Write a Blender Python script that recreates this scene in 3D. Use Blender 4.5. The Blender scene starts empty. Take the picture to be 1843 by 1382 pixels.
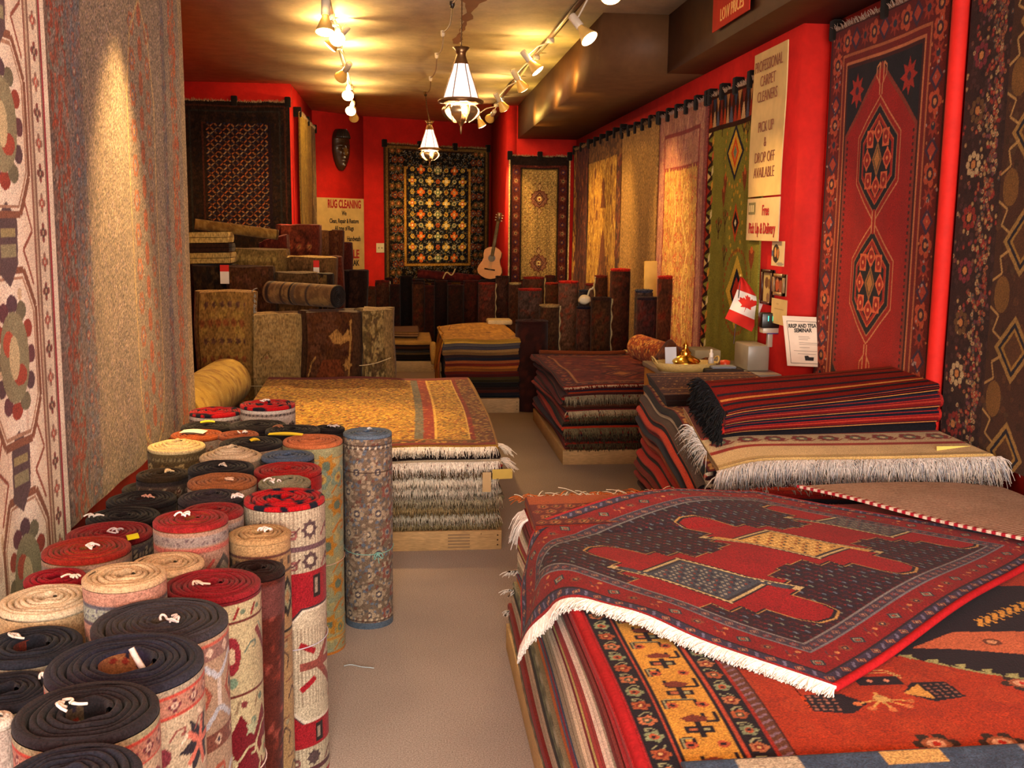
import bpy, math, random
import numpy as np
PI = math.pi
# ------------------------------------------------------------------ camera
F = 1850.0; CZ = 1.6
YAW, PITCH, ROLL = math.radians(5.9), math.radians(8.6), math.radians(0.6)
fw = np.array([math.sin(YAW)*math.cos(PITCH), math.cos(YAW)*math.cos(PITCH), -math.sin(PITCH)])
rt = np.array([math.cos(YAW), -math.sin(YAW), 0.0]); up = np.cross(rt, fw)
_c, _s = math.cos(ROLL), math.sin(ROLL)
rt, up = _c*rt+_s*up, _c*up-_s*rt
from mathutils import Matrix, Vector
cam_data = bpy.data.cameras.new('camera'); cam = bpy.data.objects.new('camera', cam_data)
bpy.context.scene.collection.objects.link(cam)
cam_data.sensor_width = 36.0; cam_data.lens = F/1843*36.0; cam_data.clip_start = 0.05
cam.matrix_world = Matrix(((rt[0], up[0], -fw[0], 0), (rt[1], up[1], -fw[1], 0), (rt[2], up[2], -fw[2], CZ), (0, 0, 0, 1)))
scene = bpy.context.scene
scene.camera = cam
# ------------------------------------------------------------------ world, exposure, daylight from the shop window behind
w = bpy.data.worlds.new('world'); scene.world = w; w.use_nodes = True
w.node_tree.nodes['Background'].inputs[0].default_value = (0.85, 0.92, 1.0, 1)
w.node_tree.nodes['Background'].inputs[1].default_value = 1.0
scene.view_settings.view_transform = 'Standard'; scene.view_settings.look = 'None'
scene.view_settings.gamma = 1.0; scene.view_settings.use_curve_mapping = False
scene.view_settings.exposure = 1.05
def area_light(name, loc, rot, sx, sy, power, col):
    d = bpy.data.lights.new(name, 'AREA'); d.shape = 'RECTANGLE'; d.size = sx; d.size_y = sy
    d.energy = power; d.color = col
    o = bpy.data.objects.new(name, d); scene.collection.objects.link(o); o.location = loc; o.rotation_euler = rot
    return o
area_light('shop_window_daylight', (0.1, -4.2, 1.7), (math.radians(90), 0, 0), 4.6, 2.6, 420, (1.0, 0.88, 0.76))
SPOT_K = 1.1      # common factor on every track lamp
WARM = (1.0, 0.60, 0.21)
# ------------------------------------------------------------------ helpers
rng = np.random.default_rng(7); random.seed(7)
def lin(c):
    if isinstance(c, str):
        c = c.lstrip('#'); c = [int(c[i:i+2], 16)/255 for i in (0, 2, 4)]
    c = np.asarray(c, float)
    return np.where(c <= 0.04045, c/12.92, ((c+0.055)/1.055)**2.4)
def hx(c):
    if isinstance(c, str):
        c = c.lstrip('#'); return np.array([int(c[i:i+2], 16)/255 for i in (0, 2, 4)])
    return np.asarray(c, float)
def ray(px, py): return fw*F + rt*(px-921.5) - up*(py-691)
CAMP = np.array([0, 0, CZ])
def onz(px, py, z): d = ray(px, py); return CAMP + d*((z-CZ)/d[2])
def onx(px, py, x): d = ray(px, py); return CAMP + d*(x/d[0])
def ony(px, py, y): d = ray(px, py); return CAMP + d*(y/d[1])
def onwall(px, py, A, B):
    A = np.array(A, float); B = np.array(B, float); n = np.array([-(B-A)[1], (B-A)[0], 0]); d = ray(px, py)
    t = (np.array([A[0], A[1], 0])-CAMP)@n/(d@n); return CAMP+d*t

def tag(o, label=None, cat=None, group=None, kind=None):
    if label: o['label'] = label
    if cat: o['category'] = cat
    if group: o['group'] = group
    if kind: o['kind'] = kind
    return o
def empty(name, loc, label=None, cat=None, group=None):
    o = bpy.data.objects.new(name, None); scene.collection.objects.link(o); o.location = loc
    o.empty_display_size = 0.05
    return tag(o, label, cat, group)

class MB:
    """collects quads and triangles with a colour per vertex, in world space"""
    def __init__(s): s.v = []; s.c = []; s.q = []; s.t = []; s.n = 0
    def add(s, V, C, Q=None, T=None):
        V = np.asarray(V, float).reshape(-1, 3)
        C = np.asarray(C, float)
        if C.ndim == 1: C = np.tile(C, (len(V), 1))
        s.v.append(V); s.c.append(C.reshape(-1, 3))
        if Q is not None and len(Q): s.q.append(np.asarray(Q, int).reshape(-1, 4)+s.n)
        if T is not None and len(T): s.t.append(np.asarray(T, int).reshape(-1, 3)+s.n)
        s.n += len(V); return s
    def grid(s, P, C, closed=False):
        P = np.asarray(P, float); nu, nv = P.shape[:2]
        i = np.arange(nu*nv).reshape(nu, nv)
        if closed: i = np.vstack([i, i[:1]])
        Q = np.stack([i[:-1, :-1], i[1:, :-1], i[1:, 1:], i[:-1, 1:]], -1).reshape(-1, 4)
        return s.add(P.reshape(-1, 3), C if np.ndim(C) == 1 else np.asarray(C).reshape(-1, 3), Q)
    def box(s, x0, x1, y0, y1, z0, z1, c, fn=None):
        V = np.array([[x, y, z] for z in (z0, z1) for y in (y0, y1) for x in (x0, x1)], float)
        if fn is not None: V = np.array([fn(*p) for p in V])
        return s.add(V, c, [[0, 2, 3, 1], [4, 5, 7, 6], [0, 1, 5, 4], [2, 6, 7, 3], [0, 4, 6, 2], [1, 3, 7, 5]])
    def rbox(s, x0, x1, y0, y1, z0, z1, c, b=0.01, fn=None):
        """box with softened edges: three crossing slabs hull approximated by a 4x4x4 shell"""
        def ax(a0, a1): return [a0, a0+b, a1-b, a1]
        X, Y, Z = ax(x0, x1), ax(y0, y1), ax(z0, z1)
        cen = np.array([(x0+x1)/2, (y0+y1)/2, (z0+z1)/2])
        def pt(i, j, k):
            p = np.array([X[i], Y[j], Z[k]], float)
            e = (i in (0, 3))+(j in (0, 3))+(k in (0, 3))
            if e > 1:
                d = 0.29 if e == 2 else 0.42
                for a, m, L in ((0, i, X), (1, j, Y), (2, k, Z)):
                    if m == 0: p[a] += b*d
                    if m == 3: p[a] -= b*d
            return fn(*p) if fn is not None else p
        for k in (0, 3): s.grid([[pt(i, j, k) for j in range(4)] for i in range(4)], c)
        for k in (0, 3): s.grid([[pt(i, k, j) for j in range(4)] for i in range(4)], c)
        for k in (0, 3): s.grid([[pt(k, i, j) for j in range(4)] for i in range(4)], c)
        return s
    def tube(s, path, r, c, n=6, cap=True):
        P = np.asarray(path, float); m = len(P); r = np.broadcast_to(r, (m,))
        T = np.gradient(P, axis=0); T /= np.linalg.norm(T, axis=1)[:, None]+1e-12
        ref = np.array([0, 0, 1.0]) if abs(T[:, 2]).mean() < 0.8 else np.array([1.0, 0, 0])
        A = np.cross(T, ref); A /= np.linalg.norm(A, axis=1)[:, None]+1e-12; B = np.cross(T, A)
        th = np.arange(n)*2*PI/n
        G = P[None]+r[None, :, None]*(np.cos(th)[:, None, None]*A[None]+np.sin(th)[:, None, None]*B[None])
        s.grid(G, c, closed=True)
        if cap:
            for k in (0, m-1):
                s.add(np.vstack([G[:, k], P[k]]), c, None, [[i, (i+1) % n, n] for i in range(n)])
        return s
    def lathe(s, prof, c, cen, n=20, axis=None, scale=(1, 1)):
        """prof: list of (radius, height); axis: direction"""
        ax = np.array([0, 0, 1.0]) if axis is None else np.array(axis, float)/np.linalg.norm(axis)
        a = np.cross(ax, [0.3, 1, 0.1]) if abs(ax[2]) > 0.9 else np.cross(ax, [0, 0, 1.0])
        if abs(ax[2]) > 0.999: a = np.array([1.0, 0, 0])
        a /= np.linalg.norm(a); b = np.cross(ax, a)
        th = np.arange(n)*2*PI/n; pr = np.array(prof, float)
        G = np.array(cen)+pr[None, :, 0, None]*(scale[0]*np.cos(th)[:, None, None]*a+scale[1]*np.sin(th)[:, None, None]*b)+pr[None, :, 1, None]*ax
        return s.grid(G, c, closed=True)
    def build(s, name, mat, parent=None, smooth=True):
        V = np.vstack(s.v); C = np.vstack(s.c)
        q = np.vstack(s.q) if s.q else np.zeros((0, 4), int); t = np.vstack(s.t) if s.t else np.zeros((0, 3), int)
        org = np.array([(V[:, 0].min()+V[:, 0].max())/2, (V[:, 1].min()+V[:, 1].max())/2, V[:, 2].min()])
        me = bpy.data.meshes.new(name)
        me.vertices.add(len(V)); me.vertices.foreach_set('co', (V-org).ravel().astype(np.float32))
        nl = len(q)*4+len(t)*3
        me.loops.add(nl); me.loops.foreach_set('vertex_index', np.concatenate([q.ravel(), t.ravel()]).astype(np.int32))
        me.polygons.add(len(q)+len(t))
        st = np.concatenate([np.arange(len(q))*4, len(q)*4+np.arange(len(t))*3]).astype(np.int32)
        me.polygons.foreach_set('loop_start', st)
        if smooth: me.polygons.foreach_set('use_smooth', np.ones(len(q)+len(t), bool))
        me.update(calc_edges=True)
        a = me.color_attributes.new('Col', 'FLOAT_COLOR', 'POINT')
        a.data.foreach_set('color', np.hstack([C, np.ones((len(C), 1))]).astype(np.float32).ravel())
        me.materials.append(mat)
        o = bpy.data.objects.new(name, me); scene.collection.objects.link(o)
        if parent is not None:
            o.parent = parent
            pl = np.array(parent_origin.get(parent.name, tuple(parent.location)))
            o.location = org-pl
            parent_origin[o.name] = tuple(org)
        else:
            o.location = org; parent_origin[o.name] = tuple(org)
        return o
parent_origin = {}

# ------------------------------------------------------------------ materials
def mat_base(name):
    m = bpy.data.materials.new(name); m.use_nodes = True
    nt = m.node_tree; return m, nt, nt.nodes, nt.links, nt.nodes['Principled BSDF']
def attr_mat(name, rough=0.9, noise=0.25, scale=180, bump=0.25, metal=0.0, sheen=0.0, spec=0.3, stretch=(1, 1, 1), bdist=0.004):
    m, nt, N, L, b = mat_base(name)
    at = N.new('ShaderNodeAttribute'); at.attribute_name = 'Col'
    tc = N.new('ShaderNodeTexCoord'); mp = N.new('ShaderNodeMapping'); mp.inputs['Scale'].default_value = stretch
    L.new(tc.outputs['Object'], mp.inputs['Vector'])
    no = N.new('ShaderNodeTexNoise'); no.inputs['Scale'].default_value = scale; no.inputs['Detail'].default_value = 3
    L.new(mp.outputs[0], no.inputs['Vector'])
    n2 = N.new('ShaderNodeTexNoise'); n2.inputs['Scale'].default_value = 7; n2.inputs['Detail'].default_value = 2
    L.new(tc.outputs['Object'], n2.inputs['Vector'])
    r = N.new('ShaderNodeMapRange'); r.inputs['From Min'].default_value = 0.3; r.inputs['From Max'].default_value = 0.7
    r.inputs['To Min'].default_value = 1-noise; r.inputs['To Max'].default_value = 1+noise
    L.new(no.outputs[0], r.inputs[0])
    r2 = N.new('ShaderNodeMapRange'); r2.inputs['From Min'].default_value = 0.3; r2.inputs['From Max'].default_value = 0.7
    r2.inputs['To Min'].default_value = 0.88; r2.inputs['To Max'].default_value = 1.1
    L.new(n2.outputs[0], r2.inputs[0])
    mu = N.new('ShaderNodeMath'); mu.operation = 'MULTIPLY'; L.new(r.outputs[0], mu.inputs[0]); L.new(r2.outputs[0], mu.inputs[1])
    vm = N.new('ShaderNodeVectorMath'); vm.operation = 'SCALE'; L.new(at.outputs['Color'], vm.inputs[0]); L.new(mu.outputs[0], vm.inputs['Scale'])
    L.new(vm.outputs[0], b.inputs['Base Color'])
    b.inputs['Roughness'].default_value = rough; b.inputs['Metallic'].default_value = metal
    b.inputs['Specular IOR Level'].default_value = spec
    if sheen: b.inputs['Sheen Weight'].default_value = sheen; b.inputs['Sheen Roughness'].default_value = 0.5
    if bump:
        bp = N.new('ShaderNodeBump'); bp.inputs['Strength'].default_value = bump; bp.inputs['Distance'].default_value = bdist
        L.new(no.outputs[0], bp.inputs['Height']); L.new(bp.outputs[0], b.inputs['Normal'])
    return m
WOOL = attr_mat('wool_pile', 0.95, 0.38, 260, 0.6, sheen=0.06, spec=0.1, bdist=0.003)
WOOLFAR = attr_mat('wool_pile_coarse', 0.95, 0.5, 90, 0.5, sheen=0.05, spec=0.1, stretch=(1, 1, 0.45), bdist=0.006)
KILIM = attr_mat('flat_woven_wool', 0.95, 0.25, 150, 0.4, spec=0.1)
YARN = attr_mat('cotton_yarn', 0.9, 0.2, 120, 0.2, spec=0.2)
WOOD = attr_mat('sawn_wood', 0.7, 0.22, 30, 0.1, stretch=(1, 8, 8))
PAINT = attr_mat('painted_plaster', 0.75, 0.06, 40, 0.06, spec=0.3)
SOFF = attr_mat('satin_brown_paint', 0.62, 0.06, 25, 0.05, spec=0.25)
PAPER = attr_mat('paper', 0.8, 0.04, 20, 0)
PLAS = attr_mat('enamel_plastic', 0.35, 0.03, 20, 0, spec=0.5)
METAL = attr_mat('bare_metal', 0.35, 0.1, 60, 0.05, metal=0.9)
BRASS = attr_mat('polished_brass', 0.18, 0.05, 30, 0, metal=1.0)
VARN = attr_mat('varnished_wood', 0.35, 0.12, 25, 0.03, stretch=(1, 1, 6), spec=0.5)
def emit_mat(name, col, strength, base=(0.8, 0.8, 0.8)):
    m, nt, N, L, b = mat_base(name)
    b.inputs['Base Color'].default_value = (*base, 1)
    b.inputs['Emission Color'].default_value = (*col, 1); b.inputs['Emission Strength'].default_value = strength
    return m
BULB = emit_mat('bulb_face', (1.0, 0.72, 0.36), 14)
SHADE = emit_mat('lit_frosted_glass', (1.0, 0.72, 0.62), 0.8, (0.8, 0.7, 0.7))
PBULB = emit_mat('pendant_bulb', (1.0, 0.9, 0.8), 20)
LED = emit_mat('green_led', (0.05, 0.9, 0.45), 1.6, (0.02, 0.1, 0.05))
def carpet_mat():
    m, nt, N, L, b = mat_base('floor_carpet')
    tc = N.new('ShaderNodeTexCoord'); n1 = N.new('ShaderNodeTexNoise'); n1.inputs['Scale'].default_value = 220; n1.inputs['Detail'].default_value = 2
    n2 = N.new('ShaderNodeTexNoise'); n2.inputs['Scale'].default_value = 1.6; n2.inputs['Detail'].default_value = 4
    L.new(tc.outputs['Object'], n1.inputs['Vector']); L.new(tc.outputs['Object'], n2.inputs['Vector'])
    cr = N.new('ShaderNodeValToRGB'); e = cr.color_ramp.elements
    e[0].position = 0.3; e[0].color = (0.21, 0.155, 0.12, 1); e[1].position = 0.7; e[1].color = (0.42, 0.325, 0.265, 1)
    L.new(n1.outputs[0], cr.inputs[0])
    r = N.new('ShaderNodeMapRange'); r.inputs['From Min'].default_value = 0.3; r.inputs['From Max'].default_value = 0.7; r.inputs['To Min'].default_value = 0.88; r.inputs['To Max'].default_value = 1.08
    L.new(n2.outputs[0], r.inputs[0])
    vm = N.new('ShaderNodeVectorMath'); vm.operation = 'SCALE'; L.new(cr.outputs[0], vm.inputs[0]); L.new(r.outputs[0], vm.inputs['Scale'])
    L.new(vm.outputs[0], b.inputs['Base Color']); b.inputs['Roughness'].default_value = 0.97; b.inputs['Specular IOR Level'].default_value = 0.1
    bp = N.new('ShaderNodeBump'); bp.inputs['Strength'].default_value = 0.5; bp.inputs['Distance'].default_value = 0.004
    L.new(n1.outputs[0], bp.inputs['Height']); L.new(bp.outputs[0], b.inputs['Normal'])
    return m
CARPET = carpet_mat()

# ------------------------------------------------------------------ rug drawings: a small painter that fills an array used as vertex colours
class Cv:
    def __init__(s, W, H, res, bg):
        s.W, s.H, s.r = W, H, res; s.nx = max(2, int(round(W*res))); s.ny = max(2, int(round(H*res)))
        s.a = np.empty((s.nx, s.ny, 3)); s.a[:] = hx(bg)
        s.X = (np.arange(s.nx)+0.5)/s.nx*W; s.Y = (np.arange(s.ny)+0.5)/s.ny*H
    def _w(s, x0, y0, x1, y1):
        i0 = max(0, int(x0/s.W*s.nx-0.5)); i1 = min(s.nx, int(x1/s.W*s.nx+1.5)); j0 = max(0, int(y0/s.H*s.ny-0.5)); j1 = min(s.ny, int(y1/s.H*s.ny+1.5))
        return i0, i1, j0, j1
    def rect(s, x0, y0, x1, y1, c):
        i0, i1 = int(round(x0/s.W*s.nx)), int(round(x1/s.W*s.nx)); j0, j1 = int(round(y0/s.H*s.ny)), int(round(y1/s.H*s.ny))
        s.a[max(i0, 0):max(i1, 0), max(j0, 0):max(j1, 0)] = hx(c); return s
    def disc(s, x, y, rx, c, ry=None):
        ry = ry or rx; i0, i1, j0, j1 = s._w(x-rx, y-ry, x+rx, y+ry)
        if i1 <= i0 or j1 <= j0: return s
        m = ((s.X[i0:i1, None]-x)/rx)**2+((s.Y[None, j0:j1]-y)/ry)**2 <= 1.0
        s.a[i0:i1, j0:j1][m] = hx(c); return s
    def poly(s, pts, c):
        p = np.asarray(pts, float); i0, i1, j0, j1 = s._w(p[:, 0].min(), p[:, 1].min(), p[:, 0].max(), p[:, 1].max())
        if i1 <= i0 or j1 <= j0: return s
        X = s.X[i0:i1, None]; Y = s.Y[None, j0:j1]; m = np.zeros((i1-i0, j1-j0), bool)
        for k in range(len(p)):
            (xa, ya), (xb, yb) = p[k-1], p[k]
            if ya == yb: continue
            m ^= ((ya > Y) != (yb > Y)) & (X < (xb-xa)*(Y-ya)/(yb-ya)+xa)
        s.a[i0:i1, j0:j1][m] = hx(c); return s
    def line(s, x0, y0, x1, y1, w, c):
        d = math.hypot(x1-x0, y1-y0) or 1; nx, ny = -(y1-y0)/d*w/2, (x1-x0)/d*w/2
        return s.poly([(x0+nx, y0+ny), (x1+nx, y1+ny), (x1-nx, y1-ny), (x0-nx, y0-ny)], c)
    def pline(s, pts, w, c):
        for a, b in zip(pts[:-1], pts[1:]): s.line(*a, *b, w, c)
        return s
    def frame(s, d, w, c):
        W, H = s.W, s.H
        s.rect(d, d, W-d, d+w, c); s.rect(d, H-d-w, W-d, H-d, c); s.rect(d, d, d+w, H-d, c); s.rect(W-d-w, d, W-d, H-d, c); return s
    def dia(s, x, y, rx, ry, c): return s.poly([(x-rx, y), (x, y-ry), (x+rx, y), (x, y+ry)], c)
    def dias(s, x, y, rx, ry, cols, k=0.75):
        for c in cols: s.dia(x, y, rx, ry, c); rx *= k; ry *= k
        return s
    def rose(s, x, y, r, cols, n=6):
        """rosette: petals, ring and heart"""
        for k in range(n):
            a = k*2*PI/n; s.disc(x+math.cos(a)*r*0.62, y+math.sin(a)*r*0.62, r*0.38, cols[0])
        s.disc(x, y, r*0.5, cols[1 % len(cols)]); s.disc(x, y, r*0.24, cols[2 % len(cols)]); return s
    def star(s, x, y, r, c, n=8, k=0.5):
        return s.poly([(x+math.cos(i*PI/n)*(r if i % 2 == 0 else r*k), y+math.sin(i*PI/n)*(r if i % 2 == 0 else r*k)) for i in range(2*n)], c)
    def hook(s, x, y, r, c, fx=1, fy=1):
        w = r*0.28
        s.line(x-fx*r, y-fy*r, x, y, w, c); s.line(x, y, x+fx*r, y, w, c); s.line(x+fx*r, y, x+fx*r, y-fy*r*0.7, w, c); s.line(x+fx*r, y-fy*r*0.7, x+fx*r*0.4, y-fy*r*0.7, w, c); return s
    def fborder(s, d, w, bg, kinds, pitch):
        """frame with motifs marching round it; kinds: functions (cv,x,y,r,k)"""
        s.frame(d, w, bg); c = d+w/2
        nx = max(1, int(round((s.W-2*c)/pitch))); ny = max(1, int(round((s.H-2*c)/pitch)))
        for k in range(nx+1):
            x = c+(s.W-2*c)*k/nx
            for y in (c, s.H-c): kinds[k % len(kinds)](s, x, y, w*0.42, k)
        for k in range(1, ny):
            y = c+(s.H-2*c)*k/ny
            for x in (c, s.W-c): kinds[k % len(kinds)](s, x, y, w*0.42, k)
        return s
    def allover(s, x0, y0, x1, y1, p, kinds, stagger=True, jit=0.0, py=None):
        py = py or p; j = 0; y = y0+py/2
        while y < y1:
            x = x0+p/2+(p/2 if (stagger and j % 2) else 0); i = 0
            while x < x1-p*0.3:
                kinds[(i+j) % len(kinds)](s, x+rng.normal()*jit, y+rng.normal()*jit, p*0.45, i+j); x += p; i += 1
            y += py; j += 1
        return s
    def speck(s, x0, y0, x1, y1, n, cols, r, ry=None, sym=False):
        for k in range(n):
            x = rng.uniform(x0, x1); y = rng.uniform(y0, y1); q = r*rng.uniform(0.5, 1.3); c = cols[k % len(cols)]
            s.disc(x, y, q, c, (ry or r)*rng.uniform(0.5, 1.3))
            if sym: s.disc(x0+x1-x, y, q, c, q)
        return s
    def jitter(s, a=0.04):
        s.a = np.clip(s.a*(1+rng.normal(size=s.a.shape[:2])[..., None]*a), 0, 1); return s
    def mirror_x(s): n = s.nx//2; s.a[s.nx-n:] = s.a[:n][::-1]; return s
    def mirror_y(s): n = s.ny//2; s.a[:, s.ny-n:] = s.a[:, :n][:, ::-1]; return s
    def lin(s): return lin(s.a)
    def sample(s, u, v):
        i = np.clip((np.asarray(u)*s.nx).astype(int), 0, s.nx-1); j = np.clip((np.asarray(v)*s.ny).astype(int), 0, s.ny-1)
        return lin(s.a[i, j])
R_ = lambda cols, n=6: (lambda s, x, y, r, k: s.rose(x, y, r, cols, n))
D_ = lambda cols: (lambda s, x, y, r, k: s.dias(x, y, r, r, cols, 0.62))
S_ = lambda c, c2=None: (lambda s, x, y, r, k: (s.star(x, y, r, c), s.disc(x, y, r*0.3, c2 or c)))
H_ = lambda c: (lambda s, x, y, r, k: s.hook(x, y, r*0.8, c, 1 if k % 2 else -1, 1 if k % 3 else -1))
V_ = lambda c, c2: (lambda s, x, y, r, k: (s.disc(x, y, r*0.45, c, r*0.95), s.disc(x, y, r*0.2, c2, r*0.5)))
def LEAF(c, c2):
    def f(s, x, y, r, k):
        a = k*2.4
        for q in (-0.6, 0.6, PI-0.6, PI+0.6): s.line(x, y, x+math.cos(a+q)*r, y+math.sin(a+q)*r, r*0.25, c)
        s.disc(x, y, r*0.35, c2)
    return f

# ------------------------------------------------------------------ rug geometry
def sheet(mb, P, C, nrm, t=0.01, edge=None):
    """front grid with real thickness: rim all round and a coarse back"""
    P = np.asarray(P); mb.grid(P, C)
    nrm = np.asarray(nrm, float); N_ = np.broadcast_to(nrm, P.shape) if nrm.ndim == 1 else nrm
    Bk = P-N_*t
    for sl in ((slice(None), 0), (slice(None), -1), (0, slice(None)), (-1, slice(None))):
        a, b = P[sl], Bk[sl]; cc = np.asarray(C)[sl] if edge is None else np.tile(edge, (len(a), 1))
        mb.grid(np.stack([a, b], 1), np.stack([cc, cc], 1))
    i = np.unique(np.append(np.arange(0, P.shape[0], 8), P.shape[0]-1)); j = np.unique(np.append(np.arange(0, P.shape[1], 8), P.shape[1]-1))
    Cb = np.asarray(C)[np.ix_(i, j)]*0.7
    mb.grid(Bk[np.ix_(i, j)], Cb)
def fringe(mb, pts, out, L, col, n, droop=0.5, r=0.0022, jit=0.3, clump=0):
    """n tapering strands along a polyline"""
    pts = np.asarray(pts, float); seg = np.linalg.norm(np.diff(pts, axis=0), axis=1); cum = np.concatenate([[0], np.cumsum(seg)])
    s = np.sort(rng.uniform(0, cum[-1], n))
    if clump: s = np.clip(np.round(s/clump)*clump+rng.normal(size=n)*clump*0.16, 0, cum[-1])
    B = np.stack([np.interp(s, cum, pts[:, k]) for k in range(3)], 1)
    along = (pts[-1]-pts[0])/max(1e-6, np.linalg.norm(pts[-1]-pts[0]))
    out = np.asarray(out, float)
    O = out+rng.normal(size=(n, 1))*jit*along+rng.normal(size=(n, 3))*jit*0.3
    Ls = L*rng.uniform(0.7, 1.15, n)[:, None]
    K = 4; rings = []
    sd = np.cross(along, out); sd /= np.linalg.norm(sd)+1e-9
    for k in range(K):
        f = k/(K-1); p = B+O*Ls*f*(1-0.3*droop*f); p[:, 2] -= (droop*Ls[:, 0])*f*f
        rr = r*(1-0.55*f)
        rings.append(np.stack([p+along*rr, p-along*rr*0.5+sd*rr*0.9, p-along*rr*0.5-sd*rr*0.9], 1))
    G = np.stack(rings, 1)      # n,K,3,3
    V = G.reshape(-1, 3); base = (np.arange(n)*K*3)[:, None]
    q = []
    for k in range(K-1):
        for a in range(3):
            b = (a+1) % 3; q.append([k*3+a, k*3+b, (k+1)*3+b, (k+1)*3+a])
    Q = (base[:, :, None]+np.array(q)[None]).reshape(-1, 4)
    C = lin(hx(col))*rng.uniform(0.75, 1.1, (n, 1)); C = np.repeat(C, K*3, 0)
    mb.add(V, C, Q); return mb

def serp(mb, M, u0, u1, v0, v1, w0, nl, t, cols, edges, nv=14, nu=10, topcv=None, gap=0.9, capcv=None, back=None):
    """a rug folded nl times: one ribbon snaking between u0 and u1, swept from v0 to v1.
    M maps (u,v,w) to the world, arrays in arrays out."""
    pts = []; lay = []
    R = t/2
    for i in range(nl):
        w = w0+(i+0.5)*t; us = np.linspace(u0+R, u1-R, nu)
        if i % 2: us = us[::-1]
        for u in us: pts.append((u, w)); lay.append(i)
        if i < nl-1:
            cx = us[-1]; sg = 1 if i % 2 == 0 else -1
            for k in range(1, 6):
                a = -PI/2+PI*k/6; pts.append((cx+sg*math.cos(a)*R, w+R+math.sin(a)*R)); lay.append(i+(0 if k < 3 else 1))
    P = np.array(pts); lay = np.array(lay); T = np.gradient(P, axis=0); T /= np.linalg.norm(T, axis=1)[:, None]+1e-9
    Nn = np.stack([-T[:, 1], T[:, 0]], 1); h = t*gap/2
    A = P+Nn*h; B = P-Nn*h
    v = np.linspace(v0, v1, nv)
    def g(Z): return M(np.repeat(Z[:, 0][:, None], nv, 1), np.repeat(v[None], len(Z), 0), np.repeat(Z[:, 1][:, None], nv, 1))
    cc = np.array([lin(hx(cols[l % len(cols)])) for l in lay])
    cb = np.array([lin(hx((back or cols)[l % len(back or cols)])) for l in lay])
    mb.grid(g(A), np.repeat(cc[:, None], nv, 1)); mb.grid(g(B), np.repeat(cb[:, None], nv, 1))
    ec = np.array([(lambda e: e(P[i, 0]) if callable(e) else lin(hx(e)))(edges[l % len(edges)]) for i, l in enumerate(lay)])
    for vv in (v0, v1):
        off = 0.004*(1 if vv == v1 else -1)
        rows = [A, P, B]
        S = M(np.stack([r[:, 0] for r in rows], 1), np.array([vv, vv+off, vv])[None]+np.zeros((len(P), 1)), np.stack([r[:, 1] for r in rows], 1))
        mb.grid(S, np.repeat(ec[:, None], 3, 1))
    for k in (0, -1):   # loose ends
        S = np.stack([A[k], B[k]]); mb.grid(g(S), np.tile(ec[k], (2, nv, 1)))
    if topcv is not None:
        U, Vv = np.meshgrid(u0+R+(u1-u0-2*R)*(np.arange(topcv.nx)+0.5)/topcv.nx, v0+(v1-v0)*(np.arange(topcv.ny)+0.5)/topcv.ny, indexing='ij')
        mb.grid(M(U, Vv, np.full_like(U, w0+nl*t-(t-t*gap)/2+0.0015)), topcv.lin())
    return w0+nl*t

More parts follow.
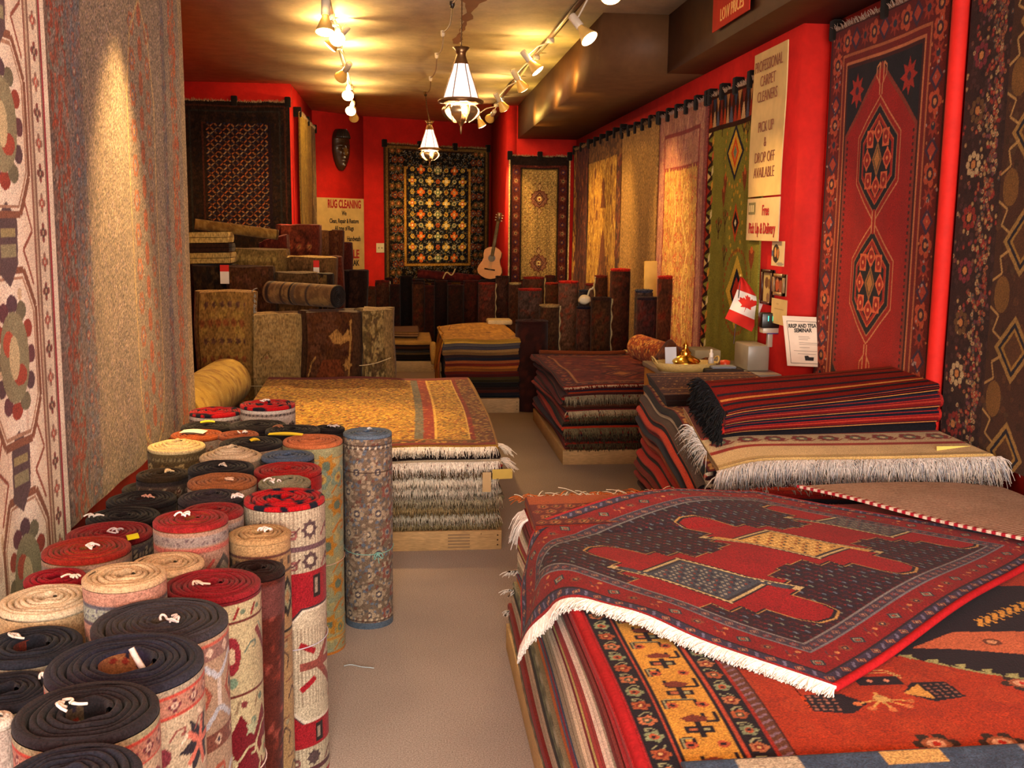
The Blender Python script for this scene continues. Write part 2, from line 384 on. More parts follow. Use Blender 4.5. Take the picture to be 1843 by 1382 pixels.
def roll(name, label, x, y, h, r, top, side, group, z0=0.0, sx=1.0, sy=1.0, rin=0.018, pitch=0.0125, dome=0.006, tops=None, nt=34,
         rot=0.0, lean=(0, 0), tie=None, tagc=None, lip=0.0, twine=None, mat=None, fuzz=0.0, cat='rug roll', core=None, tie_at=None, cone=0.0, frame=None):
    """standing rolled rug: a spiral ribbon with rounded top edges inside a patterned outer wrap"""
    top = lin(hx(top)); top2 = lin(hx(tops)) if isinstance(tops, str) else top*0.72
    mb = MB(); turns = max(2.0, (r-rin)/pitch); n = int(turns*nt); a = np.linspace(0, turns*2*PI, n)
    cr, sr = math.cos(rot), math.sin(rot)
    def W(px, py, pz):
        X = px*sx; Y = py*sy
        if frame is not None: return frame[0]+X[..., None]*frame[1]+Y[..., None]*frame[2]+np.asarray(pz, float)[..., None]*frame[3]
        return np.stack([x+cr*X-sr*Y+lean[0]*pz, y+sr*X+cr*Y+lean[1]*pz, z0+pz], -1)
    rho = rin+(r-0.002-rin)*a/a[-1]; th = pitch*0.86
    wob = 1+0.02*np.sin(a*0.37+x*20)+0.012*np.sin(2*a+y*9)
    rho = np.minimum(rho*wob, r-0.003-pitch*0.5)
    hh = h+dome*(1-rho/r)+cone*(1-rho/r)+0.002*np.sin(a*1.3)+0.0015*np.sin(a*5.1)
    sec = [(-0.5, None), (-0.5, -0.009), (-0.36, -0.002), (0, 0.0), (0.36, -0.002), (0.5, -0.009), (0.5, None)]
    G = np.zeros((n, len(sec), 3)); C = np.zeros((n, len(sec), 3))
    jit = np.repeat(rng.uniform(0.82, 1.12, n//6+1), 6)[:n]
    for k, (d, dz) in enumerate(sec):
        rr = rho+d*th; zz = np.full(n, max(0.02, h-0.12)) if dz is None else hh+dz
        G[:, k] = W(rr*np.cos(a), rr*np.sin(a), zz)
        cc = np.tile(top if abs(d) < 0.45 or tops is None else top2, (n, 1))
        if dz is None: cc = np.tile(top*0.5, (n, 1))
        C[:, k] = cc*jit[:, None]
    if callable(tops): C[:, 1:6] = tops(G[:, 1:6])
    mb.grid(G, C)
    # outer wrap
    if isinstance(side, Cv): cv = side
    else: cv = Cv(2*PI*r, h, 40, side)
    m = cv.nx; th2 = -PI/2+(np.arange(m)+0.5)/m*2*PI; zz = (np.arange(cv.ny)+0.5)/cv.ny*(h-0.012)
    zz[0] = 0
    bul = 1+0.006*np.sin(zz*7+x*11)
    G = W((r*bul)[None]*np.cos(th2)[:, None], (r*bul)[None]*np.sin(th2)[:, None], np.repeat(zz[None], m, 0))
    mb.grid(G, cv.lin(), closed=True)
    lipz = [h-0.012, h-0.004, h+0.001, h-0.001]; lipr = [r+lip, r+lip, r-0.004, r-0.011]
    G = np.stack([W(q*np.cos(th2), q*np.sin(th2), np.full(m, z)) for q, z in zip(lipr, lipz)], 1)
    ce = np.tile(top, (m, 4, 1))*rng.uniform(0.85, 1.1, (m, 1, 1))
    if callable(tops): ce = tops(G)
    mb.grid(G, ce, closed=True)
    o = mb.build(name, mat or WOOL); tag(o, label, cat, group)
    if core is not None:
        c = MB(); q = rin*0.93; cvc = Cv(2*PI*q, 0.1, 300, core); cvc.speck(0, 0, cvc.W, 0.1, 60, ['#7a2a20', '#2a2430', '#c8a070'], 0.006)
        th3 = np.arange(cvc.nx)/cvc.nx*2*PI; z3 = h-0.1+np.arange(cvc.ny)/cvc.ny*0.1
        c.grid(W(q*np.cos(th3)[:, None]+0*z3, q*np.sin(th3)[:, None]+0*z3, np.repeat(z3[None], len(th3), 0)), cvc.lin(), closed=True)
        c.build('inner_turn', WOOL, o)
    tx, ty = tie_at if tie_at else (r*0.2, -r*0.15)
    if tie:
        c = MB()
        for q in range(5):
            k = np.linspace(0, 1, 7); p0 = np.array([tx+rng.normal()*0.008, ty+rng.normal()*0.006]); an = rng.uniform(0, 2*PI); L = rng.uniform(0.01, 0.026)
            zt = h+dome+cone*0.8+0.002+0.007*np.sin(k*PI)*rng.uniform(0.4, 1.2)
            c.tube(W(p0[0]+np.cos(an+k*2)*L*k, p0[1]+np.sin(an+k*2)*L*k*0.7, zt), 0.0026, lin(hx(tie)), 5)
        c.build('string_tie', YARN, o)
    if tagc:
        c = MB(); u = np.linspace(0, 1, 6); v = np.linspace(0, 1, 4); U, V = np.meshgrid(u, v, indexing='ij')
        col, L, Wd, px_, py_, an = tagc
        X = px_+math.cos(an)*U*L-math.sin(an)*(V-0.5)*Wd; Y = py_+math.sin(an)*U*L+math.cos(an)*(V-0.5)*Wd
        Z = h+dome+cone*0.5+0.004+0.005*np.sin(U*PI)+0.003*V
        sheet(c, W(X, Y, Z), np.tile(lin(hx(col)), U.shape+(1,)), np.array([0, 0, 1.0]), 0.0006)
        c.build('price_tag', PAPER, o)
    if twine:
        col, zs, bow = twine; c = MB(); a2 = np.linspace(0, 2*PI, 40)
        for z_ in zs: c.tube(W((r+0.0025)*np.cos(a2), (r+0.0025)*np.sin(a2), z_+0.008*np.sin(a2)), 0.0017, lin(hx(col)), 5, cap=False)
        if bow is not None:
            bt, bl = bow; bx, by = (r+0.006)*math.cos(bt), (r+0.006)*math.sin(bt); k = np.linspace(0, 1, 14)
            for sg in (1, -1):
                d = np.array([math.cos(bt+sg*0.9), math.sin(bt+sg*0.9)])
                c.tube(W(bx+d[0]*bl*np.sin(k*PI)*0.8, by+d[1]*bl*np.sin(k*PI)*0.8, zs[0]-bl*0.7*k*(1-k)*3-0.01*sg*np.sin(k*2*PI)), 0.0022, lin(hx(col)), 5)
            c.tube(W(bx+0.02*k*math.cos(bt), by+0.02*k*math.sin(bt), zs[0]-bl*1.3*k), 0.0015, lin(hx(col)), 5)
        c.build('twine', YARN, o)
    return o

def hang(name, label, cv, A, B, z0, z1, group=None, off=0.02, t=0.012, wave=0.006, nclip=3, fr=None, clipc='#1a1410', mat=None, bulge=0.0, sidefr=None, lean=0.0, cat='hanging rug', clip=True):
    """rug hung flat on a wall that runs from ground point A to B"""
    A = np.array([*A, 0.0]); B = np.array([*B, 0.0]); d = B-A; L = np.linalg.norm(d); d /= L
    n = np.array([-d[1], d[0], 0]);
    if n@(CAMP-A) < 0: n = -n
    u = (np.arange(cv.nx)+0.5)/cv.nx; v = (np.arange(cv.ny)+0.5)/cv.ny
    u = (u-u[0])/(u[-1]-u[0]); v = (v-v[0])/(v[-1]-v[0])
    U, V = np.meshgrid(u, v, indexing='ij')
    wv = wave*(np.sin(U*2*PI*2.3+1+V*0.6)+0.6*np.sin(U*2*PI*5.1+V*1.7))*(0.4+0.6*(1-V)) + bulge*np.sin(U*PI)*(1-V) + wave*0.5*np.sin(V*7+U*3)
    D = off+t+wave*2.2+wv+lean*(1-V)
    P = A+U[..., None]*d*L+D[..., None]*n; P[..., 2] = z0+(z1-z0)*V+0.004*np.sin(U*9)*V
    root = MB(); sheet(root, P, cv.lin(), n, t); o = root.build(name, mat or WOOL); tag(o, label, cat, group)
    if fr:
        f = MB(); k = np.linspace(0, 1, 24); pp = A+k[:, None]*d*L+n*(off+t+wave*2)+np.array([0, 0, z1]); pp[:, 2] += -0.012+0.004*np.sin(k*9)
        fringe(f, pp, n*0.3+np.array([0, 0, 1.0]), 0.045, fr, int(L*260), droop=0.35, r=0.003, jit=0.5); f.build('fringe', YARN, o)
    if clip:
        for q in range(nclip):
            c = MB(); k = (q+0.03)/(nclip-1) if q == 0 else ((q-0.03)/(nclip-1) if q == nclip-1 else q/(nclip-1)); p = A+k*d*L
            def fn(a, b, zc): return p+d*a+n*b+np.array([0, 0, zc])
            c.rbox(-0.03, 0.03, 0.004, off+t+wave*4+0.012, z1-0.05, z1+0.055, lin(hx(clipc)), 0.008, fn)
            c.build('hanging_clip', WOOL, o)
    return o
def text(body, size, loc, xdir, ydir, col_mat, parent, sx=1.0, extr=0.0012, bold=0.0, align='CENTER', name='lettering'):
    cu = bpy.data.curves.new(name, 'FONT'); cu.body = body; cu.size = size; cu.extrude = extr; cu.offset = bold; cu.align_x = align; cu.align_y = 'CENTER'
    cu.resolution_u = 3; cu.materials.append(col_mat)
    o = bpy.data.objects.new(name, cu); scene.collection.objects.link(o)
    me = bpy.data.meshes.new_from_object(o); bpy.data.objects.remove(o); bpy.data.curves.remove(cu)
    if not me.materials: me.materials.append(col_mat)
    o = bpy.data.objects.new(name, me); scene.collection.objects.link(o)
    X = Vector(xdir).normalized(); Y = Vector(ydir).normalized(); Z = X.cross(Y)
    M = Matrix(((X[0]*sx, Y[0], Z[0], loc[0]), (X[1]*sx, Y[1], Z[1], loc[1]), (X[2]*sx, Y[2], Z[2], loc[2]), (0, 0, 0, 1)))
    if parent is not None:
        o.parent = parent; pl = parent_origin.get(parent.name, tuple(parent.location))
        M = Matrix.Translation(-Vector(pl)) @ M
    o.matrix_local = M
    return o
def flat_mat(name, c, rough=0.7):
    m, nt, N, L, b = mat_base(name); b.inputs['Base Color'].default_value = (*lin(hx(c)), 1); b.inputs['Roughness'].default_value = rough; return m
INK_RED = flat_mat('red_ink', '#a01818'); INK_BLACK = flat_mat('black_ink', '#1c1614'); INK_BROWN = flat_mat('brown_ink', '#7c3a28'); INK_CREAM = flat_mat('cream_ink', '#f0b060')
ORD = ['top', 'second', 'third', 'fourth', 'fifth', 'sixth', 'seventh', 'eighth', 'ninth', 'tenth', 'eleventh', 'twelfth', 'thirteenth', 'fourteenth', 'fifteenth', 'sixteenth']
# ------------------------------------------------------------------ the room
CEIL = 3.1; SOFZ = 2.7
RED = lin('#c61e14'); CEILC = lin('#dfd0b0'); BROWN = lin('#5c3c22'); DBROWN = lin('#3c2418')
def struct(name, mat, parts, smooth=False):
    m = MB()
    for p in parts: m.box(*p[:6], p[6])
    o = m.build(name, mat, None, smooth); o['kind'] = 'structure'; return o
def slant(name, A, B, z0, z1, c, t=0.12):
    A = np.array([*A, 0.]); B = np.array([*B, 0.]); d = B-A; n = np.array([-d[1], d[0], 0])/np.linalg.norm(d)
    if n@(CAMP-A) > 0: n = -n
    m = MB(); V = [A, B, B+n*t, A+n*t]; V = [p+np.array([0, 0, z0]) for p in V]+[p+np.array([0, 0, z1]) for p in V]
    m.add(V, c, [[0, 1, 2, 3], [4, 5, 6, 7], [0, 1, 5, 4], [1, 2, 6, 5], [2, 3, 7, 6], [3, 0, 4, 7]])
    o = m.build(name, PAINT, None, False); o['kind'] = 'structure'; return o
m = MB(); m.box(-3.2, 2.7, -2.0, 16.2, -0.05, 0.0, (0.3, 0.25, 0.2)); fl = m.build('floor', CARPET, None, False); fl['kind'] = 'structure'
struct('ceiling', PAINT, [(-3.2, 2.7, -2.0, 16.2, CEIL, CEIL+0.1, CEILC)])
LW = -1.12
struct('wall_left', PAINT, [(LW-0.13, LW, -1.9, 4.93, 0, CEIL, RED), (-2.9, LW-0.13, 4.8, 4.93, 0, CEIL, RED)])
struct('wall_left_rear', PAINT, [(-3.0, -2.9, 4.8, 11.5, 0, CEIL, RED)])
struct('wall_back_left', PAINT, [(-3.0, -1.22, 11.5, 11.62, 0, CEIL, RED)])
struct('wall_alcove_side', PAINT, [(-1.34, -1.22, 11.62, 14.0, 0, CEIL, RED)])
WA, WB, WC = (-1.24, 14.0), (-0.58, 14.6), (1.25, 15.4)
slant('wall_back', WA, WB, 0, CEIL, RED); slant('wall_back_centre', WB, WC, 0, CEIL, RED)
struct('wall_back_right', PAINT, [(1.25, 1.37, 13.0, 15.5, 0, CEIL, RED), (1.37, 2.3, 13.0, 13.12, 0, CEIL, RED)])
struct('wall_right', PAINT, [(2.12, 2.45, 5.53, 13.1, 0, CEIL, RED)])
struct('wall_right_front', PAINT, [(2.27, 2.45, -1.9, 5.53, 0, CEIL, RED)])
struct('ceiling_soffit', SOFF, [(1.38, 2.12, 7.4, 12.95, SOFZ, CEIL, BROWN), (1.85, 2.27, -1.9, 7.4, SOFZ, CEIL, BROWN)])
# red corner post between the two rugs on the right wall
mb = MB(); mb.lathe([(0.034, 0), (0.034, SOFZ)], RED, (2.235, 4.13, 0.0), 16); o = mb.build('trim_1', PAINT); o['kind'] = 'structure'

# ------------------------------------------------------------------ track lights
def spot(name, loc, aim, power, ang=48, blend=0.7, col=WARM, rad=0.03):
    d = bpy.data.lights.new(name, 'SPOT'); d.energy = power*SPOT_K; d.color = col; d.spot_size = math.radians(ang); d.spot_blend = blend; d.shadow_soft_size = rad
    o = bpy.data.objects.new(name, d); scene.collection.objects.link(o); o.location = loc
    o.rotation_euler = (Vector(aim)-Vector(loc)).to_track_quat('-Z', 'Y').to_euler(); return o
def leak(loc, power, col=WARM, r=0.02):
    d = bpy.data.lights.new('lamp_spill', 'POINT'); d.energy = power*SPOT_K; d.color = col; d.shadow_soft_size = r
    o = bpy.data.objects.new('lamp_spill', d); scene.collection.objects.link(o); o.location = loc; return o
WHITE = lin('#c9bda8')
def track(name, label, a, b):
    m = MB(); a = np.array(a); b = np.array(b); d = (b-a)/np.linalg.norm(b-a); n = np.array([-d[1], d[0], 0])
    def fn(x, y, z): return a+d*y+n*x+np.array([0, 0, z])
    m.box(-0.018, 0.018, 0, np.linalg.norm(b-a), -0.022, 0.0, lin('#5c4430'), fn)
    o = m.build(name, PLAS, None, False); tag(o, label, 'light track'); return o
TL0, TL1 = (-0.44, 3.2, CEIL), (-0.62, 13.2, CEIL); TR0, TR1 = (1.2, 3.2, CEIL), (1.08, 13.0, CEIL)
track('light_track', 'long ceiling track carrying the left row of spotlights', TL0, TL1)
track('light_track', 'long ceiling track carrying the right row of spotlights beside the brown soffit', TR0, TR1)
def head(label, px, py, Y, T, aim, power, group, R=0.055, ang=50, leakp=2.5, blend=0.8):
    f = ony(px, py, Y); aim = np.array(aim, float); d = (aim-f)/np.linalg.norm(aim-f)
    root = empty('track_spotlight', tuple(f), label, 'spotlight', group)
    m = MB()   # bulb cone
    m.lathe([(0.018, -0.115), (0.02, -0.09), (0.03, -0.07), (R*0.8, -0.03), (R, -0.006), (R, 0.0)], lin('#d8b060'), f, 18, d); m.build('reflector_bulb', BRASS if False else PLAS, root)
    m = MB(); m.lathe([(R*0.97, 0.0), (R*0.8, 0.006), (R*0.4, 0.011), (0.0005, 0.012)], (1, 1, 1), f, 18, d); m.build('bulb_face', BULB, root)
    m = MB(); m.lathe([(0.0005, -0.20), (0.024, -0.198), (0.026, -0.19), (0.026, -0.105), (0.021, -0.1)], WHITE, f, 14, d); m.build('socket', PLAS, root)
    b = f-d*0.15; t0 = np.array(T[0]); t1 = np.array(T[1]); k = (b[1]-t0[1])/(t1[1]-t0[1]); top = t0+(t1-t0)*k+np.array([0, 0, -0.02])
    m = MB(); mid = np.array([top[0], top[1], min(top[2]-0.03, max(b[2]+0.05, b[2]))])
    m.tube([top+[0, 0, 0.0], top+[0, 0, -0.03], (top+b)/2+[0, 0, 0.01], b], 0.006, WHITE, 8); m.lathe([(0.001, 0.0), (0.03, 0.0), (0.03, -0.035), (0.001, -0.036)], WHITE, top, 12)
    m.build('arm', PLAS, root)
    spot('spot_beam', tuple(f+d*0.03), tuple(aim), power, ang, blend)
    if leakp: leak(tuple(f-d*0.05+np.array([0, 0, 0.05])), leakp*1.0)
    return root
GL, GR = 'spotlights on the left track', 'spotlights on the right track'
HL = [('nearest spotlight on the left track, wide bulb shining down', 585, 58, 6.2, (-0.5, 5.6, 0.55), 110, 1.5),
      ('small spotlight tucked right behind the nearest one, facing the shop window', 607, 70, 7.5, (-0.4, 3.8, 0.8), 40, 1.5),
      ('spotlight turned left, just below the small window-facing one on the left track', 594, 84, 7.9, (-2.4, 8.2, 0.9), 50, 11),
      ('spotlight turned left at the middle of the left track', 613, 140, 9.0, (-1.9, 11.4, 1.3), 110, 11),
      ('bright spotlight shining down at the middle of the left track', 626, 172, 10.0, (-0.6, 6.7, 0.55), 230, 6),
      ('second spotlight from the back end of the left track', 631, 200, 11.3, (-0.9, 8.4, 0.9), 150, 6),
      ('last spotlight at the back end of the left track', 637, 213, 12.0, (-0.7, 14.4, 1.6), 60, 3)]
for l, px, py, Y, aim, pw, lk in HL: head(l, px, py, Y, (TL0, TL1), aim, pw, GL, leakp=lk)
HR = [('spotlight at the top edge of the photo on the right track', 1100, -6, 5.5, (1.0, 4.0, 0.7), 30, 0.6),
      ('nearest fully seen spotlight on the right track, tilted to the right wall', 1061, 70, 6.3, (2.15, 5.3, 1.1), 75, 0),
      ('spotlight on the right track aimed at the pink and gold rug', 968, 128, 8.3, (2.12, 8.0, 1.45), 105, 3),
      ('stubby yellow-glowing spotlight on the right track, third from the front', 942, 160, 9.2, (2.1, 10.0, 1.3), 90, 4),
      ('yellow-glowing spotlight on the right track beside the end of the soffit', 908, 196, 10.6, (2.1, 11.6, 1.3), 110, 4),
      ('small spotlight near the back end of the right track, facing the camera', 881, 214, 12.2, (0.3, 15.0, 1.75), 120, 2),
      ('last small spotlight at the back end of the right track', 868, 227, 12.7, (1.65, 13.0, 1.4), 90, 1)]
for l, px, py, Y, aim, pw, lk in HR: head(l, px, py, Y, (TR0, TR1), aim, pw, GR, leakp=lk, ang={968: 56, 942: 56, 908: 56, 881: 30, 868: 40}.get(px, 50), blend=1.0)
for px, py in ((1037, 138), (1002, 176), (962, 208)):   # extra bodiless point lamps, added to imitate the right row's spill on the soffit face
    q = onx(px, py, 1.38); leak((1.27, float(q[1]), float(q[2])-0.03), 2.6, (1.0, 0.62, 0.12), 0.015)
# the lamps of the left track just above the picture, over the two nearest wall rugs
head('spotlight of the left track just above the photo, grazing the greyish wall rug', 395, -215, 4.2, (TL0, TL1), (LW-0.02, 4.15, 1.1), 190, GL, ang=44, leakp=0.8, blend=1.0)

# old brown stain on the ceiling by the large lantern
m = MB(); k = np.linspace(0, 1, 26); ys = 6.2+2.6*k; wd = 0.022+0.02*np.sin(k*19)**2+0.012*rng.normal(size=26); wd[[8, 9]] += 0.07; wd = np.clip(wd, 0.008, 0.2)
cx_ = np.array([onz(870-50*q, 0, CEIL)[0]/onz(870-50*q, 0, CEIL)[1] for q in k])*ys
m.grid(np.stack([np.stack([cx_-wd, ys, np.full(26, CEIL-0.0008)], 1), np.stack([cx_+wd, ys, np.full(26, CEIL-0.0008)], 1)], 1), lin('#a4744c')); o = m.build('ceiling_stain', PAINT, None, False); o['kind'] = 'structure'
# ------------------------------------------------------------------ hanging lanterns
def lantern(label, px, py0, py1, Y, hook, power, chain_to=None):
    top = ony(px, py0, Y); bot = ony(px, py1, Y); H = top[2]-bot[2]; cx, cy = top[0], Y; zb = bot[2]
    s = H/0.50
    root = empty('pendant_lantern', (cx, cy, zb), label, 'lamp', 'brass and glass lanterns')
    c = (cx, cy, zb); MET = lin('#8a6a48')
    def pr(l): return [(r*s, z*s) for r, z in l]
    m = MB(); m.lathe(pr([(0.0005, 0.0), (0.004, 0.005), (0.008, 0.03), (0.006, 0.045), (0.014, 0.06), (0.03, 0.08), (0.045, 0.1), (0.02, 0.13)]), MET, c, 16); m.build('finial', METAL, root)
    for k in range(6):     # curved punched leaves under the rim
        m = MB(); a = k*PI/3+0.2; q = np.linspace(0, 1, 8); rad = (0.035+0.082*np.sin(q*PI*0.75+0.25))*s; z = (0.07+0.105*q)*s; wd = (0.012+0.024*np.sin(q*PI))*s
        G = []
        for i in range(8):
            for_ = []
            for e in (-1, 0, 1):
                aa = a+e*wd[i]/rad[i]; rr = rad[i]*(1-0.05*abs(e)); for_.append([cx+rr*math.cos(aa), cy+rr*math.sin(aa), zb+z[i]])
            G.append(for_)
        sheet(m, np.array(G), np.tile(lin('#c8b48c'), (8, 3, 1)), np.array([math.cos(a), math.sin(a), 0]), 0.003); m.build('leaf', METAL, root)
    m = MB(); m.lathe(pr([(0.1, 0.175), (0.132, 0.18), (0.134, 0.19), (0.115, 0.2), (0.1, 0.205)]), MET, c, 24); m.build('rim', METAL, root)
    m = MB(); m.lathe(pr([(0.099, 0.205), (0.092, 0.23), (0.07, 0.3), (0.048, 0.365), (0.04, 0.4)]), (1, 1, 1), c, 6); m.build('glass_shade', SHADE, root, False)
    m = MB()
    for k in range(6):
        a = k*PI/3; m.tube([(cx+r*s*math.cos(a), cy+r*s*math.sin(a), zb+z*s) for r, z in ((0.104, 0.2), (0.096, 0.23), (0.074, 0.3), (0.05, 0.365), (0.042, 0.4))], 0.003*s, MET, 5)
    m.build('shade_ribs', METAL, root)
    m = MB(); m.lathe(pr([(0.046, 0.395), (0.036, 0.42), (0.028, 0.445), (0.03, 0.46), (0.05, 0.49), (0.042, 0.485), (0.02, 0.47), (0.006, 0.475), (0.006, 0.5)]), MET, c, 8); m.build('crown', METAL, root, False)
    m = MB(); m.lathe(pr([(0.0005, 0.22), (0.028, 0.235), (0.034, 0.26), (0.028, 0.29), (0.012, 0.32)]), (1, 1, 1), c, 12)
    m.build('bulb', PBULB, root)
    p = np.array([cx, cy, zb+H]); hk = np.array(hook); m = MB(); n = 20
    path = np.array([p+(hk-p)*k+np.array([0, 0, -0.05*np.sin(k*PI)*(abs(hk[0]-p[0])+abs(hk[1]-p[1]) > 0.1)]) for k in np.linspace(0, 1, n)])
    m.tube(path, 0.004, lin('#4a3420'), 5)
    for k in range(0, n-1):
        m.lathe([(0.001, -0.008), (0.007, 0), (0.001, 0.008)], lin('#6a4c30'), path[k], 6)
    m.lathe([(0.001, 0.0), (0.02, 0.0), (0.022, -0.015), (0.008, -0.03)], MET, hk, 10)
    m.build('hanging_chain', METAL, root)
    l = leak((cx, cy, zb+0.14*s), power, (1.0, 0.78, 0.62), 0.05); return root
lantern('large lantern with glowing pink glass shade in the middle of the ceiling', 830, 82, 242, 6.3, (0.335, 6.3, CEIL), 30)
lantern('smaller lantern farther back, hanging in front of the floral wall rug', 773, 216, 300, 10.9, (0.22, 11.9, CEIL), 22)
m = MB()     # cord looping along the ceiling from clip to clip
hk = [onz(x, y, CEIL-0.012) for x, y in ((829, -60), (814, 6), (797, 58), (786, 98), (775, 140), (766, 168))]
path = []
for a, b in zip(hk[:-1], hk[1:]):
    for k in np.linspace(0, 1, 8)[:-1]: path.append(a+(b-a)*k+np.array([0.02*math.sin(k*PI), 0, -0.035*math.sin(k*PI)]))
path.append(hk[-1]); m.tube(path, 0.006, lin('#7a5638'), 5); cord = m.build('ceiling_cord', PLAS); tag(cord, 'lamp cord draped from clip to clip along the ceiling between the lanterns', 'cord')
for i, h in enumerate(hk[1:]):
    m = MB(); m.lathe([(0.0005, -0.035), (0.014, -0.03), (0.018, -0.01), (0.018, 0.012)], lin('#2a2018' if i in (0, 4) else '#cfc0a8'), h, 10); m.build('cord_clip', PLAS, cord)
# ------------------------------------------------------------------ rugs on the walls
# cream floral rug, nearest on the left wall
c = Cv(1.5, 2.85, 260, '#f2e6d2')
BRN, CRM, SG = '#8a5a44', '#d8c8b0', '#7d7a5c'
c.speck(0, 0, 1.2, 2.85, 500, ['#e0d0b4', '#cdb898', '#dcc8b4', '#e6d6c0'], 0.012, 0.03)
for i, zc in enumerate(np.arange(-0.1, 3.0, 0.62)):
    cx = 1.13
    def octo(h, wd, z, w_, col): c.pline([(cx-wd, z-h*0.55), (cx-wd*0.55, z-h), (cx+wd*0.5, z-h), (cx+wd, z-h*0.55), (cx+wd, z+h*0.55), (cx+wd*0.5, z+h), (cx-wd*0.55, z+h), (cx-wd, z+h*0.55), (cx-wd, z-h*0.55)], w_, col)
    octo(0.235, 0.165, zc, 0.022, BRN); octo(0.215, 0.145, zc, 0.008, '#b08a70')
    for k in range(12):
        a = k*PI/6; c.disc(cx+0.105*math.cos(a), zc+0.145*math.sin(a), 0.032, ['#6a3c44', '#9a4030', '#757058', '#5a4048'][k % 4], 0.026)
    c.disc(cx, zc, 0.09, '#8f8a6a', 0.125); c.disc(cx-0.03, zc+0.04, 0.035, '#b8543c'); c.disc(cx+0.03, zc-0.05, 0.04, '#a64a36', 0.03); c.disc(cx, zc, 0.03, '#c9bb90', 0.06)
    z2 = zc+0.31
    c.poly([(cx-0.06, z2-0.08), (cx, z2-0.12), (cx+0.05, z2-0.06), (cx+0.06, z2+0.06), (cx, z2+0.11), (cx-0.05, z2+0.07)], '#5e4a4c'); c.rect(cx-0.045, z2-0.04, cx+0.045, z2-0.005, '#8f8a6a'); c.rect(cx-0.04, z2+0.015, cx+0.045, z2+0.04, '#a09468')
    for q in (-1, 1): c.pline([(cx+q*0.16, z2-0.12), (cx+q*0.09, z2-0.02), (cx+q*0.17, z2+0.03), (cx+q*0.11, z2+0.12)], 0.012, '#9a5a48')
c.rect(1.315, 0, 1.33, 2.85, '#9a6a5a'); c.rect(1.33, 0, 1.345, 2.85, '#c8b49c'); c.rect(1.345, 0, 1.36, 2.85, '#8d6c5c'); c.rect(1.36, 0, 1.43, 2.85, '#e8dcc6')
for k, z in enumerate(np.arange(0.03, 2.85, 0.085)): c.rose(1.395, z, 0.028, ['#8a4a44', '#5c4640', '#c9a58a'] if k % 2 else ['#9a7868', '#b8584a', '#d8c8b0'], 4)
c.rect(1.43, 0, 1.442, 2.85, '#8c7462'); c.rect(1.442, 0, 1.458, 2.85, '#a02c3c'); c.rect(1.458, 0, 1.5, 2.85, '#f4ead8')
c.jitter(0.05)
hang('wall_rug', 'cream floral rug with octagons and brown outlines, nearest on the left wall', c, (LW, 1.84), (LW, 3.34), 0.06, 2.98, 'rugs hung on the walls', off=0.012, wave=0.006)
# greyish runner catching the lamp
c = Cv(2.1, 2.4, 170, '#93806e')
c.allover(0, 0, 2.1, 2.4, 0.028, [D_(['#a8907a', '#857064']), D_(['#7c6a66', '#96846a']), D_(['#9c8a70', '#7e7068']), D_(['#8c7c80', '#a08468'])], jit=0.006)
def vstripe(x0, x1, bg, cols, n, r=0.012):
    c.rect(x0, 0, x1, 2.4, bg); c.speck(x0, 0, x1, 2.4, n, cols, r, r*1.4)
vstripe(0.0, 0.12, '#84726c', ['#75686c', '#98867a', '#8c6a62'], 300)
vstripe(0.12, 0.30, '#8a6a60', ['#a04a34', '#985040', '#84847c', '#a4442c', '#90807c', '#a86048'], 900, 0.014)
vstripe(0.30, 0.46, '#82706a', ['#75686e', '#8c6258', '#6f7078'], 500)
for k in range(22):
    z = 0.05+k*0.11; c.rose(0.38, z, 0.035, ['#6c6670', '#9a5a4c', '#a89888'], 5)
for z in np.arange(0.1, 1.9, 0.14):
    for x in (1.12, 1.38): c.rose(x, z, 0.05, ['#a86240', '#8c7c80', '#c88a4c'], 6)
    c.disc(1.25, z+0.06, 0.035, '#a85838', 0.05)
c.pline([(1.02, 0.3), (1.08, 0.1), (1.25, 0.0), (1.42, 0.1), (1.48, 0.3), (1.48, 1.5), (1.4, 1.75), (1.25, 1.9), (1.1, 1.75), (1.02, 1.5), (1.02, 0.3)], 0.02, '#c0a070')
vstripe(1.62, 1.68, '#7e6c66', ['#6a606a', '#8e5648'], 120); vstripe(1.78, 1.92, '#96705a', ['#b4522e', '#b0502c', '#8c8478', '#c06c38'], 500, 0.013)
vstripe(2.0, 2.1, '#a48a68', ['#b09470'], 40); c.a *= 0.9; c.jitter(0.2)
hang('wall_rug', 'greyish mauve rug with red flecked side stripes, glowing under a lamp on the left wall', c, (LW, 3.3), (LW, 5.4), 0.62, 3.02, 'rugs hung on the walls', off=0.004, t=0.009, wave=0.005, nclip=4)
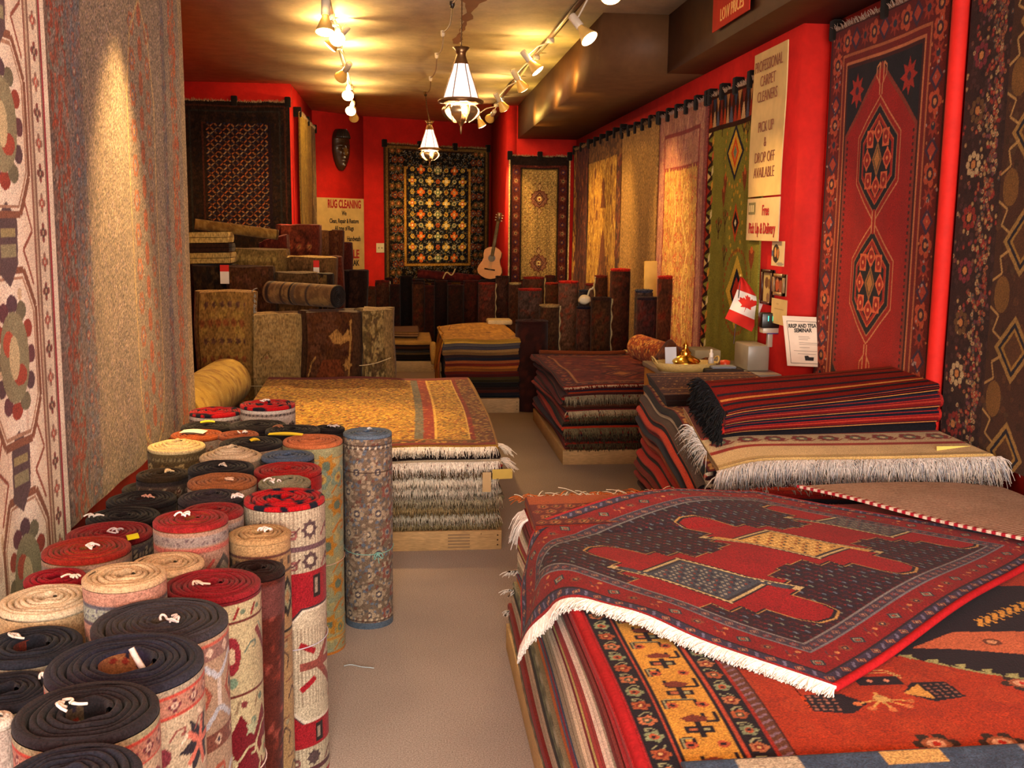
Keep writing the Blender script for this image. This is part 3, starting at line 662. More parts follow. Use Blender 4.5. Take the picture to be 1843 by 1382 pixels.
# dark rug of the back left wall
A0, A1 = ony(322, 180, 11.48), ony(521, 180, 11.48); W = A1[0]-A0[0]; z1 = A0[2]; z0 = 0.85; H = z1-z0
c = Cv(W, H, 110, '#1d120c'); c.speck(0, 0, W, H, 1500, ['#241710', '#2b1a12', '#171010'], 0.02)
for d, cc in ((0.05, '#3a1c12'), (0.1, '#24201c'), (0.23, '#3c1d14'), (0.27, '#1a1412')): c.frame(d, 0.018, cc)
fx0 = ony(371, 222, 11.48)[0]-A0[0]; fx1 = ony(488, 222, 11.48)[0]-A0[0]; fz1 = ony(430, 222, 11.48)[2]-z0; fz0 = ony(430, 412, 11.48)[2]-z0
c.rect(fx0, fz0, fx1, fz1, '#1c1014'); r = 0
for z in np.arange(fz0+0.02, fz1-0.01, 0.041):
    for k, x in enumerate(np.arange(fx0+0.02, fx1-0.02, 0.043)):
        cc = ['#8c5830', '#84684a', '#5c3c28', '#8c4a26'][(k+r*3) % 4]
        if (k+r) % 2: c.line(x-0.014, z-0.012, x+0.016, z+0.014, 0.011, cc)
        else: c.line(x-0.014, z+0.012, x+0.016, z-0.012, 0.011, cc)
        if (k//2+r//2) % 2: c.disc(x, z+0.02, 0.010, '#1c2030')
    r += 1
hang('wall_rug', 'nearly black rug with rows of small orange and cream figures on the back left wall', c, (A0[0], 11.5), (A1[0], 11.5), z0, z1, 'rugs hung on the walls', mat=WOOLFAR, fr='#b8946a')
# yellow rug on the alcove side
c = Cv(2.1, 2.1, 60, '#b89838'); c.speck(0, 0, 2.1, 2.1, 900, ['#c9aa44', '#8a6c24', '#a8872e', '#d0b050'], 0.012, 0.05); c.rect(1.5, 0, 1.62, 2.1, '#7a5a1c'); c.rect(1.62, 0, 2.1, 2.1, '#8f7438'); c.speck(1.62, 0, 2.1, 2.1, 200, ['#6a4e20', '#b89a58'], 0.02, 0.05); c.rect(0, 0, 0.1, 2.1, '#705820')
hang('wall_rug', 'narrow-looking yellow rug with a brown edge on the side of the back alcove', c, (-1.22, 11.68), (-1.22, 13.7), 0.7, 2.83, 'rugs hung on the walls', mat=WOOLFAR, fr='#c8ac80', off=0.04)
# navy and gold garden rug
A0 = onwall(688, 258, WB, WC); A1 = onwall(878, 258, WB, WC); W = float(np.hypot(*(A1-A0)[:2])); z1 = A0[2]; z0 = 0.75; H = z1-z0
c = Cv(W, H, 120, '#171410'); GOLD, ORA, GRN = '#c8a03c', '#c4561c', '#4a5a30'
c.allover(0, 0, W, H, 0.062, [LEAF('#8a7a58', '#2c3a48'), LEAF('#6a5c34', '#5c2c14'), LEAF('#8e8468', '#243040')], jit=0.012)
c.frame(0, 0.03, '#3a2414'); c.frame(0.03, 0.035, '#6a4c22'); c.frame(0.065, 0.03, '#2a1a10')
for d in (0.15, 0.245):
    for k, z in enumerate(np.arange(0.1, H, 0.12)):
        for x in (d, W-d): c.rose(x+0.02*(-1)**k, z, 0.05, [['#7a3c1a', '#2c3040', '#a07c40'], ['#5c4a24', '#8c3c1c', '#b09050']][k % 2], 5)
c.frame(0.31, 0.035, '#a8782c'); c.frame(0.345, 0.012, '#2a1a10')
x0, x1 = 0.37, W-0.37; cols4 = [[GOLD, '#d8c080', '#4a6a40'], [ORA, '#d88a30', '#203040'], [GOLD, ORA, '#e0c890'], ['#b8a870', '#607848', '#d0b060']]
c.rect(x0, 0.37, x1, H-0.3, '#141419'); r = 0
c.allover(x0, 0.37, x1, H-0.3, 0.05, [LEAF('#8f8254', '#30485c'), LEAF('#b8aa80', '#1c2430'), LEAF('#60682c', '#8c4a1c')], jit=0.01)
for j, z in enumerate(np.arange(0.42, H-0.32, 0.155)):
    for i in range(7):
        x = x0+(x1-x0)*(i+0.5)/7; q = cols4[(min(i, 6-i)+j*2) % 4]
        if (i+j) % 2: c.rose(x, z, 0.062, q, 4); c.disc(x, z, 0.012, '#e8d8a0')
        else: c.rose(x, z, 0.034, [q[0], '#14141c', q[1]], 6)
c.mirror_x(); c.jitter(0.05)
hang('wall_rug', 'navy and gold floral rug in the middle of the back wall, lit by a lamp', c, A0[:2], A1[:2], z0, z1, 'rugs hung on the walls', mat=WOOLFAR, fr='#a88a58', nclip=4, wave=0.006)
# prayer-size rug with two medallions
A0, A1 = ony(916, 280, 12.97), ony(1027, 275, 12.97); W = A1[0]-A0[0]; z1 = A0[2]; z0 = 0.8; H = z1-z0
c = Cv(W, H, 150, '#8a6c3c'); c.allover(0, 0, W, H, 0.03, [D_(['#b0904c', '#5c4022']), D_(['#c4a45c', '#7a4020']), D_(['#9c7c40', '#b89a58'])])
for k, z in enumerate([ony(970, 358, 12.97)[2]-z0, ony(970, 473, 12.97)[2]-z0]):
    for q in (0.12, 0.105): c.star(W/2, z, q, '#5a2a1c' if q > 0.11 else '#7c5038', 12, 0.8)
    for a in (-1, 1): c.dias(W/2, z+a*0.15, 0.035, 0.055, ['#5a2a1c', '#a88450'])
    c.dias(W/2, z, 0.07, 0.09, ['#4a2c24', '#8c5a34', '#3c2830'], 0.75); c.disc(W/2, z, 0.03, '#d0b468'); c.disc(W/2, z, 0.013, '#7a2c1c')
c.frame(0, 0.02, '#8c7450'); c.frame(0.02, 0.06, '#24140e'); c.fborder(0.045, 0.1, '#4a1c14', [R_(['#6a3424', '#8c6a44', '#30241c'], 5), S_('#3a2030', '#8a5a34')], 0.11); c.frame(0.145, 0.02, '#241812'); c.frame(0.165, 0.012, '#7a6030')
c.rect(0, 0, 0.02, H, '#c4a46c'); c.rect(W-0.02, 0, W, H, '#c4a46c'); c.rect(0.02, H-0.12, W-0.02, H, '#20130e'); c.jitter(0.08)
hang('wall_rug', 'gold rug with two small medallions at the right end of the back wall', c, (A0[0], 13.0), (A1[0], 13.0), z0, z1, 'rugs hung on the walls', mat=WOOLFAR, fr='#b0946a')
# the row along the right wall
def rw(label, y0, y1, z0, z1, c, **k): return hang('wall_rug', label, c, (2.12, y0), (2.12, y1), z0, z1, 'rugs hung on the walls', **k)
c = Cv(1.1, 2.1, 60, '#4c1c10'); c.speck(0, 0, 1.1, 2.1, 700, ['#6a2a16', '#301410', '#8a4a20', '#5c2c18'], 0.02, 0.04); c.rect(0.0, 0, 0.12, 2.1, '#6a4418'); c.speck(0, 0, 0.2, 2.1, 120, ['#b0802c'], 0.02, 0.04); c.frame(0, 0.04, '#2c1810')
rw('dark red-brown rug in the far corner of the right wall', 12.85, 11.82, 0.5, 2.56, c, mat=WOOLFAR, fr='#a08058')
W, H = 1.8, 2.05; c = Cv(W, H, 80, '#a87c30'); c.speck(0, 0, W, H, 2600, ['#c89c3c', '#7a4c1c', '#b88a34', '#8f5c20', '#d8b050'], 0.012, 0.045)
for z in (1.45, 0.8): c.poly([(0.75, z-0.12), (0.85, z+0.02), (0.8, z+0.1), (0.9, z+0.2), (1.0, z+0.1), (0.95, z+0.02), (1.05, z-0.12)], '#6a3a1a')
c.poly([(0.62, 0.0), (0.58, 0.55), (0.75, 0.78), (0.82, 1.0), (0.9, 1.12), (0.98, 1.0), (1.05, 0.78), (1.25, 0.55), (1.2, 0.0)], '#6c3a18'); c.speck(0.62, 0.0, 1.2, 0.8, 120, ['#8a5424', '#54300f'], 0.02, 0.05)
for x, z in ((0.35, 1.4), (0.5, 1.25), (1.3, 1.4), (1.4, 1.2), (0.4, 1.7), (1.3, 1.7)): c.disc(x, z, 0.05, '#6a3c1c', 0.06)
c.rect(1.58, 0, 1.8, H, '#4c2c14'); c.speck(1.6, 0, 1.78, H, 120, ['#8a5a2c', '#6a3018'], 0.03); c.rect(0, H-0.22, W, H, '#54381c'); c.speck(0, H-0.22, W, H, 120, ['#7a5428'], 0.03)
rw('golden rug with a brown tree figure on the right wall', 11.78, 9.98, 0.5, 2.55, c, mat=WOOLFAR, nclip=6)
W, H = 1.45, 2.0; c = Cv(W, H, 100, '#98743c'); c.allover(0, 0, W, H, 0.035, [D_(['#a8824a', '#8a6834']), D_(['#8f6c3a', '#a07c48']), D_(['#9a7a44', '#7c5c30'])], jit=0.006); c.jitter(0.1)
rw('plain tan rug between the golden and the pink rug on the right wall', 9.95, 8.52, 0.5, 2.51, c, mat=WOOLFAR, nclip=6, fr='#7a6048')
W, H = 1.36, 2.02; c = Cv(W, H, 130, '#a06c58'); c.speck(0, 0, W, H, 1800, ['#8a5048', '#b48468', '#94605a', '#a8785c'], 0.012, 0.03)
c.frame(0.16, 0.03, '#7a2c28'); c.rect(0.19, 0.19, W-0.19, H-0.42, '#a8823c'); c.rect(0.19, H-0.45, W-0.19, H-0.42, '#7a2c28')
c.speck(0.19, 0.19, W-0.19, H-0.45, 2600, ['#c49a48', '#b05a34', '#caa454', '#98602c', '#b88a50'], 0.009, 0.028)
for z in np.arange(0.25, H-0.5, 0.16):
    for i, x in enumerate(np.linspace(0.3, W-0.3, 6)):
        c.rose(x, z+(0.08 if i % 2 else 0), 0.04, [['#b0562c', '#d8b060', '#7a3c28'], ['#c8a054', '#9c4a2c', '#e0c070']][i % 2], 5)
for a in (-1, 1): c.pline([(W/2+a*0.2, 0.3), (W/2+a*0.12, 0.7), (W/2+a*0.24, 0.95), (W/2+a*0.08, 1.2), (W/2+a*0.14, 1.45)], 0.02, '#d8b468')
c.mirror_x(); c.rect(W-0.05, 0, W, H, '#7c3c34'); c.rect(0, 0, 0.03, H, '#6a3028'); c.jitter(0.09)
rw('pink and gold rug with an inner frame, brightly lit on the right wall', 8.47, 7.12, 0.5, 2.5, c, nclip=6, fr='#b0988c')
# green kilim
W, H = 1.12, 2.2; c = Cv(W, H, 220, '#78742c'); z0 = 0.35
c.speck(0.1, 0, W, H-0.2, 700, ['#80782f', '#6f6c2a', '#747430'], 0.012)
yk = lambda px: (7.06-2.12/((onx(px, 300, 2.12)[0]/onx(px, 300, 2.12)[1])))
def P(px, py): p = onx(px, py, 2.12); return (7.06-p[1], p[2]-z0)
def K(px, py, rx, ry, cols, k=0.72): x, z = P(px, py); c.dias(x, z, rx, ry, cols, k)
x, z = P(1337, 262)
for a in np.linspace(0, 2*PI, 26): c.disc(x+0.21*math.cos(a), z+0.22*math.sin(a), 0.014, '#b8822c')
c.dias(x, z, 0.165, 0.185, ['#20202c'], 1); c.dias(x, z, 0.13, 0.145, ['#c89a34'], 1); c.dias(x, z, 0.075, 0.1, ['#c0461c'], 1); c.dias(x, z, 0.05, 0.066, ['#c46a2c'], 1); c.dias(x, z, 0.032, 0.045, ['#6a7c60'], 1)
x, z = P(1336, 392)
for a in np.linspace(0, 2*PI, 20): c.disc(x+0.12*math.cos(a), z+0.2*math.sin(a), 0.014, '#b8902c')
c.dias(x, z, 0.075, 0.13, ['#b8481c'], 1); c.dias(x, z, 0.06, 0.08, ['#281c20'], 1); c.dias(x, z, 0.022, 0.026, ['#d8cca0'], 1)
x, z = P(1336, 520)
for a in np.linspace(0, 2*PI, 40): c.disc(x+0.24*math.cos(a), z+0.27*math.sin(a), 0.014, '#8c4c20')
c.dias(x, z, 0.19, 0.24, ['#caa83c'], 1); c.dias(x, z, 0.12, 0.16, ['#1c1c28'], 1); c.dias(x, z, 0.08, 0.1, ['#a83020'], 1)
for (px, py) in ((1316, 450), (1313, 210), (1372, 390), (1304, 400), (1318, 385), (1360, 215), (1366, 195), (1353, 210)):
    x, z = P(px, py); c.line(x, z-0.09, x, z+0.06, 0.012, '#3c2418')
    for q in (-1, 1):
        c.line(x, z-0.05, x+q*0.05, z+0.02, 0.012, '#3c2418'); c.line(x, z, x+q*0.035, z+0.055, 0.01, '#5c2c1c'); c.disc(x+q*0.05, z+0.03, 0.014, '#8c3a20')
for (px, py) in ((1366, 458), (1318, 322), (1370, 352), (1353, 312), (1314, 345)):
    x, z = P(px, py); c.poly([(x-0.05, z+0.05), (x+0.05, z+0.05), (x+0.04, z-0.01), (x, z-0.08), (x-0.04, z-0.01)], '#7a3c20'); c.disc(x, z+0.05, 0.022, '#b85c2c'); c.line(x, z-0.08, x, z-0.15, 0.008, '#5c4018')
x, z = P(1303, 300)
for k, zz in enumerate(np.arange(0, H, 0.1)):      # toothed side border
    c.poly([(0, zz), (0.1, zz+0.025), (0.1, zz+0.075), (0, zz+0.1)], '#2a1410'); c.poly([(0.0, zz+0.02), (0.07, zz+0.05), (0.0, zz+0.08)], ['#8c2418', '#c8a468', '#a04020'][k % 3]); c.poly([(0.08, zz+0.05), (0.115, zz+0.075), (0.115, zz+0.125), (0.08, zz+0.1)], ['#c08a34', '#c9b880', '#b0502c'][k % 3])
c.rect(0, H-0.25, W, H, '#341810')
for k, x in enumerate(np.arange(0.0, W, 0.075)): c.poly([(x, H-0.22), (x+0.037, H-0.08), (x+0.075, H-0.22)], ['#a8401c', '#b89468', '#4c5060', '#8c2c1c'][k % 4]); c.poly([(x, H-0.03), (x+0.037, H-0.13), (x+0.075, H-0.03)], ['#6a2418', '#303848', '#a87848'][k % 3])
c.jitter(0.05)
rw('olive green flat-woven rug with a column of diamonds on the right wall', 7.06, 5.94, z0, z0+H-0.05, c, mat=KILIM, nclip=5, fr='#b8a088')
# tall red rug with two hooked hexagons
Yl, Yr, z0, z1 = 5.42, 4.2, 0.45, 2.64; W, H = Yl-Yr, z1-z0; c = Cv(W, H, 280, '#8f1c16')
def P(px, py): p = onx(px, py, 2.24); return (Yl-p[1], p[2]-z0)
DR, NV, OR, LT = '#8c1812', '#17141c', '#b4502c', '#b87850'
c.frame(0, 0.02, '#3a100e'); c.fborder(0.02, 0.14, '#5c1410', [S_('#8c3020', '#2c2c38'), R_(['#a8482c', '#3c2028', '#b87848'], 5), D_(['#3a2438', '#9c3c28'])], 0.1)
c.speck(0.02, 0.02, 0.16, H-0.02, 90, ['#b06a40', '#98807a'], 0.007); c.speck(W-0.16, 0.02, W-0.02, H-0.02, 90, ['#b06a40', '#98807a'], 0.007)
c.frame(0.155, 0.012, '#a05a38'); c.frame(0.167, 0.03, '#6a1a14'); c.frame(0.197, 0.012, '#b06a44'); c.frame(0.209, 0.02, '#3c0f10')
x0, x1, y0, y1 = 0.229, W-0.229, 0.229, H-0.229; c.rect(x0, y0, x1, y1, NV); cx = W/2
c.poly([(x0, y0+0.24), (cx-0.1, y0), (cx+0.1, y0), (x1, y0+0.24), (x1, y1-0.33), (cx, y1-0.01), (x0, y1-0.33)], '#7c3020')
c.poly([(x0+0.02, y0+0.24), (cx-0.09, y0), (cx+0.09, y0), (x1-0.02, y0+0.24), (x1-0.02, y1-0.34), (cx, y1-0.04), (x0+0.02, y1-0.34)], '#901612')
for z in np.arange(y0+0.25, y1-0.36, 0.03):
    for q in (x0+0.03, x1-0.03): c.rect(q-0.01, z, q+0.01, z+0.014, '#3c1014')
for sx in (-1, 1): c.star(cx+sx*0.27, y1-0.12, 0.085, '#98281c', 8, 0.55); c.disc(cx+sx*0.27, y1-0.12, 0.02, '#3c2030'); c.star(cx+sx*0.27, y0+0.05, 0.07, '#98281c', 8, 0.55); c.star(cx+sx*0.17, 0.99-0.02, 0.062, '#34202a', 8, 0.6); c.disc(cx+sx*0.17, 0.97, 0.02, '#a84030')
def hexa(z, k, col, wf=1.0):
    h, wd = 0.30*k, 0.225*k*wf; c.poly([(cx, z-h), (cx+wd, z-h*0.38), (cx+wd, z+h*0.38), (cx, z+h), (cx-wd, z+h*0.38), (cx-wd, z-h*0.38)], col)
M1, M2 = P(1592, 284)[1], P(1588, 512)[1]
for z in (M1, M2):
    hexa(z, 1.0, LT); hexa(z, 0.965, DR); hexa(z, 0.87, '#9c6040'); hexa(z, 0.84, NV); hexa(z, 0.72, OR); hexa(z, 0.69, '#8c1c16'); hexa(z, 0.62, '#15131c')
    for k in range(8):
        a = k*PI/4; rr = 0.115 if k % 2 == 0 else 0.125; px_, pz_ = cx+math.cos(a)*rr*0.9, z+math.sin(a)*rr*1.12
        c.dias(px_, pz_, 0.048, 0.055, ['#c4603c'], 1) if k % 2 == 0 else c.rect(px_-0.034, pz_-0.04, px_+0.034, pz_+0.04, '#c4603c')
        c.disc(px_, pz_, 0.026, '#8c2018', 0.032); c.disc(px_, pz_, 0.01, '#d08050')
    c.dias(cx, z, 0.05, 0.085, ['#8c5c34', '#5c4a2c', '#a8703c'])
mid = (M1+M2)/2; c.rect(cx-0.02, mid-0.05, cx+0.02, mid+0.05, LT); c.rect(cx-0.01, mid-0.06, cx+0.01, mid+0.06, DR)
for z, s in ((M1+0.3, 1), (M2-0.3, -1)):
    c.pline([(cx-0.012, z), (cx-0.012, z+s*0.05), (cx-0.05, z+s*0.09), (cx-0.05, z+s*0.13), (cx-0.02, z+s*0.15), (cx-0.02, z+s*0.06)], 0.009, LT); c.pline([(cx+0.012, z), (cx+0.012, z+s*0.05), (cx+0.05, z+s*0.09), (cx+0.05, z+s*0.13), (cx+0.02, z+s*0.15), (cx+0.02, z+s*0.06)], 0.009, LT)
c.jitter(0.05)
hang('wall_rug', 'tall red rug with two dark hexagon medallions and navy corners on the right wall', c, (2.27, Yl), (2.27, Yr), z0, z1, 'rugs hung on the walls', fr='#a89080', off=0.012, wave=0.004)
# dark dotted rug at the right edge
Yl, Yr, z0, z1 = 4.08, 2.6, 0.72, 2.68; W, H = Yl-Yr, z1-z0; c = Cv(W, H, 280, '#2c1812')
c.speck(0, 0, 0.3, H, 500, ['#38201a', '#24120e', '#3c2420'], 0.012)
dc = ['#8c3424', '#8c7044', '#5a323c', '#8c5630', '#a08c64', '#78261e', '#4c4a42', '#6a3a28']
for k in range(900):
    x = abs(rng.normal())*0.07; x = 0.26-x if rng.random() < 0.8 else rng.uniform(0, 0.3); z = rng.uniform(0, H)
    c.disc(x, z, 0.009, dc[k % 8]); c.disc(x, z, 0.004, dc[(k*3+1) % 8])
for k, z in enumerate(np.arange(0.1, H, 0.21)):
    x = 0.1; q = ['#7c261c', '#a8946c', '#5a4022', '#6a262c'][k % 4]
    for i in range(8): c.disc(x+0.038*math.cos(i*PI/4), z+0.038*math.sin(i*PI/4), 0.014, q)
    c.disc(x, z, 0.016, '#a8703c')
c.rect(0.3, 0, W, H, '#3e2414'); c.speck(0.3, 0, W, H, 900, ['#4c2e18', '#34200f', '#46301c'], 0.014)
for k, z in enumerate(np.arange(0.05, H, 0.4)):
    x = 0.47; c.dias(x, z, 0.12, 0.13, ['#8a6c38', '#1c1820', '#8a6a30', '#4c3018'], 0.8)
    c.pline([(0.3, z-0.15), (0.36, z-0.12), (0.34, z-0.06), (0.4, z-0.03)], 0.01, '#9c7c48'); c.pline([(0.3, z+0.15), (0.36, z+0.12), (0.33, z+0.06), (0.39, z+0.03)], 0.01, '#9c7c48'); c.disc(0.37, z+0.2, 0.05, '#6a4a20', 0.07)
c.jitter(0.06)
hang('wall_rug', 'dark brown rug dotted with small coloured flowers at the right edge', c, (2.27, Yl), (2.27, Yr), z0, z1, 'rugs hung on the walls', off=0.004, t=0.008, wave=0.002)

# ------------------------------------------------------------------ signs, pictures and papers
def board(name, label, cat, Apt, Bpt, z0, z1, col, off=0.03, t=0.006, group=None, wave=0.0, curve=None):
    """upright board between two ground points; returns the object, its centre line helper"""
    A = np.array([*Apt, 0.]); B = np.array([*Bpt, 0.]); d = B-A; L = np.linalg.norm(d); d /= L; n = np.array([-d[1], d[0], 0])
    if n@(CAMP-A) < 0: n = -n
    c = Cv(L, z1-z0, 40, col) if not isinstance(col, Cv) else col
    U, V = np.meshgrid(np.linspace(0, 1, c.nx), np.linspace(0, 1, c.ny), indexing='ij')
    Pp = A+U[..., None]*d*L+(off+wave*np.sin(V*5+U))[..., None]*n; Pp[..., 2] = z0+(z1-z0)*V
    m = MB(); sheet(m, Pp, c.lin(), n, t); o = m.build(name, PAPER); tag(o, label, cat, group)
    def at(u, v, e=0.001): return A+d*L*u+n*(off+abs(wave)+e)+np.array([0, 0, z0+(z1-z0)*v])
    return o, at, d, L
Z3 = (0, 0, 1)
o, at, d, L = board('sign', 'tall cream hand-lettered sign for carpet cleaners on the right wall', 'sign', (2.12, 6.1), (2.12, 5.56), 1.8, 2.62, '#d2b478', off=0.075, wave=0.004)
for i, (s, sz) in enumerate((('PROFESSIONAL', 0.092), ('CARPET', 0.088), ('CLEANERS', 0.088), (None, 0), ('PICK UP', 0.088), ('&', 0.08), ('DROP OFF', 0.088), ('AVAILABLE', 0.088))):
    if s: text(s, sz, at(0.5, 0.895-i*0.105, 0.002), d, Z3, INK_BROWN, o, sx=0.72 if len(s) > 9 else 0.8, bold=-0.0016)
o, at, d, L = board('sign', 'small cream sign with red lettering about pick up and delivery, below the tall one', 'sign', (2.12, 6.12), (2.12, 5.58), 1.545, 1.79, '#cdb488', off=0.07)
text('Free', 0.085, at(0.6, 0.7, 0.002), d, Z3, INK_RED, o, sx=0.75, bold=0.001); text('Pick Up & Delivery', 0.088, at(0.5, 0.28, 0.002), d, Z3, INK_RED, o, sx=0.66, bold=0.001)
m = MB(); a = at(0.05, 0.62, 0.0015); m.add([a, a+d*0.12, a+d*0.12+[0, 0, 0.07], a+[0, 0, 0.07]], lin('#7c7450'), [[0, 1, 2, 3]]); a = at(0.07, 0.68, 0.0022)
for k in range(3): b = a+d*0.032*k; m.add([b, b+d*0.022, b+d*0.022+[0, 0, 0.04], b+[0, 0, 0.04]], lin('#cdbf94'), [[0, 1, 2, 3]])
m.build('money_drawing', PAPER, o, False)
o, at, d, L = board('sign', 'red sign with cream letters hung on the face of the brown soffit', 'sign', (1.85, 6.22), (1.85, 5.55), 2.765, 3.09, '#b82a14', off=0.03)
text('LOW PRICES', 0.1, at(0.55, 0.2, 0.002), d, Z3, INK_CREAM, o, sx=0.75); text('Silk - Wool - Vegetal', 0.085, at(0.5, 0.6, 0.002), d, Z3, INK_CREAM, o, sx=0.62)
SA, SB = onwall(567, 355, WA, WB), onwall(652, 355, WA, WB); zt = SA[2]; zb = onwall(610, 497, WA, WB)[2]-0.25
o, at, d, L = board('sign', 'cream rug cleaning sign with red and black letters on the back wall', 'sign', SA[:2], SB[:2], zb, zt, '#c8a864', off=0.03)
vv = lambda py: (onwall(615, py, WA, WB)[2]-zb)/(zt-zb)
text('RUG CLEANING', 0.15, at(0.58, vv(368), 0.003), d, Z3, INK_RED, o, sx=0.53, bold=0.005)
for s, py, sz in (('We', 384, 0.085), ('Clean, Repair & Restore', 398, 0.085), ('All type of Rugs', 411, 0.085), ('Handwash', 430, 0.095)): text(s, sz, at(0.57 if s != 'Handwash' else 0.77, vv(py), 0.003), d, Z3, INK_BLACK, o, sx=0.6, bold=0.002)
text('SALE', 0.16, at(0.74, vv(458), 0.003), d, Z3, INK_RED, o, sx=0.7, bold=0.004); text('SHAK', 0.11, at(0.76, vv(474), 0.003), d, Z3, INK_BLACK, o, sx=0.7, bold=0.003)
# light switch
SA, SB = onwall(677, 446, WB, WC), onwall(691, 446, WB, WC)
o, at, d, L = board('light_switch', 'cream double switch plate on the red back wall', 'light switch', SA[:2], SB[:2], SA[2]-0.065, SA[2]+0.065, '#e0cc98', off=0.012, t=0.01)
for u in (0.3, 0.7):
    m = MB(); p = at(u, 0.5, 0.0); m.lathe([(0.012, 0), (0.01, 0.012), (0.0005, 0.014)], lin('#a89468'), p, 10, (0, -1, 0)); m.build('toggle', PLAS, o)
# photographs by the desk, on the right wall
def pic(label, px0, px1, py0, py1, frame, bg, figs, off=0.03, cat='picture', name='framed_picture', bw=0.02):
    A_ = onx(px0, (py0+py1)/2, 2.1); B_ = onx(px1, (py0+py1)/2, 2.1); z1 = onx((px0+px1)/2, py0, 2.1)[2]; z0 = onx((px0+px1)/2, py1, 2.1)[2]
    L = A_[1]-B_[1]; c = Cv(L, z1-z0, 220, bg)
    for f in figs: c.disc(f[0]*L, f[1]*(z1-z0), f[2]*L, f[4], f[3]*(z1-z0))
    if frame: c.frame(0, bw, frame)
    o, at, d, L = board(name, label, cat, (2.12, A_[1]), (2.12, B_[1]), z0, z1, c, off=off, t=0.012 if frame else 0.002)
    if frame:
        m = MB(); H = z1-z0
        def fn(a, b, zc): return at(0, 0, 0)+d*a+np.array([-1., 0, 0])*b+np.array([0, 0, zc])
        for q in ((0, L, 0, bw), (0, L, H-bw, H), (0, bw, 0, H), (L-bw, L, 0, H)): m.box(q[0], q[1], -0.004, 0.012, q[2], q[3], lin(frame), fn)
        m.build('frame', VARN, o, False)
    return o
pic('tall dark-framed picture of people beside the smaller framed one', 1375, 1394, 485, 548, '#3a1812', '#b09a64', [(0.4, 0.62, 0.16, 0.16, '#5c3c24'), (0.65, 0.6, 0.14, 0.14, '#7a5c30'), (0.55, 0.2, 0.13, 0.14, '#7a5c44')], bw=0.016)
pic('small brown-framed photograph of two people in front of the red wall', 1396, 1416, 493, 532, '#8c6c48', '#3c1810', [(0.3, 0.5, 0.16, 0.3, '#a04828'), (0.62, 0.42, 0.18, 0.3, '#8c4a34'), (0.3, 0.72, 0.09, 0.08, '#c08058')], bw=0.018)
pic('curled magazine clipping pinned under the small cream sign', 1398, 1421, 434, 479, None, '#c8b48c', [(0.35, 0.5, 0.26, 0.36, '#2c1c18'), (0.3, 0.55, 0.08, 0.2, '#c08c50'), (0.5, 0.5, 0.07, 0.2, '#b06c3c'), (0.05, 0.5, 0.1, 0.12, '#4c5470'), (0.7, 0.1, 0.28, 0.06, '#8c847c')], off=0.05, cat='clipping', name='magazine_clipping')
pic('cream note pinned on the red wall behind the cash register display', 1394, 1422, 538, 584, None, '#c4aa78', [(0.5, 0.6, 0.3, 0.012, '#9c8458'), (0.4, 0.8, 0.3, 0.01, '#9c8458')], off=0.04, cat='note', name='paper_note')

# carved mask
pm = onwall(611, 270, WA, WB); d = np.array([WB[0]-WA[0], WB[1]-WA[1], 0.]); d /= np.linalg.norm(d); n = np.array([-d[1], d[0], 0]); n = n if n@(CAMP-pm) > 0 else -n
nu, nv = 34, 44; U, V = np.meshgrid(np.linspace(-1, 1, nu), np.linspace(-1, 1, nv), indexing='ij'); hw, hh = 0.135, 0.27
wd = np.where(V > 0, np.sqrt(np.clip(1-(V*0.92)**4, 0.05, 1)), (1-0.55*(-V)**1.5)*np.sqrt(np.clip(1-(-V*0.97)**6, 0.02, 1)))
g = lambda x, y, sx, sy: np.exp(-((U-x)/sx)**2-((V-y)/sy)**2)
pm = pm+n*0.012
dep = 0.11*np.sqrt(np.clip(1-U**2*0.9, 0.02, 1))*np.sqrt(np.clip(1-(V*0.95)**2*0.8, 0.05, 1))
dep += 0.05*g(0, -0.05, 0.13, 0.26)+0.025*g(0, -0.2, 0.24, 0.1)+0.03*(g(-0.4, 0.2, 0.32, 0.07)+g(0.4, 0.2, 0.32, 0.07))-0.03*(g(-0.4, 0.05, 0.25, 0.07)+g(0.4, 0.05, 0.25, 0.07))+0.018*(g(-0.4, 0.03, 0.14, 0.035)+g(0.4, 0.03, 0.14, 0.035))
dep += 0.025*g(0, -0.42, 0.3, 0.05)+0.025*g(0, -0.54, 0.26, 0.05)-0.02*g(0, -0.48, 0.28, 0.025)+0.03*g(0, -0.78, 0.3, 0.12)+0.02*(g(-0.5, -0.15, 0.2, 0.2)+g(0.5, -0.15, 0.2, 0.2))
dep += np.where(V > 0.55, 0.03+0.012*np.sin(U*26), 0)
PM = pm+(U*wd*hw)[..., None]*d+dep[..., None]*n; PM[..., 2] += V*hh
C = np.tile(lin('#3a2412'), (nu, nv, 1)); C[V > 0.55] = lin('#241a12'); C[(np.abs(U) < 0.2) & (V > -0.3) & (V < 0.1)] = lin('#6a4a20')
m = MB(); m.grid(PM, C); m.grid(np.stack([PM[:, 0], PM[:, 0]-dep[:, 0, None]*n], 1), lin('#2a1a10'))
for e in (0, -1):
    bk = PM[e]-dep[e][:, None]*n; m.grid(np.stack([PM[e], bk], 1), lin('#2a1a10'))
tag(m.build('carved_mask', VARN), 'carved dark wooden face mask on the red back wall above the cleaning sign', 'mask')
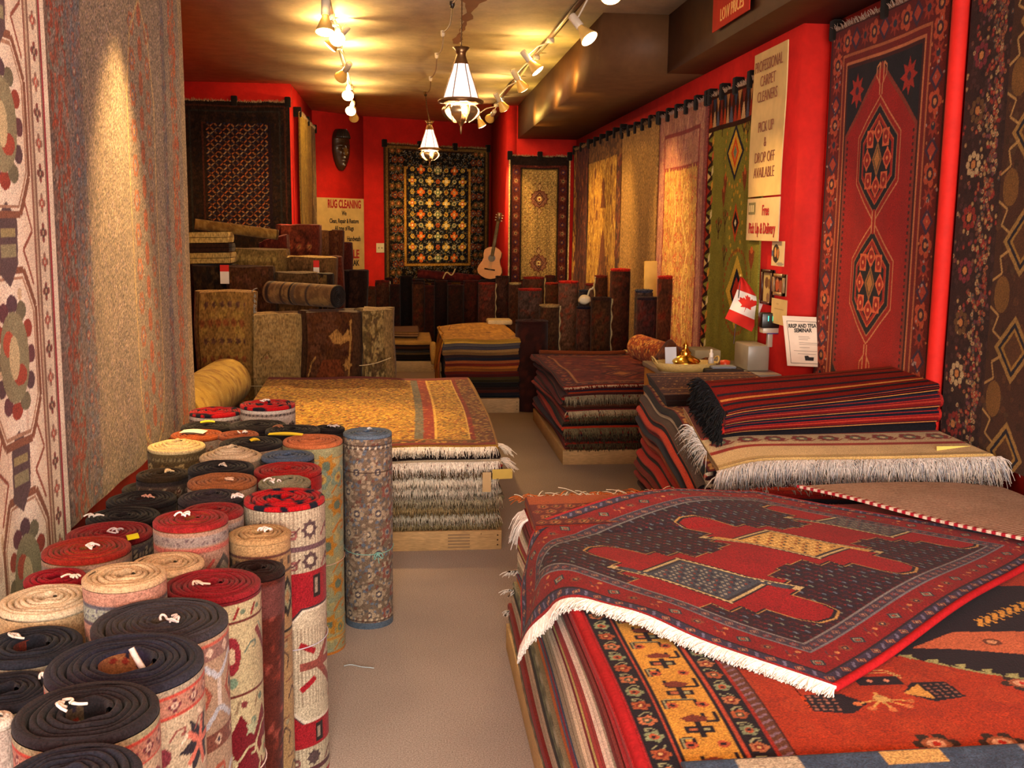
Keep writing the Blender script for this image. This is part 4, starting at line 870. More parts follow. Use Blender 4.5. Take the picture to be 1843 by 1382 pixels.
# ------------------------------------------------------------------ standing rolls on the left
GRP = 'rolled rugs standing by the left wall'
def geo_border(W, H, bg, a, b, cc, pitch=0.09, res=200, bands=None):
    """side of a rolled rug: bg field, rows of border figures. a,b,cc figure colours"""
    c = Cv(W, H, res, bg); return c
def side(r, h, bg, bands, res=170, field=None, specks=None, jit=0.05):
    W = 2*PI*r; c = Cv(W, h, res, bg)
    if specks: c.speck(0, 0, W, h, int(specks[0]*W*h), specks[1], specks[2])
    if field: c.allover(0, 0, W, h, field[0], field[1], py=field[2] if len(field) > 2 else None)
    for (z0, z1, col, kinds, p) in bands:      # measured down from the top
        c.rect(0, h-z1, W, h-z0, col)
        if kinds:
            n = max(1, int(round(W/p)))
            for k in range(n): kinds[k % len(kinds)](c, (k+0.5)*W/n, h-(z0+z1)/2, (z1-z0)*0.42, k)
    return c.jitter(jit)
def leopard(G):
    P = G*np.array([1, 1, 1.0]); x, y, z = P[..., 0], P[..., 1], P[..., 2]
    v = np.sin(x*52+3*np.sin(y*37))+np.sin(y*61+x*23+2)+0.7*np.sin(x*97-y*81)+0.6*np.sin(x*150+y*30+z*60)
    f = np.clip((v-0.55)*3, 0, 1)[..., None]; return lin('#a01016')*(1-f)+lin('#141420')*f
BLK, NAVY = '#1c1718', '#22222e'
def blk(r, h, cols=('#3a3430', '#6a4a38')):
    return side(r, h, '#2a2220', [(0.02, 0.06, '#4a3a30', [R_(['#8a7a60', '#5c2c20', '#b09a7c'], 4)], 0.05)])
K1 = [R_(['#8a3c34', '#2c3040', '#c8a888'], 5), D_(['#5c6a50', '#b86a4c'])]
RL = {}
for q in [(1,-0.854,4.647,0.779,0.113), (2,-0.615,4.583,0.821,0.120), (3,-0.848,4.403,0.758,0.106), (4,-0.610,4.232,0.793,0.113), (5,-0.451,4.065,0.804,0.107), (5.5,-0.322,4.215,0.781,0.066), (6,-0.847,4.189,0.765,0.102), (7,-0.658,4.039,0.793,0.078), (8,-0.582,3.854,0.798,0.115), (9,-0.352,3.828,0.811,0.110), (10,-0.158,4.072,0.791,0.097), (11,-0.880,3.970,0.765,0.106), (12,-0.620,3.630,0.799,0.105), (14,-0.419,3.603,0.803,0.091), (15,-0.616,3.417,0.807,0.106), (16,-0.395,3.390,0.803,0.110), (17,-0.840,3.560,0.754,0.086), (18,-0.576,3.206,0.813,0.105), (19,-0.383,3.192,0.810,0.081), (20,-0.925,3.757,0.657,0.104), (21,-0.573,3.002,0.815,0.093), (22,-0.352,2.925,0.829,0.114), (23,-0.855,3.333,0.725,0.108), (24,-0.855,3.114,0.730,0.106), (25,-0.832,2.887,0.746,0.115), (26,-0.555,2.631,0.855,0.093), (26.5,-0.536,2.830,0.822,0.082), (27,-0.824,2.656,0.774,0.108), (28,-0.844,2.472,0.761,0.070), (29,-0.576,2.454,0.797,0.085), (30,-0.609,2.208,0.853,0.086), (31,-0.804,2.295,0.770,0.101), (32,-0.394,2.712,0.790,0.080), (33,-0.400,2.530,0.752,0.070), (34,-0.444,2.311,0.792,0.107), (35,-0.490,2.010,0.823,0.130), (36,-0.768,2.086,0.751,0.099), (37,-0.487,1.745,0.853,0.130), (38,-0.747,1.899,0.739,0.085), (39,-0.481,1.511,0.878,0.103), (40,-0.444,1.317,0.880,0.089), (41,-0.719,1.779,0.743,0.027)]: RL[q[0]] = q[1:]
def RO(k, label, top, side_=None, **kw):
    x, y, h, r = RL[k]
    s = side_(r, h) if callable(side_) else (side_ or blk(r, h)); return roll('rug_roll', label, x, y, h, r, top, s, GRP, **kw)
bw = lambda r, h: side(r, h, '#b8aca0', [(0.015, 0.03, '#7c6a60', [D_(['#3a3030'])], 0.02), (0.04, 0.14, '#b8aca0', [R_(['#6c2030', '#24181c', '#8c3a3c'], 5), S_('#241c20', '#7c2a34')], 0.1)])
RO(1, 'red and black mottled rug roll against the left wall, farthest back', '#a01016', bw, tops=leopard)
RO(2, 'red and black mottled rug roll with white patterned side, at the back of the group', '#a01016', bw, tops=leopard, tie='#e8dcd0', tie_at=(-0.02, 0.03))
RO(3, 'black rug roll with a yellow tag, in front of the farthest mottled roll', BLK, tagc=('#d8c020', 0.06, 0.02, -0.03, 0.02, 0.2))
RO(4, 'black rug roll directly in front of the back mottled roll with white side', BLK)
RO(5, 'black rug roll behind the long yellow tag and the orange-topped roll', BLK, tie='#8a5a40', tie_at=(-0.05, 0.02))
RO(5.5, 'thin black rug roll wedged behind the orange and the blue-topped rolls', BLK, tie='#c8b8b0')
beige = lambda r, h: side(r, h, '#a08870', [(0.02, 0.06, '#a89078', [R_(['#8c5c40', '#6c7060', '#c8a884'], 4)], 0.05)])
RO(6, 'rust-topped rug roll carrying a white paper label near the left wall', '#8c4420', beige, tagc=('#e8e0c8', 0.1, 0.05, -0.06, 0.0, -0.2))
RO(7, 'small rust-topped roll half hidden behind the black roll with a yellow tag', '#7c4028', beige, tie='#d8ccc0')
RO(8, 'black-topped roll with a small yellow tag in the middle of the group', '#201a1a', beige, tagc=('#d8b818', 0.035, 0.02, 0.0, -0.02, 0.5))
x, y, h, r = RL[9]
c = Cv(2*PI*r, h, 190, '#8d8a64'); G9 = ['#a8742c', '#7f8c74', '#b88c40', '#6f7c60', '#9c6a34']
c.speck(0, 0, c.W, h, 500, ['#98916a', '#848c70', '#a89660'], 0.012)
for z in np.arange(0.05, h-0.1, 0.155):
    for k in range(6): c.star((k+0.5)*c.W/6+(0.05 if int(z*6.4) % 2 else 0), z+0.07, 0.05, G9[k % 5], 6, 0.6); c.disc((k+0.5)*c.W/6+(0.05 if int(z*6.4) % 2 else 0), z+0.07, 0.018, '#5c6a58'); c.hook(k*c.W/6, z, 0.035, '#a86c30', 1 if k % 2 else -1)
for z in (0.06, 0.13, h-0.05, h-0.2): c.rect(0, z, c.W, z+0.007, '#b0803c')
for k in range(9): c.rose((k+.5)*c.W/9, h-0.12, 0.04, ['#70806c', '#a89050', '#8c5c34'], 5); c.rose((k+.5)*c.W/9, 0.1, 0.03, ['#b08a3c', '#6c7858', '#a0662c'], 5)
c.rect(0, 0, c.W, 0.012, '#b8702c')
RO(9, 'tall orange-topped roll with sage green and orange patterned side', '#b0623a', c, tagc=('#e8cc10', 0.13, 0.022, -0.17, 0.06, -0.12), twine=('#c8a890', [0.36], None), tie=None)
x, y, h, r = RL[10]
c = Cv(2*PI*r, h, 230, '#6c5a4a'); c.speck(0, 0, c.W, h, 2600, ['#85705c', '#55504e', '#94806c', '#6a4438', '#5c6470', '#a08c74'], 0.007)
for z in np.arange(0.06, h-0.06, 0.085):
    for k in range(7): c.rose((k+0.5*(int(z*12) % 2))*c.W/7, z, 0.03, [['#98846c', '#4c4448', '#b8a488'], ['#7c4a40', '#8c7c6c', '#4c5260'], ['#5c6474', '#a08870', '#6a3830']][k % 3], 5)
for z in (0.03, 0.05, h-0.14, h-0.045, h-0.03): c.rect(0, z, c.W, z+0.004, '#3c2c28')
for q in (0.24, 0.27, 0.44, 0.47):
    for z in np.arange(0.05, h-0.14, 0.022): c.disc(q*c.W, z, 0.005, '#b8a488')
for k in range(26): c.disc((k+.5)*c.W/26, h-0.037, 0.005, '#c0b098'); c.disc((k+.5)*c.W/26, 0.04, 0.005, '#b8a488')
c.rect(0, 0, c.W, 0.025, '#4c5866')
RO(10, 'blue-topped roll with fine brown and grey floral side, rightmost by the aisle', '#5a6878', c, tie=None, tops='#40546c', twine=('#78a89c', [0.32], (-1.2, 0.03)), tagc=('#d8dce0', 0.02, 0.008, 0.0, 0.0, 0.6))
RO(11, 'cream-topped roll glowing yellow under the lamp at the left wall', '#c0a878', lambda r, h: side(r, h, '#5c4c30', [(0.015, 0.03, '#7c6c4c', [D_(['#4c3c28'])], 0.015), (0.035, 0.1, '#54442c', [R_(['#a89060', '#4c3820', '#c0b080'], 5), D_(['#8c6a3c', '#b09868'])], 0.07)]), cone=0.02)
RO(12, 'cream-topped roll with raised centre, between two black-topped rolls', '#b8a080', beige, cone=0.035, lip=0.002)
RO(14, 'slate blue-topped roll in front of the orange-topped roll', '#46546a', blk, tops='#303c50')
RO(15, 'black-topped roll directly behind the rust-brown one', BLK, tie='#c0b0a0')
RO(16, 'plain dark red-topped roll behind the sage one, white and dark banded side', '#8c1a18', lambda r, h: side(r, h, '#8c1c1c', [(0.05, 0.14, '#b0a090', [R_(['#6c2028', '#2c2024', '#d0c0a8'], 5)], 0.09)]))
RO(17, 'dark olive-brown roll beside the glowing cream roll at the left wall', '#2c2012', tie='#d8b888')
RO(18, 'rust-brown-topped roll in the middle of the group', '#8c5430', beige, tie='#c8a080')
RO(19, 'greyish sage-topped roll just behind the large mottled roll', '#7c7860', blk, tie='#e0d0c8', tie_at=(-0.02, -0.06), cone=0.01)
RO(20, 'black roll with a tiny yellow tag at the left wall', BLK, tagc=('#d8c810', 0.035, 0.03, -0.01, -0.03, 0.3), tie='#d8c8b8', tie_at=(0.08, 0.0))
RO(21, 'charcoal-topped roll behind the brick red pair', '#2c2428', tie='#d8ccc4', tie_at=(0.08, -0.06), cone=0.01)
# the large mottled roll with its tribal side
x, y, h, r = RL[22]; W = 2*PI*r; c = Cv(W, h, 330, '#a89c84'); DKR, WH = '#8c1c24', '#b0a48c'
for xx in np.arange(0, W, 0.0115): c.rect(xx, 0, xx+0.0035, h, '#8a7c68')
def band(zt, zb, col): c.rect(0, h-zb, W, h-zt, col)
for zt, zb in ((0.015, 0.105), (0.12, 0.185)):
    for k in range(10):
        xx = (k+0.2)*W/10; zz = h-(zt+zb)/2
        if k % 2: c.star(xx, zz, 0.03, '#4c3c3c', 8, 0.7); c.disc(xx, zz, 0.012, '#b0a48c')
        else: c.hook(xx, zz, 0.028, '#7c4c48', 1, 1); c.hook(xx+0.02, zz-0.01, 0.02, '#5c3c3c', -1, -1)
band(0.105, 0.12, '#5c4448'); band(0.185, 0.29, DKR)
for k in range(5): xx = (k+0.45)*W/5+0.03; c.rect(xx, h-0.265, xx+0.03, h-0.2, '#28201f'); c.rect(xx+0.007, h-0.255, xx+0.018, h-0.21, '#8c7c6c')
for k in range(2):      # octagon panels
    xx = (k+0.55)*W/2-0.03; z_ = h-0.47; pts = [(-0.16, -0.12), (-0.11, -0.17), (0.11, -0.17), (0.16, -0.12), (0.16, 0.12), (0.11, 0.17), (-0.11, 0.17), (-0.16, 0.12)]
    c.rect(xx-0.2, z_-0.185, xx+0.2, z_+0.185, DKR); c.poly([(xx+a*1.04, z_+b*1.05) for a, b in pts], '#3c3034'); c.poly([(xx+a*1.01, z_+b*1.02) for a, b in pts], '#c8bca8'); c.poly([(xx+a*.98, z_+b*.98) for a, b in pts], WH)
    for q in np.arange(-0.15, 0.15, 0.0115): c.line(xx+q, z_-0.12, xx+q, z_+0.12, 0.0035, '#8a7c68')
    for s_ in (-1, 1):
        c.line(xx-0.06, z_, xx+0.06, z_+s_*0.13, 0.022, '#7c4038'); c.line(xx+0.06, z_+s_*0.13, xx+0.02, z_+s_*0.16, 0.018, '#7c4038'); c.line(xx+0.01, z_+s_*0.13, xx+0.03, z_+s_*0.08, 0.016, DKR); c.line(xx-0.12, z_+s_*0.07, xx-0.07, z_+s_*0.04, 0.018, DKR)
    c.rect(xx-0.12, z_-0.012, xx+0.02, z_+0.012, '#7c4038'); c.rect(xx+0.05, z_-0.1, xx+0.1, z_+0.1, '#7a4a40'); c.rect(xx+0.06, z_-0.06, xx+0.09, z_+0.06, DKR); c.rect(xx+0.03, z_-0.012, xx+0.12, z_+0.012, DKR)
band(0.645, 0.72, DKR)
for k in range(5): xx = (k+0.45)*W/5+0.03; c.rect(xx, h-0.71, xx+0.03, h-0.655, '#28201f'); c.rect(xx+0.007, h-0.7, xx+0.018, h-0.665, '#8c7c6c')
for k in range(10):
    xx = (k+0.2)*W/10; c.star(xx, h-0.755, 0.026, '#4c3c3c', 8, 0.7) if k % 2 else c.hook(xx, h-0.755, 0.024, '#6c4440')
band(0.785, 0.8, '#4c2c30'); c.rect(0, 0, W, 0.012, DKR); c.jitter(0.07)
RO(22, 'large roll with mottled red and black top and white tribal side by the aisle', '#a01016', c, tops=leopard, tie='#e0d0c8', tie_at=(-0.12, -0.02), twine=('#b8b4c0', [0.42], None))
RO(23, 'black-topped roll with a rust ring inside, beside the left wall', BLK, tops='#301c18', tie='#c8907c')
RO(24, 'wide black-topped roll behind the two brick red rolls at the left wall', BLK, tie='#d8ccc0', tie_at=(-0.09, -0.03))
pink = lambda r, h: side(r, h, '#9c7c68', [(0.012, 0.04, '#8c8078', [H_('#5c4c50')], 0.035), (0.045, 0.055, '#a85c50', None, 1), (0.06, 0.18, '#9c7f6c', [H_('#a04c44'), D_(['#50504c', '#8c8c7c']), D_(['#b08c78', '#a85c50', '#9c7c68'])], 0.075), (0.185, 0.195, '#a85c50', None, 1)], 230)
RO(25, 'brick red-topped roll behind its lighter twin, with a yellow tag hanging', '#7c1c20', lambda r, h: side(r, h, '#6a6058', [(0.012, 0.06, '#4c4850', [R_(['#98907c', '#302c34', '#b0a890'], 4)], 0.04), (0.065, 0.12, '#807868', K1, 0.06)]), tie='#c8b8b8', tagc=('#d8d010', 0.05, 0.03, 0.075, -0.06, -1.2))
RO(26.5, 'dark red-topped roll just behind the one with pink geometric side', '#7c2020', pink)
RO(26, 'dark red-topped roll with pink and beige geometric side and a big white tie', '#8a1f1f', pink, tie='#f0e8e0', tie_at=(-0.01, 0.0), tops='#90502c')
RO(27, 'brick red roll with thin ochre rings and a white tie, by the left wall', '#8a2318', pink, tie='#f0e4dc', tops='#8a5a30')
RO(28, 'small crimson-topped roll squeezed between cream rolls and the left wall', '#8c1420', pink, tie='#e8dcc8', tie_at=(0.05, -0.03), tops='#6c0c18')
c29 = lambda r, h: side(r, h, '#a89880', [(0.07, 0.2, '#a08c78', K1, 0.07)], 150)
RO(29, 'cream-topped roll behind the one with braided grey band', '#c0a47c', c29, lip=0.001)
RO(30, 'cream-topped roll with a braided grey band and salmon floral side', '#c2a880', lambda r, h: side(r, h, '#b08470', [(0.03, 0.038, '#5c5c64', None, 1), (0.038, 0.07, '#98a090', [LEAF('#5c5c70', '#a8b0a0')], 0.03), (0.07, 0.078, '#5c5058', None, 1), (0.085, 0.16, '#b08470', [R_(['#7c7468', '#5c5c60', '#c8b498'], 4), H_('#5c6460')], 0.065), (0.16, 0.26, '#9c8874', K1, 0.08)], 230), lip=0.001)
RO(31, 'pale cream-topped roll standing at the left edge, plain cream side', '#cdb898', lambda r, h: side(r, h, '#b89c74', [(0.05, 0.3, '#b49a76', [R_(['#a87c50', '#b89c74', '#8c5038'], 4)], 0.14)], 120), dome=0.012)
x, y, h, r = RL[32]; W = 2*PI*r; c = Cv(W, h, 260, '#9c8058'); BK = '#2c2824'
c.rect(0, h-0.03, W, h, '#a8885c'); c.rect(0, h-0.04, W, h-0.03, '#5c3c34')
for k in range(16): c.rect((k+.1)*W/16, h-0.07, (k+.5)*W/16, h-0.045, '#54483c')
c.rect(0, h-0.09, W, h-0.08, '#4c4038')
for k in range(7):
    xx = (k+.3)*W/7; c.dias(xx, h-0.16, 0.04, 0.06, [BK, '#8c9070', '#9c8058'], 0.6); c.hook(xx+0.035, h-0.2, 0.028, BK, 1, -1); c.hook(xx+0.03, h-0.12, 0.02, '#5c3c3c')
c.rect(0, h-0.26, W, h-0.25, BK); c.rect(0, h-0.275, W, h-0.268, '#8c4c3c')
for z in np.arange(0.12, h-0.3, 0.11):
    for k in range(7): xx = (k+0.5*(int(z*9) % 2))*W/7; c.pline([(xx-0.02, z), (xx, z+0.03), (xx+0.02, z+0.01), (xx+0.012, z-0.02)], 0.006, '#4c3c34'); c.disc(xx+0.01, z+0.045, 0.008, '#8c8468'); c.line(xx-0.03, z+0.05, xx+0.02, z+0.06, 0.005, '#6c4c3c')
c.rect(0, 0.08, W, 0.09, BK)
for k in range(14): c.hook((k+.5)*W/14, 0.045, 0.018, BK)
c.jitter(0.05)
RO(32, 'tan-topped roll with black hooked figures and a white tie', '#a8875a', c, tie='#f0dcd0', tie_at=(0.01, -0.01), lip=0.003)
RO(33, 'slim dark brown roll leaning beside the dark red-topped roll, maroon side', '#241410', lambda r, h: side(r, h, '#4c2018', [(0.02, 0.1, '#5c3430', None, 1)], 120, specks=(900, ['#6c2c20', '#3c1810', '#7c3a30'], 0.01)), lean=(0.03, 0.0))
x, y, h, r = RL[34]; W = 2*PI*r; c = Cv(W, h, 330, '#641820'); CR = '#a8a07c'
def bnd(zt, zb, col): c.rect(0, h-zb, W, h-zt, col)
bnd(0.01, 0.05, CR)
for k in range(14): c.line((k+.3)*W/14, h-0.045, (k+.6)*W/14, h-0.018, 0.007, '#7c2c2c'); c.disc((k+.8)*W/14, h-0.03, 0.007, '#5c6c58')
bnd(0.05, 0.056, '#5c2c28'); bnd(0.056, 0.225, '#a8a07c')
for k in range(6):
    xx = (k+.5)*W/6
    if k % 2: c.line(xx-0.04, h-0.08, xx+0.03, h-0.18, 0.016, '#6c3434'); c.disc(xx+0.035, h-0.19, 0.012, '#8c3c34'); c.line(xx-0.03, h-0.07, xx+0.04, h-0.17, 0.005, '#6c8070')
    else: c.disc(xx, h-0.13, 0.022, '#7c2830', 0.045); c.disc(xx, h-0.13, 0.009, '#b8a888', 0.02); c.disc(xx, h-0.195, 0.013, '#6c8870')
    c.hook(xx+0.05, h-0.11, 0.018, '#5c6c60')
bnd(0.225, 0.232, '#5c2c28'); bnd(0.232, 0.275, CR)
for k in range(12): c.disc((k+.5)*W/12, h-0.253, 0.009, '#6c3434' if k % 2 else '#5c7060'); c.line((k+.1)*W/12, h-0.27, (k+.3)*W/12, h-0.24, 0.006, '#7c6c54')
for k in range(9): c.poly([((k)*W/9, h-0.275), ((k+.5)*W/9, h-0.335), ((k+1)*W/9, h-0.275)], CR); c.disc((k+.5)*W/9, h-0.3, 0.01, '#6c7c68')
for z in (0.1, 0.25, 0.4):
    for k in range(5):
        xx = (k+(.5 if z in (0.25,) else 0))*W/5+0.03; c.rose(xx, z, 0.034, [CR, '#7c8464', '#8c3c34'], 6); c.pline([(xx-0.05, z-0.06), (xx-0.03, z-0.02), (xx-0.05, z+0.03), (xx-0.02, z+0.07), (xx+0.02, z+0.08)], 0.007, CR); c.hook(xx+0.06, z+0.03, 0.026, CR); c.star(xx-0.06, z+0.075, 0.022, '#98a080', 5)
c.jitter(0.05)
RO(34, 'dark red-topped roll with cream border and red floral side tied with white string', '#781a20', c, tie='#d8c0a8', tie_at=(-0.03, -0.02), twine=('#e8dcd4', [0.36, 0.22], (-0.5, 0.05)))
x, y, h, r = RL[35]; W = 2*PI*r
def carpetside(r, h, first='#a86454', fld='#8e8874', seed=0):
    W = 2*PI*r; c = Cv(W, h, 330, fld)
    def b(zt, zb, col): c.rect(0, h-zb, W, h-zt, col)
    b(0.012, 0.018, '#a04438'); b(0.018, 0.05, '#98705e')
    for k in range(18): c.rose((k+.5)*W/18, h-0.034, 0.013, ['#5c2c34', '#b09c88'], 4)
    b(0.05, 0.056, '#a04438'); b(0.056, 0.2, '#a39a80')
    for k in range(7):
        xx = (k+.5)*W/7
        if (k+seed) % 2:
            c.star(xx, h-0.125, 0.06, '#28242c', 6, 0.45)
            for q in range(5): a = q*2*PI/5; c.line(xx, h-0.125, xx+0.045*math.cos(a), h-0.125+0.05*math.sin(a), 0.012, '#b86a58'); c.line(xx+0.045*math.cos(a), h-0.125+0.05*math.sin(a), xx+0.055*math.cos(a+.4), h-0.125+0.06*math.sin(a+.4), 0.008, '#c8bca4')
        else:
            c.rose(xx, h-0.12, 0.045, ['#6c3038', '#a8a084', '#3c4450'], 5); c.hook(xx, h-0.18, 0.02, '#8c9878')
    for k in range(14): c.hook((k)*W/14, h-0.08, 0.016, '#7c4c44')
    b(0.2, 0.206, '#a04438'); b(0.206, 0.245, '#8c6458')
    for k in range(16): c.dias((k+.5)*W/16, h-0.225, 0.014, 0.014, ['#3c3038', '#b8a48c'], 0.5)
    b(0.245, 0.251, '#a04438')
    for z in np.arange(0.06, h-0.28, 0.14):
        for k in range(6):
            xx = (k+0.5*(int(z*7) % 2))*W/6; c.rose(xx, z, 0.045, [['#6c2c34', '#b0a488', '#4c5a50'], ['#a8705c', '#3c3a44', '#c0b498']][k % 2], 5); c.pline([(xx-0.05, z+0.05), (xx, z+0.07), (xx+0.05, z+0.04)], 0.008, '#9a4a40'); c.line(xx+0.04, z-0.03, xx+0.07, z+0.03, 0.009, '#b88c70')
    return c.jitter(0.05)
def greylat(r, h):
    W = 2*PI*r; c = Cv(W, h, 300, '#9a8870')
    def b(zt, zb, col): c.rect(0, h-zb, W, h-zt, col)
    b(0.01, 0.016, '#a85848'); b(0.016, 0.045, '#7c6058')
    for k in range(16): c.dias((k+.5)*W/16, h-0.03, 0.012, 0.012, ['#b8a894'], 1)
    for z0_, sc in ((0.12, 1), (0.36, 1), (0.6, 1)):
        for k in range(8):
            xx = (k+.5)*W/8; c.pline([(xx-0.05, h-z0_+0.07), (xx, h-z0_+0.03), (xx+0.05, h-z0_+0.07)], 0.012, '#a8b4bc'); c.pline([(xx-0.05, h-z0_-0.07), (xx, h-z0_-0.03), (xx+0.05, h-z0_-0.07)], 0.012, '#a8b4bc'); c.line(xx, h-z0_-0.03, xx, h-z0_+0.03, 0.016, '#b8b4a8'); c.dias(xx+0.05, h-z0_, 0.03, 0.045, ['#8c4c3c', '#a08868', '#4c4c54'], 0.6)
    for zt in (0.2, 0.44): b(zt, zt+0.035, '#6c4438'); [c.dias((k+.5)*W/14, h-zt-0.018, 0.012, 0.014, ['#b8a48c', '#3c3040'], 0.5) for k in range(14)]; [c.hook((k+.5)*W/9, h-zt-0.075, 0.026, '#98503c' if k % 2 else '#b8b0a0') for k in range(9)]
    return c.jitter(0.05)
RO(35, 'wide charcoal-topped roll with grey lattice side, behind the largest navy roll', '#34343a', greylat, tops='#55483c', tie='#e8e0d8')
RO(36, 'navy-topped roll at the left edge beside the largest one', '#24262e', carpetside, tie='#d8ccc0', rin=0.035, tie_at=(-0.04, 0.02), core='#5c2a20')
RO(37, 'largest navy-topped roll with a big open centre and white string', '#262832', carpetside, rin=0.048, core='#8a5a38', tops='#2c2c40', tie=None, nt=40, tie_at=(0, 0))
RO(38, 'dark navy roll at the left edge in front of the other navy one', '#23232a', carpetside, tie='#e8dcd0', tie_at=(0.06, 0.03))
RO(39, 'dark charcoal-topped roll in the front, with a white tie in its open centre', '#232124', lambda r, h: carpetside(r, h, fld='#8c8c6c', seed=1), rin=0.032, core='#4c4030', tie='#e8e0d0', tie_at=(-0.03, 0.0), nt=40)
RO(40, 'navy-topped roll at the very bottom edge of the photo', '#22252f', carpetside, nt=40)
RO(41, 'narrow white-topped roll end at the left edge of the photo', '#cfc0b0', lambda r, h: side(r, h, '#a8988c', [(0.1, 0.7, '#8c3414', None, 1)], 80), rin=0.006)
x, y, h, r = RL[37]; m = MB(); k = np.linspace(0, 1, 8); m.tube(np.stack([x+0.03+0.008*np.sin(k*4)-0.012*k, y-0.005+0.004*np.cos(k*5), h-0.05+0.075*k], 1), 0.0055, lin('#d8d0c4'), 6)
big = [o for o in scene.objects if o.get('label', '').startswith('largest navy-topped')][0]; m.build('white_string', YARN, big)
# ------------------------------------------------------------------ piles of folded rugs
def seg(cols, p):
    L = [lin(hx(q)) for q in cols]; return lambda u: L[int(u/p) % len(L)]
MX = lambda warp: (lambda u, v, w: np.stack(warp(u, v, w), -1))
MY = lambda warp: (lambda u, v, w: np.stack(warp(v, u, w), -1))
def pallet(label, x0, x1, y0, y1, z1, col='#b08c5c', print_=False):
    root = empty('pallet', ((x0+x1)/2, (y0+y1)/2, 0), label, 'pallet', 'low wooden pallets under the piles'); t = 0.022
    m = MB(); m.rbox(x0, x1, y0, y0+t, 0.0, z1, lin(col), 0.002); o = m.build('front_board', WOOD, root, False)
    for q in range(3):
        n_ = MB(); n_.lathe([(0.004, 0), (0.004, 0.0015), (0.0005, 0.002)], lin('#3c2c20'), (x1-0.02, y0, z1*(0.25+0.25*q)), 8, (0, -1, 0)); n_.build('nail', METAL, root)
    if print_:
        n_ = MB()
        for k in range(5): n_.add([[x0+1.2+0.0, y0-0.0012, z1*(0.12+0.16*k)], [x0+1.31, y0-0.0012, z1*(0.12+0.16*k)], [x0+1.31, y0-0.0012, z1*(0.2+0.16*k)], [x0+1.2, y0-0.0012, z1*(0.2+0.16*k)]], lin('#8c7050'), [[0, 1, 2, 3]])
        n_.build('stamp', PAPER, root, False)
    for xa in (x0, x1-t): m = MB(); m.rbox(xa, xa+t, y0+t, y1, 0, z1, lin(col)*0.92, 0.002); m.build('side_board', WOOD, root, False)
    m = MB(); m.rbox(x0+t, x1-t, y0+t, y1, z1-0.02, z1-0.002, lin(col)*0.8, 0.002); m.build('deck', WOOD, root, False)
def pile(where, specs, x0, x1, y0, y1, z0, axis, warp, group, mat=WOOL, cat='folded rug', nu=10, nv=14, side=-1, name='folded_rug', extra=None):
    z = z0; N = len(specs)
    for i, s in enumerate(specs):
        nl, t = s.get('nl', 2), s['t']; j = s.get('d', (0, 0, 0, 0)); m = MB()
        dx0, dx1, dy0, dy1 = [a+rng.uniform(-1, 1)*0.008 for a in j]
        if axis == 'x': M = MX(warp); u0, u1, v0, v1 = x0+dx0, x1+dx1, y0+dy0, y1+dy1
        else: M = MY(warp); u0, u1, v0, v1 = y0+dy0, y1+dy1, x0+dx0, x1+dx1
        zt = serp(m, M, u0, u1, v0, v1, z, nl, t, s['c'], s.get('e', s['c']), nv=s.get('nv', nv), nu=s.get('nu', nu), topcv=s.get('cv'), back=s.get('b'))
        o = m.build(name, s.get('mat', mat)); 
        lab = s.get('l') or f"{s['n']} folded rug, {ORD[N-1-i]} from the top of {where}" if i < N-1 else s.get('l') or f"{s['n']} folded rug lying on top of {where}"
        tag(o, lab, cat, group)
        if s.get('f'):
            f = MB(); fc, L, n_, dr = s['f']
            for lz in range(s.get('fr', 1)):
                k = np.linspace(0, 1, 24); zz = z+nl*t*(0.9-0.5*lz) if s.get('fr', 1) > 1 else z+nl*t*0.72
                fx0, fx1, fy0 = x0+dx0+0.01, x1+dx1-0.01, y0+dy0
                pp = np.stack(warp(fx0+(fx1-fx0)*k, np.full(24, fy0), np.full(24, zz)), -1)
                out = s.get('fo', (0, -1, 0)); fringe(f, pp, out, L, fc, int(n_*(fx1-fx0)), droop=dr, r=s.get('fw', 0.0035), jit=0.35)
            if s.get('fcorner'):
                q = s['fcorner']; pp = np.stack(warp(np.full(6, x1+dx1), np.linspace(fy0, fy0+0.05, 6), np.full(6, z+nl*t*0.7)), -1); fringe(f, pp, (0.9, -0.4, 0.1), 0.07, fc, 60, droop=0.5, r=0.004, jit=0.7)
            f.build('fringe', YARN, o)
        if extra: extra(i, o, z)
        z = zt
    return z
# --- pile by the aisle on the left, gold rug on top
pallet('pale pallet under the gold-topped pile by the aisle', -1.0, 0.47, 4.98, 7.2, 0.1, print_=True)
LX0, LX1, LY0, LY1 = -1.24, 0.46, 5.02, 7.4
def sm(a, b, x): return np.clip((x-a)/(b-a), 0, 1)
def wl(x, y, z):
    k = (z-0.1)/0.44; return x+0.012*np.sin(z*40+y*2)-0.0*k, y+0.012*np.sin(z*55+x*3)*sm(5.8, 5.2, y), z+0.008*k*np.sin(x*3.1+y*1.3)+0.005*k*np.sin(x*9+y*4)+0.015*k*np.clip(x-0.2, 0, 1)
LX0f = -1.0
c = Cv(1.44, 2.38, 150, '#a07c2c')
FG = ['#c89c38', '#7a3418', '#4c3018', '#b88428', '#8c7434', '#d0a848', '#6c2818', '#3c3420']
c.speck(0, 0, 1.44, 2.38, 9000, FG, 0.012, 0.007)
c.allover(0.05, 0.1, 1.4, 2.3, 0.07, [LEAF('#6c2c18', '#d0a444'), LEAF('#4c3420', '#b8862c'), R_(['#8c5424', '#d4b050', '#5c2418'], 5)], jit=0.012)
xs = 1.44
def st(a, b, col, cols, n, r=0.01): c.rect(xs-b, 0.0, xs-a, 2.38, col); c.speck(xs-b, 0, xs-a, 2.38, n, cols, r)
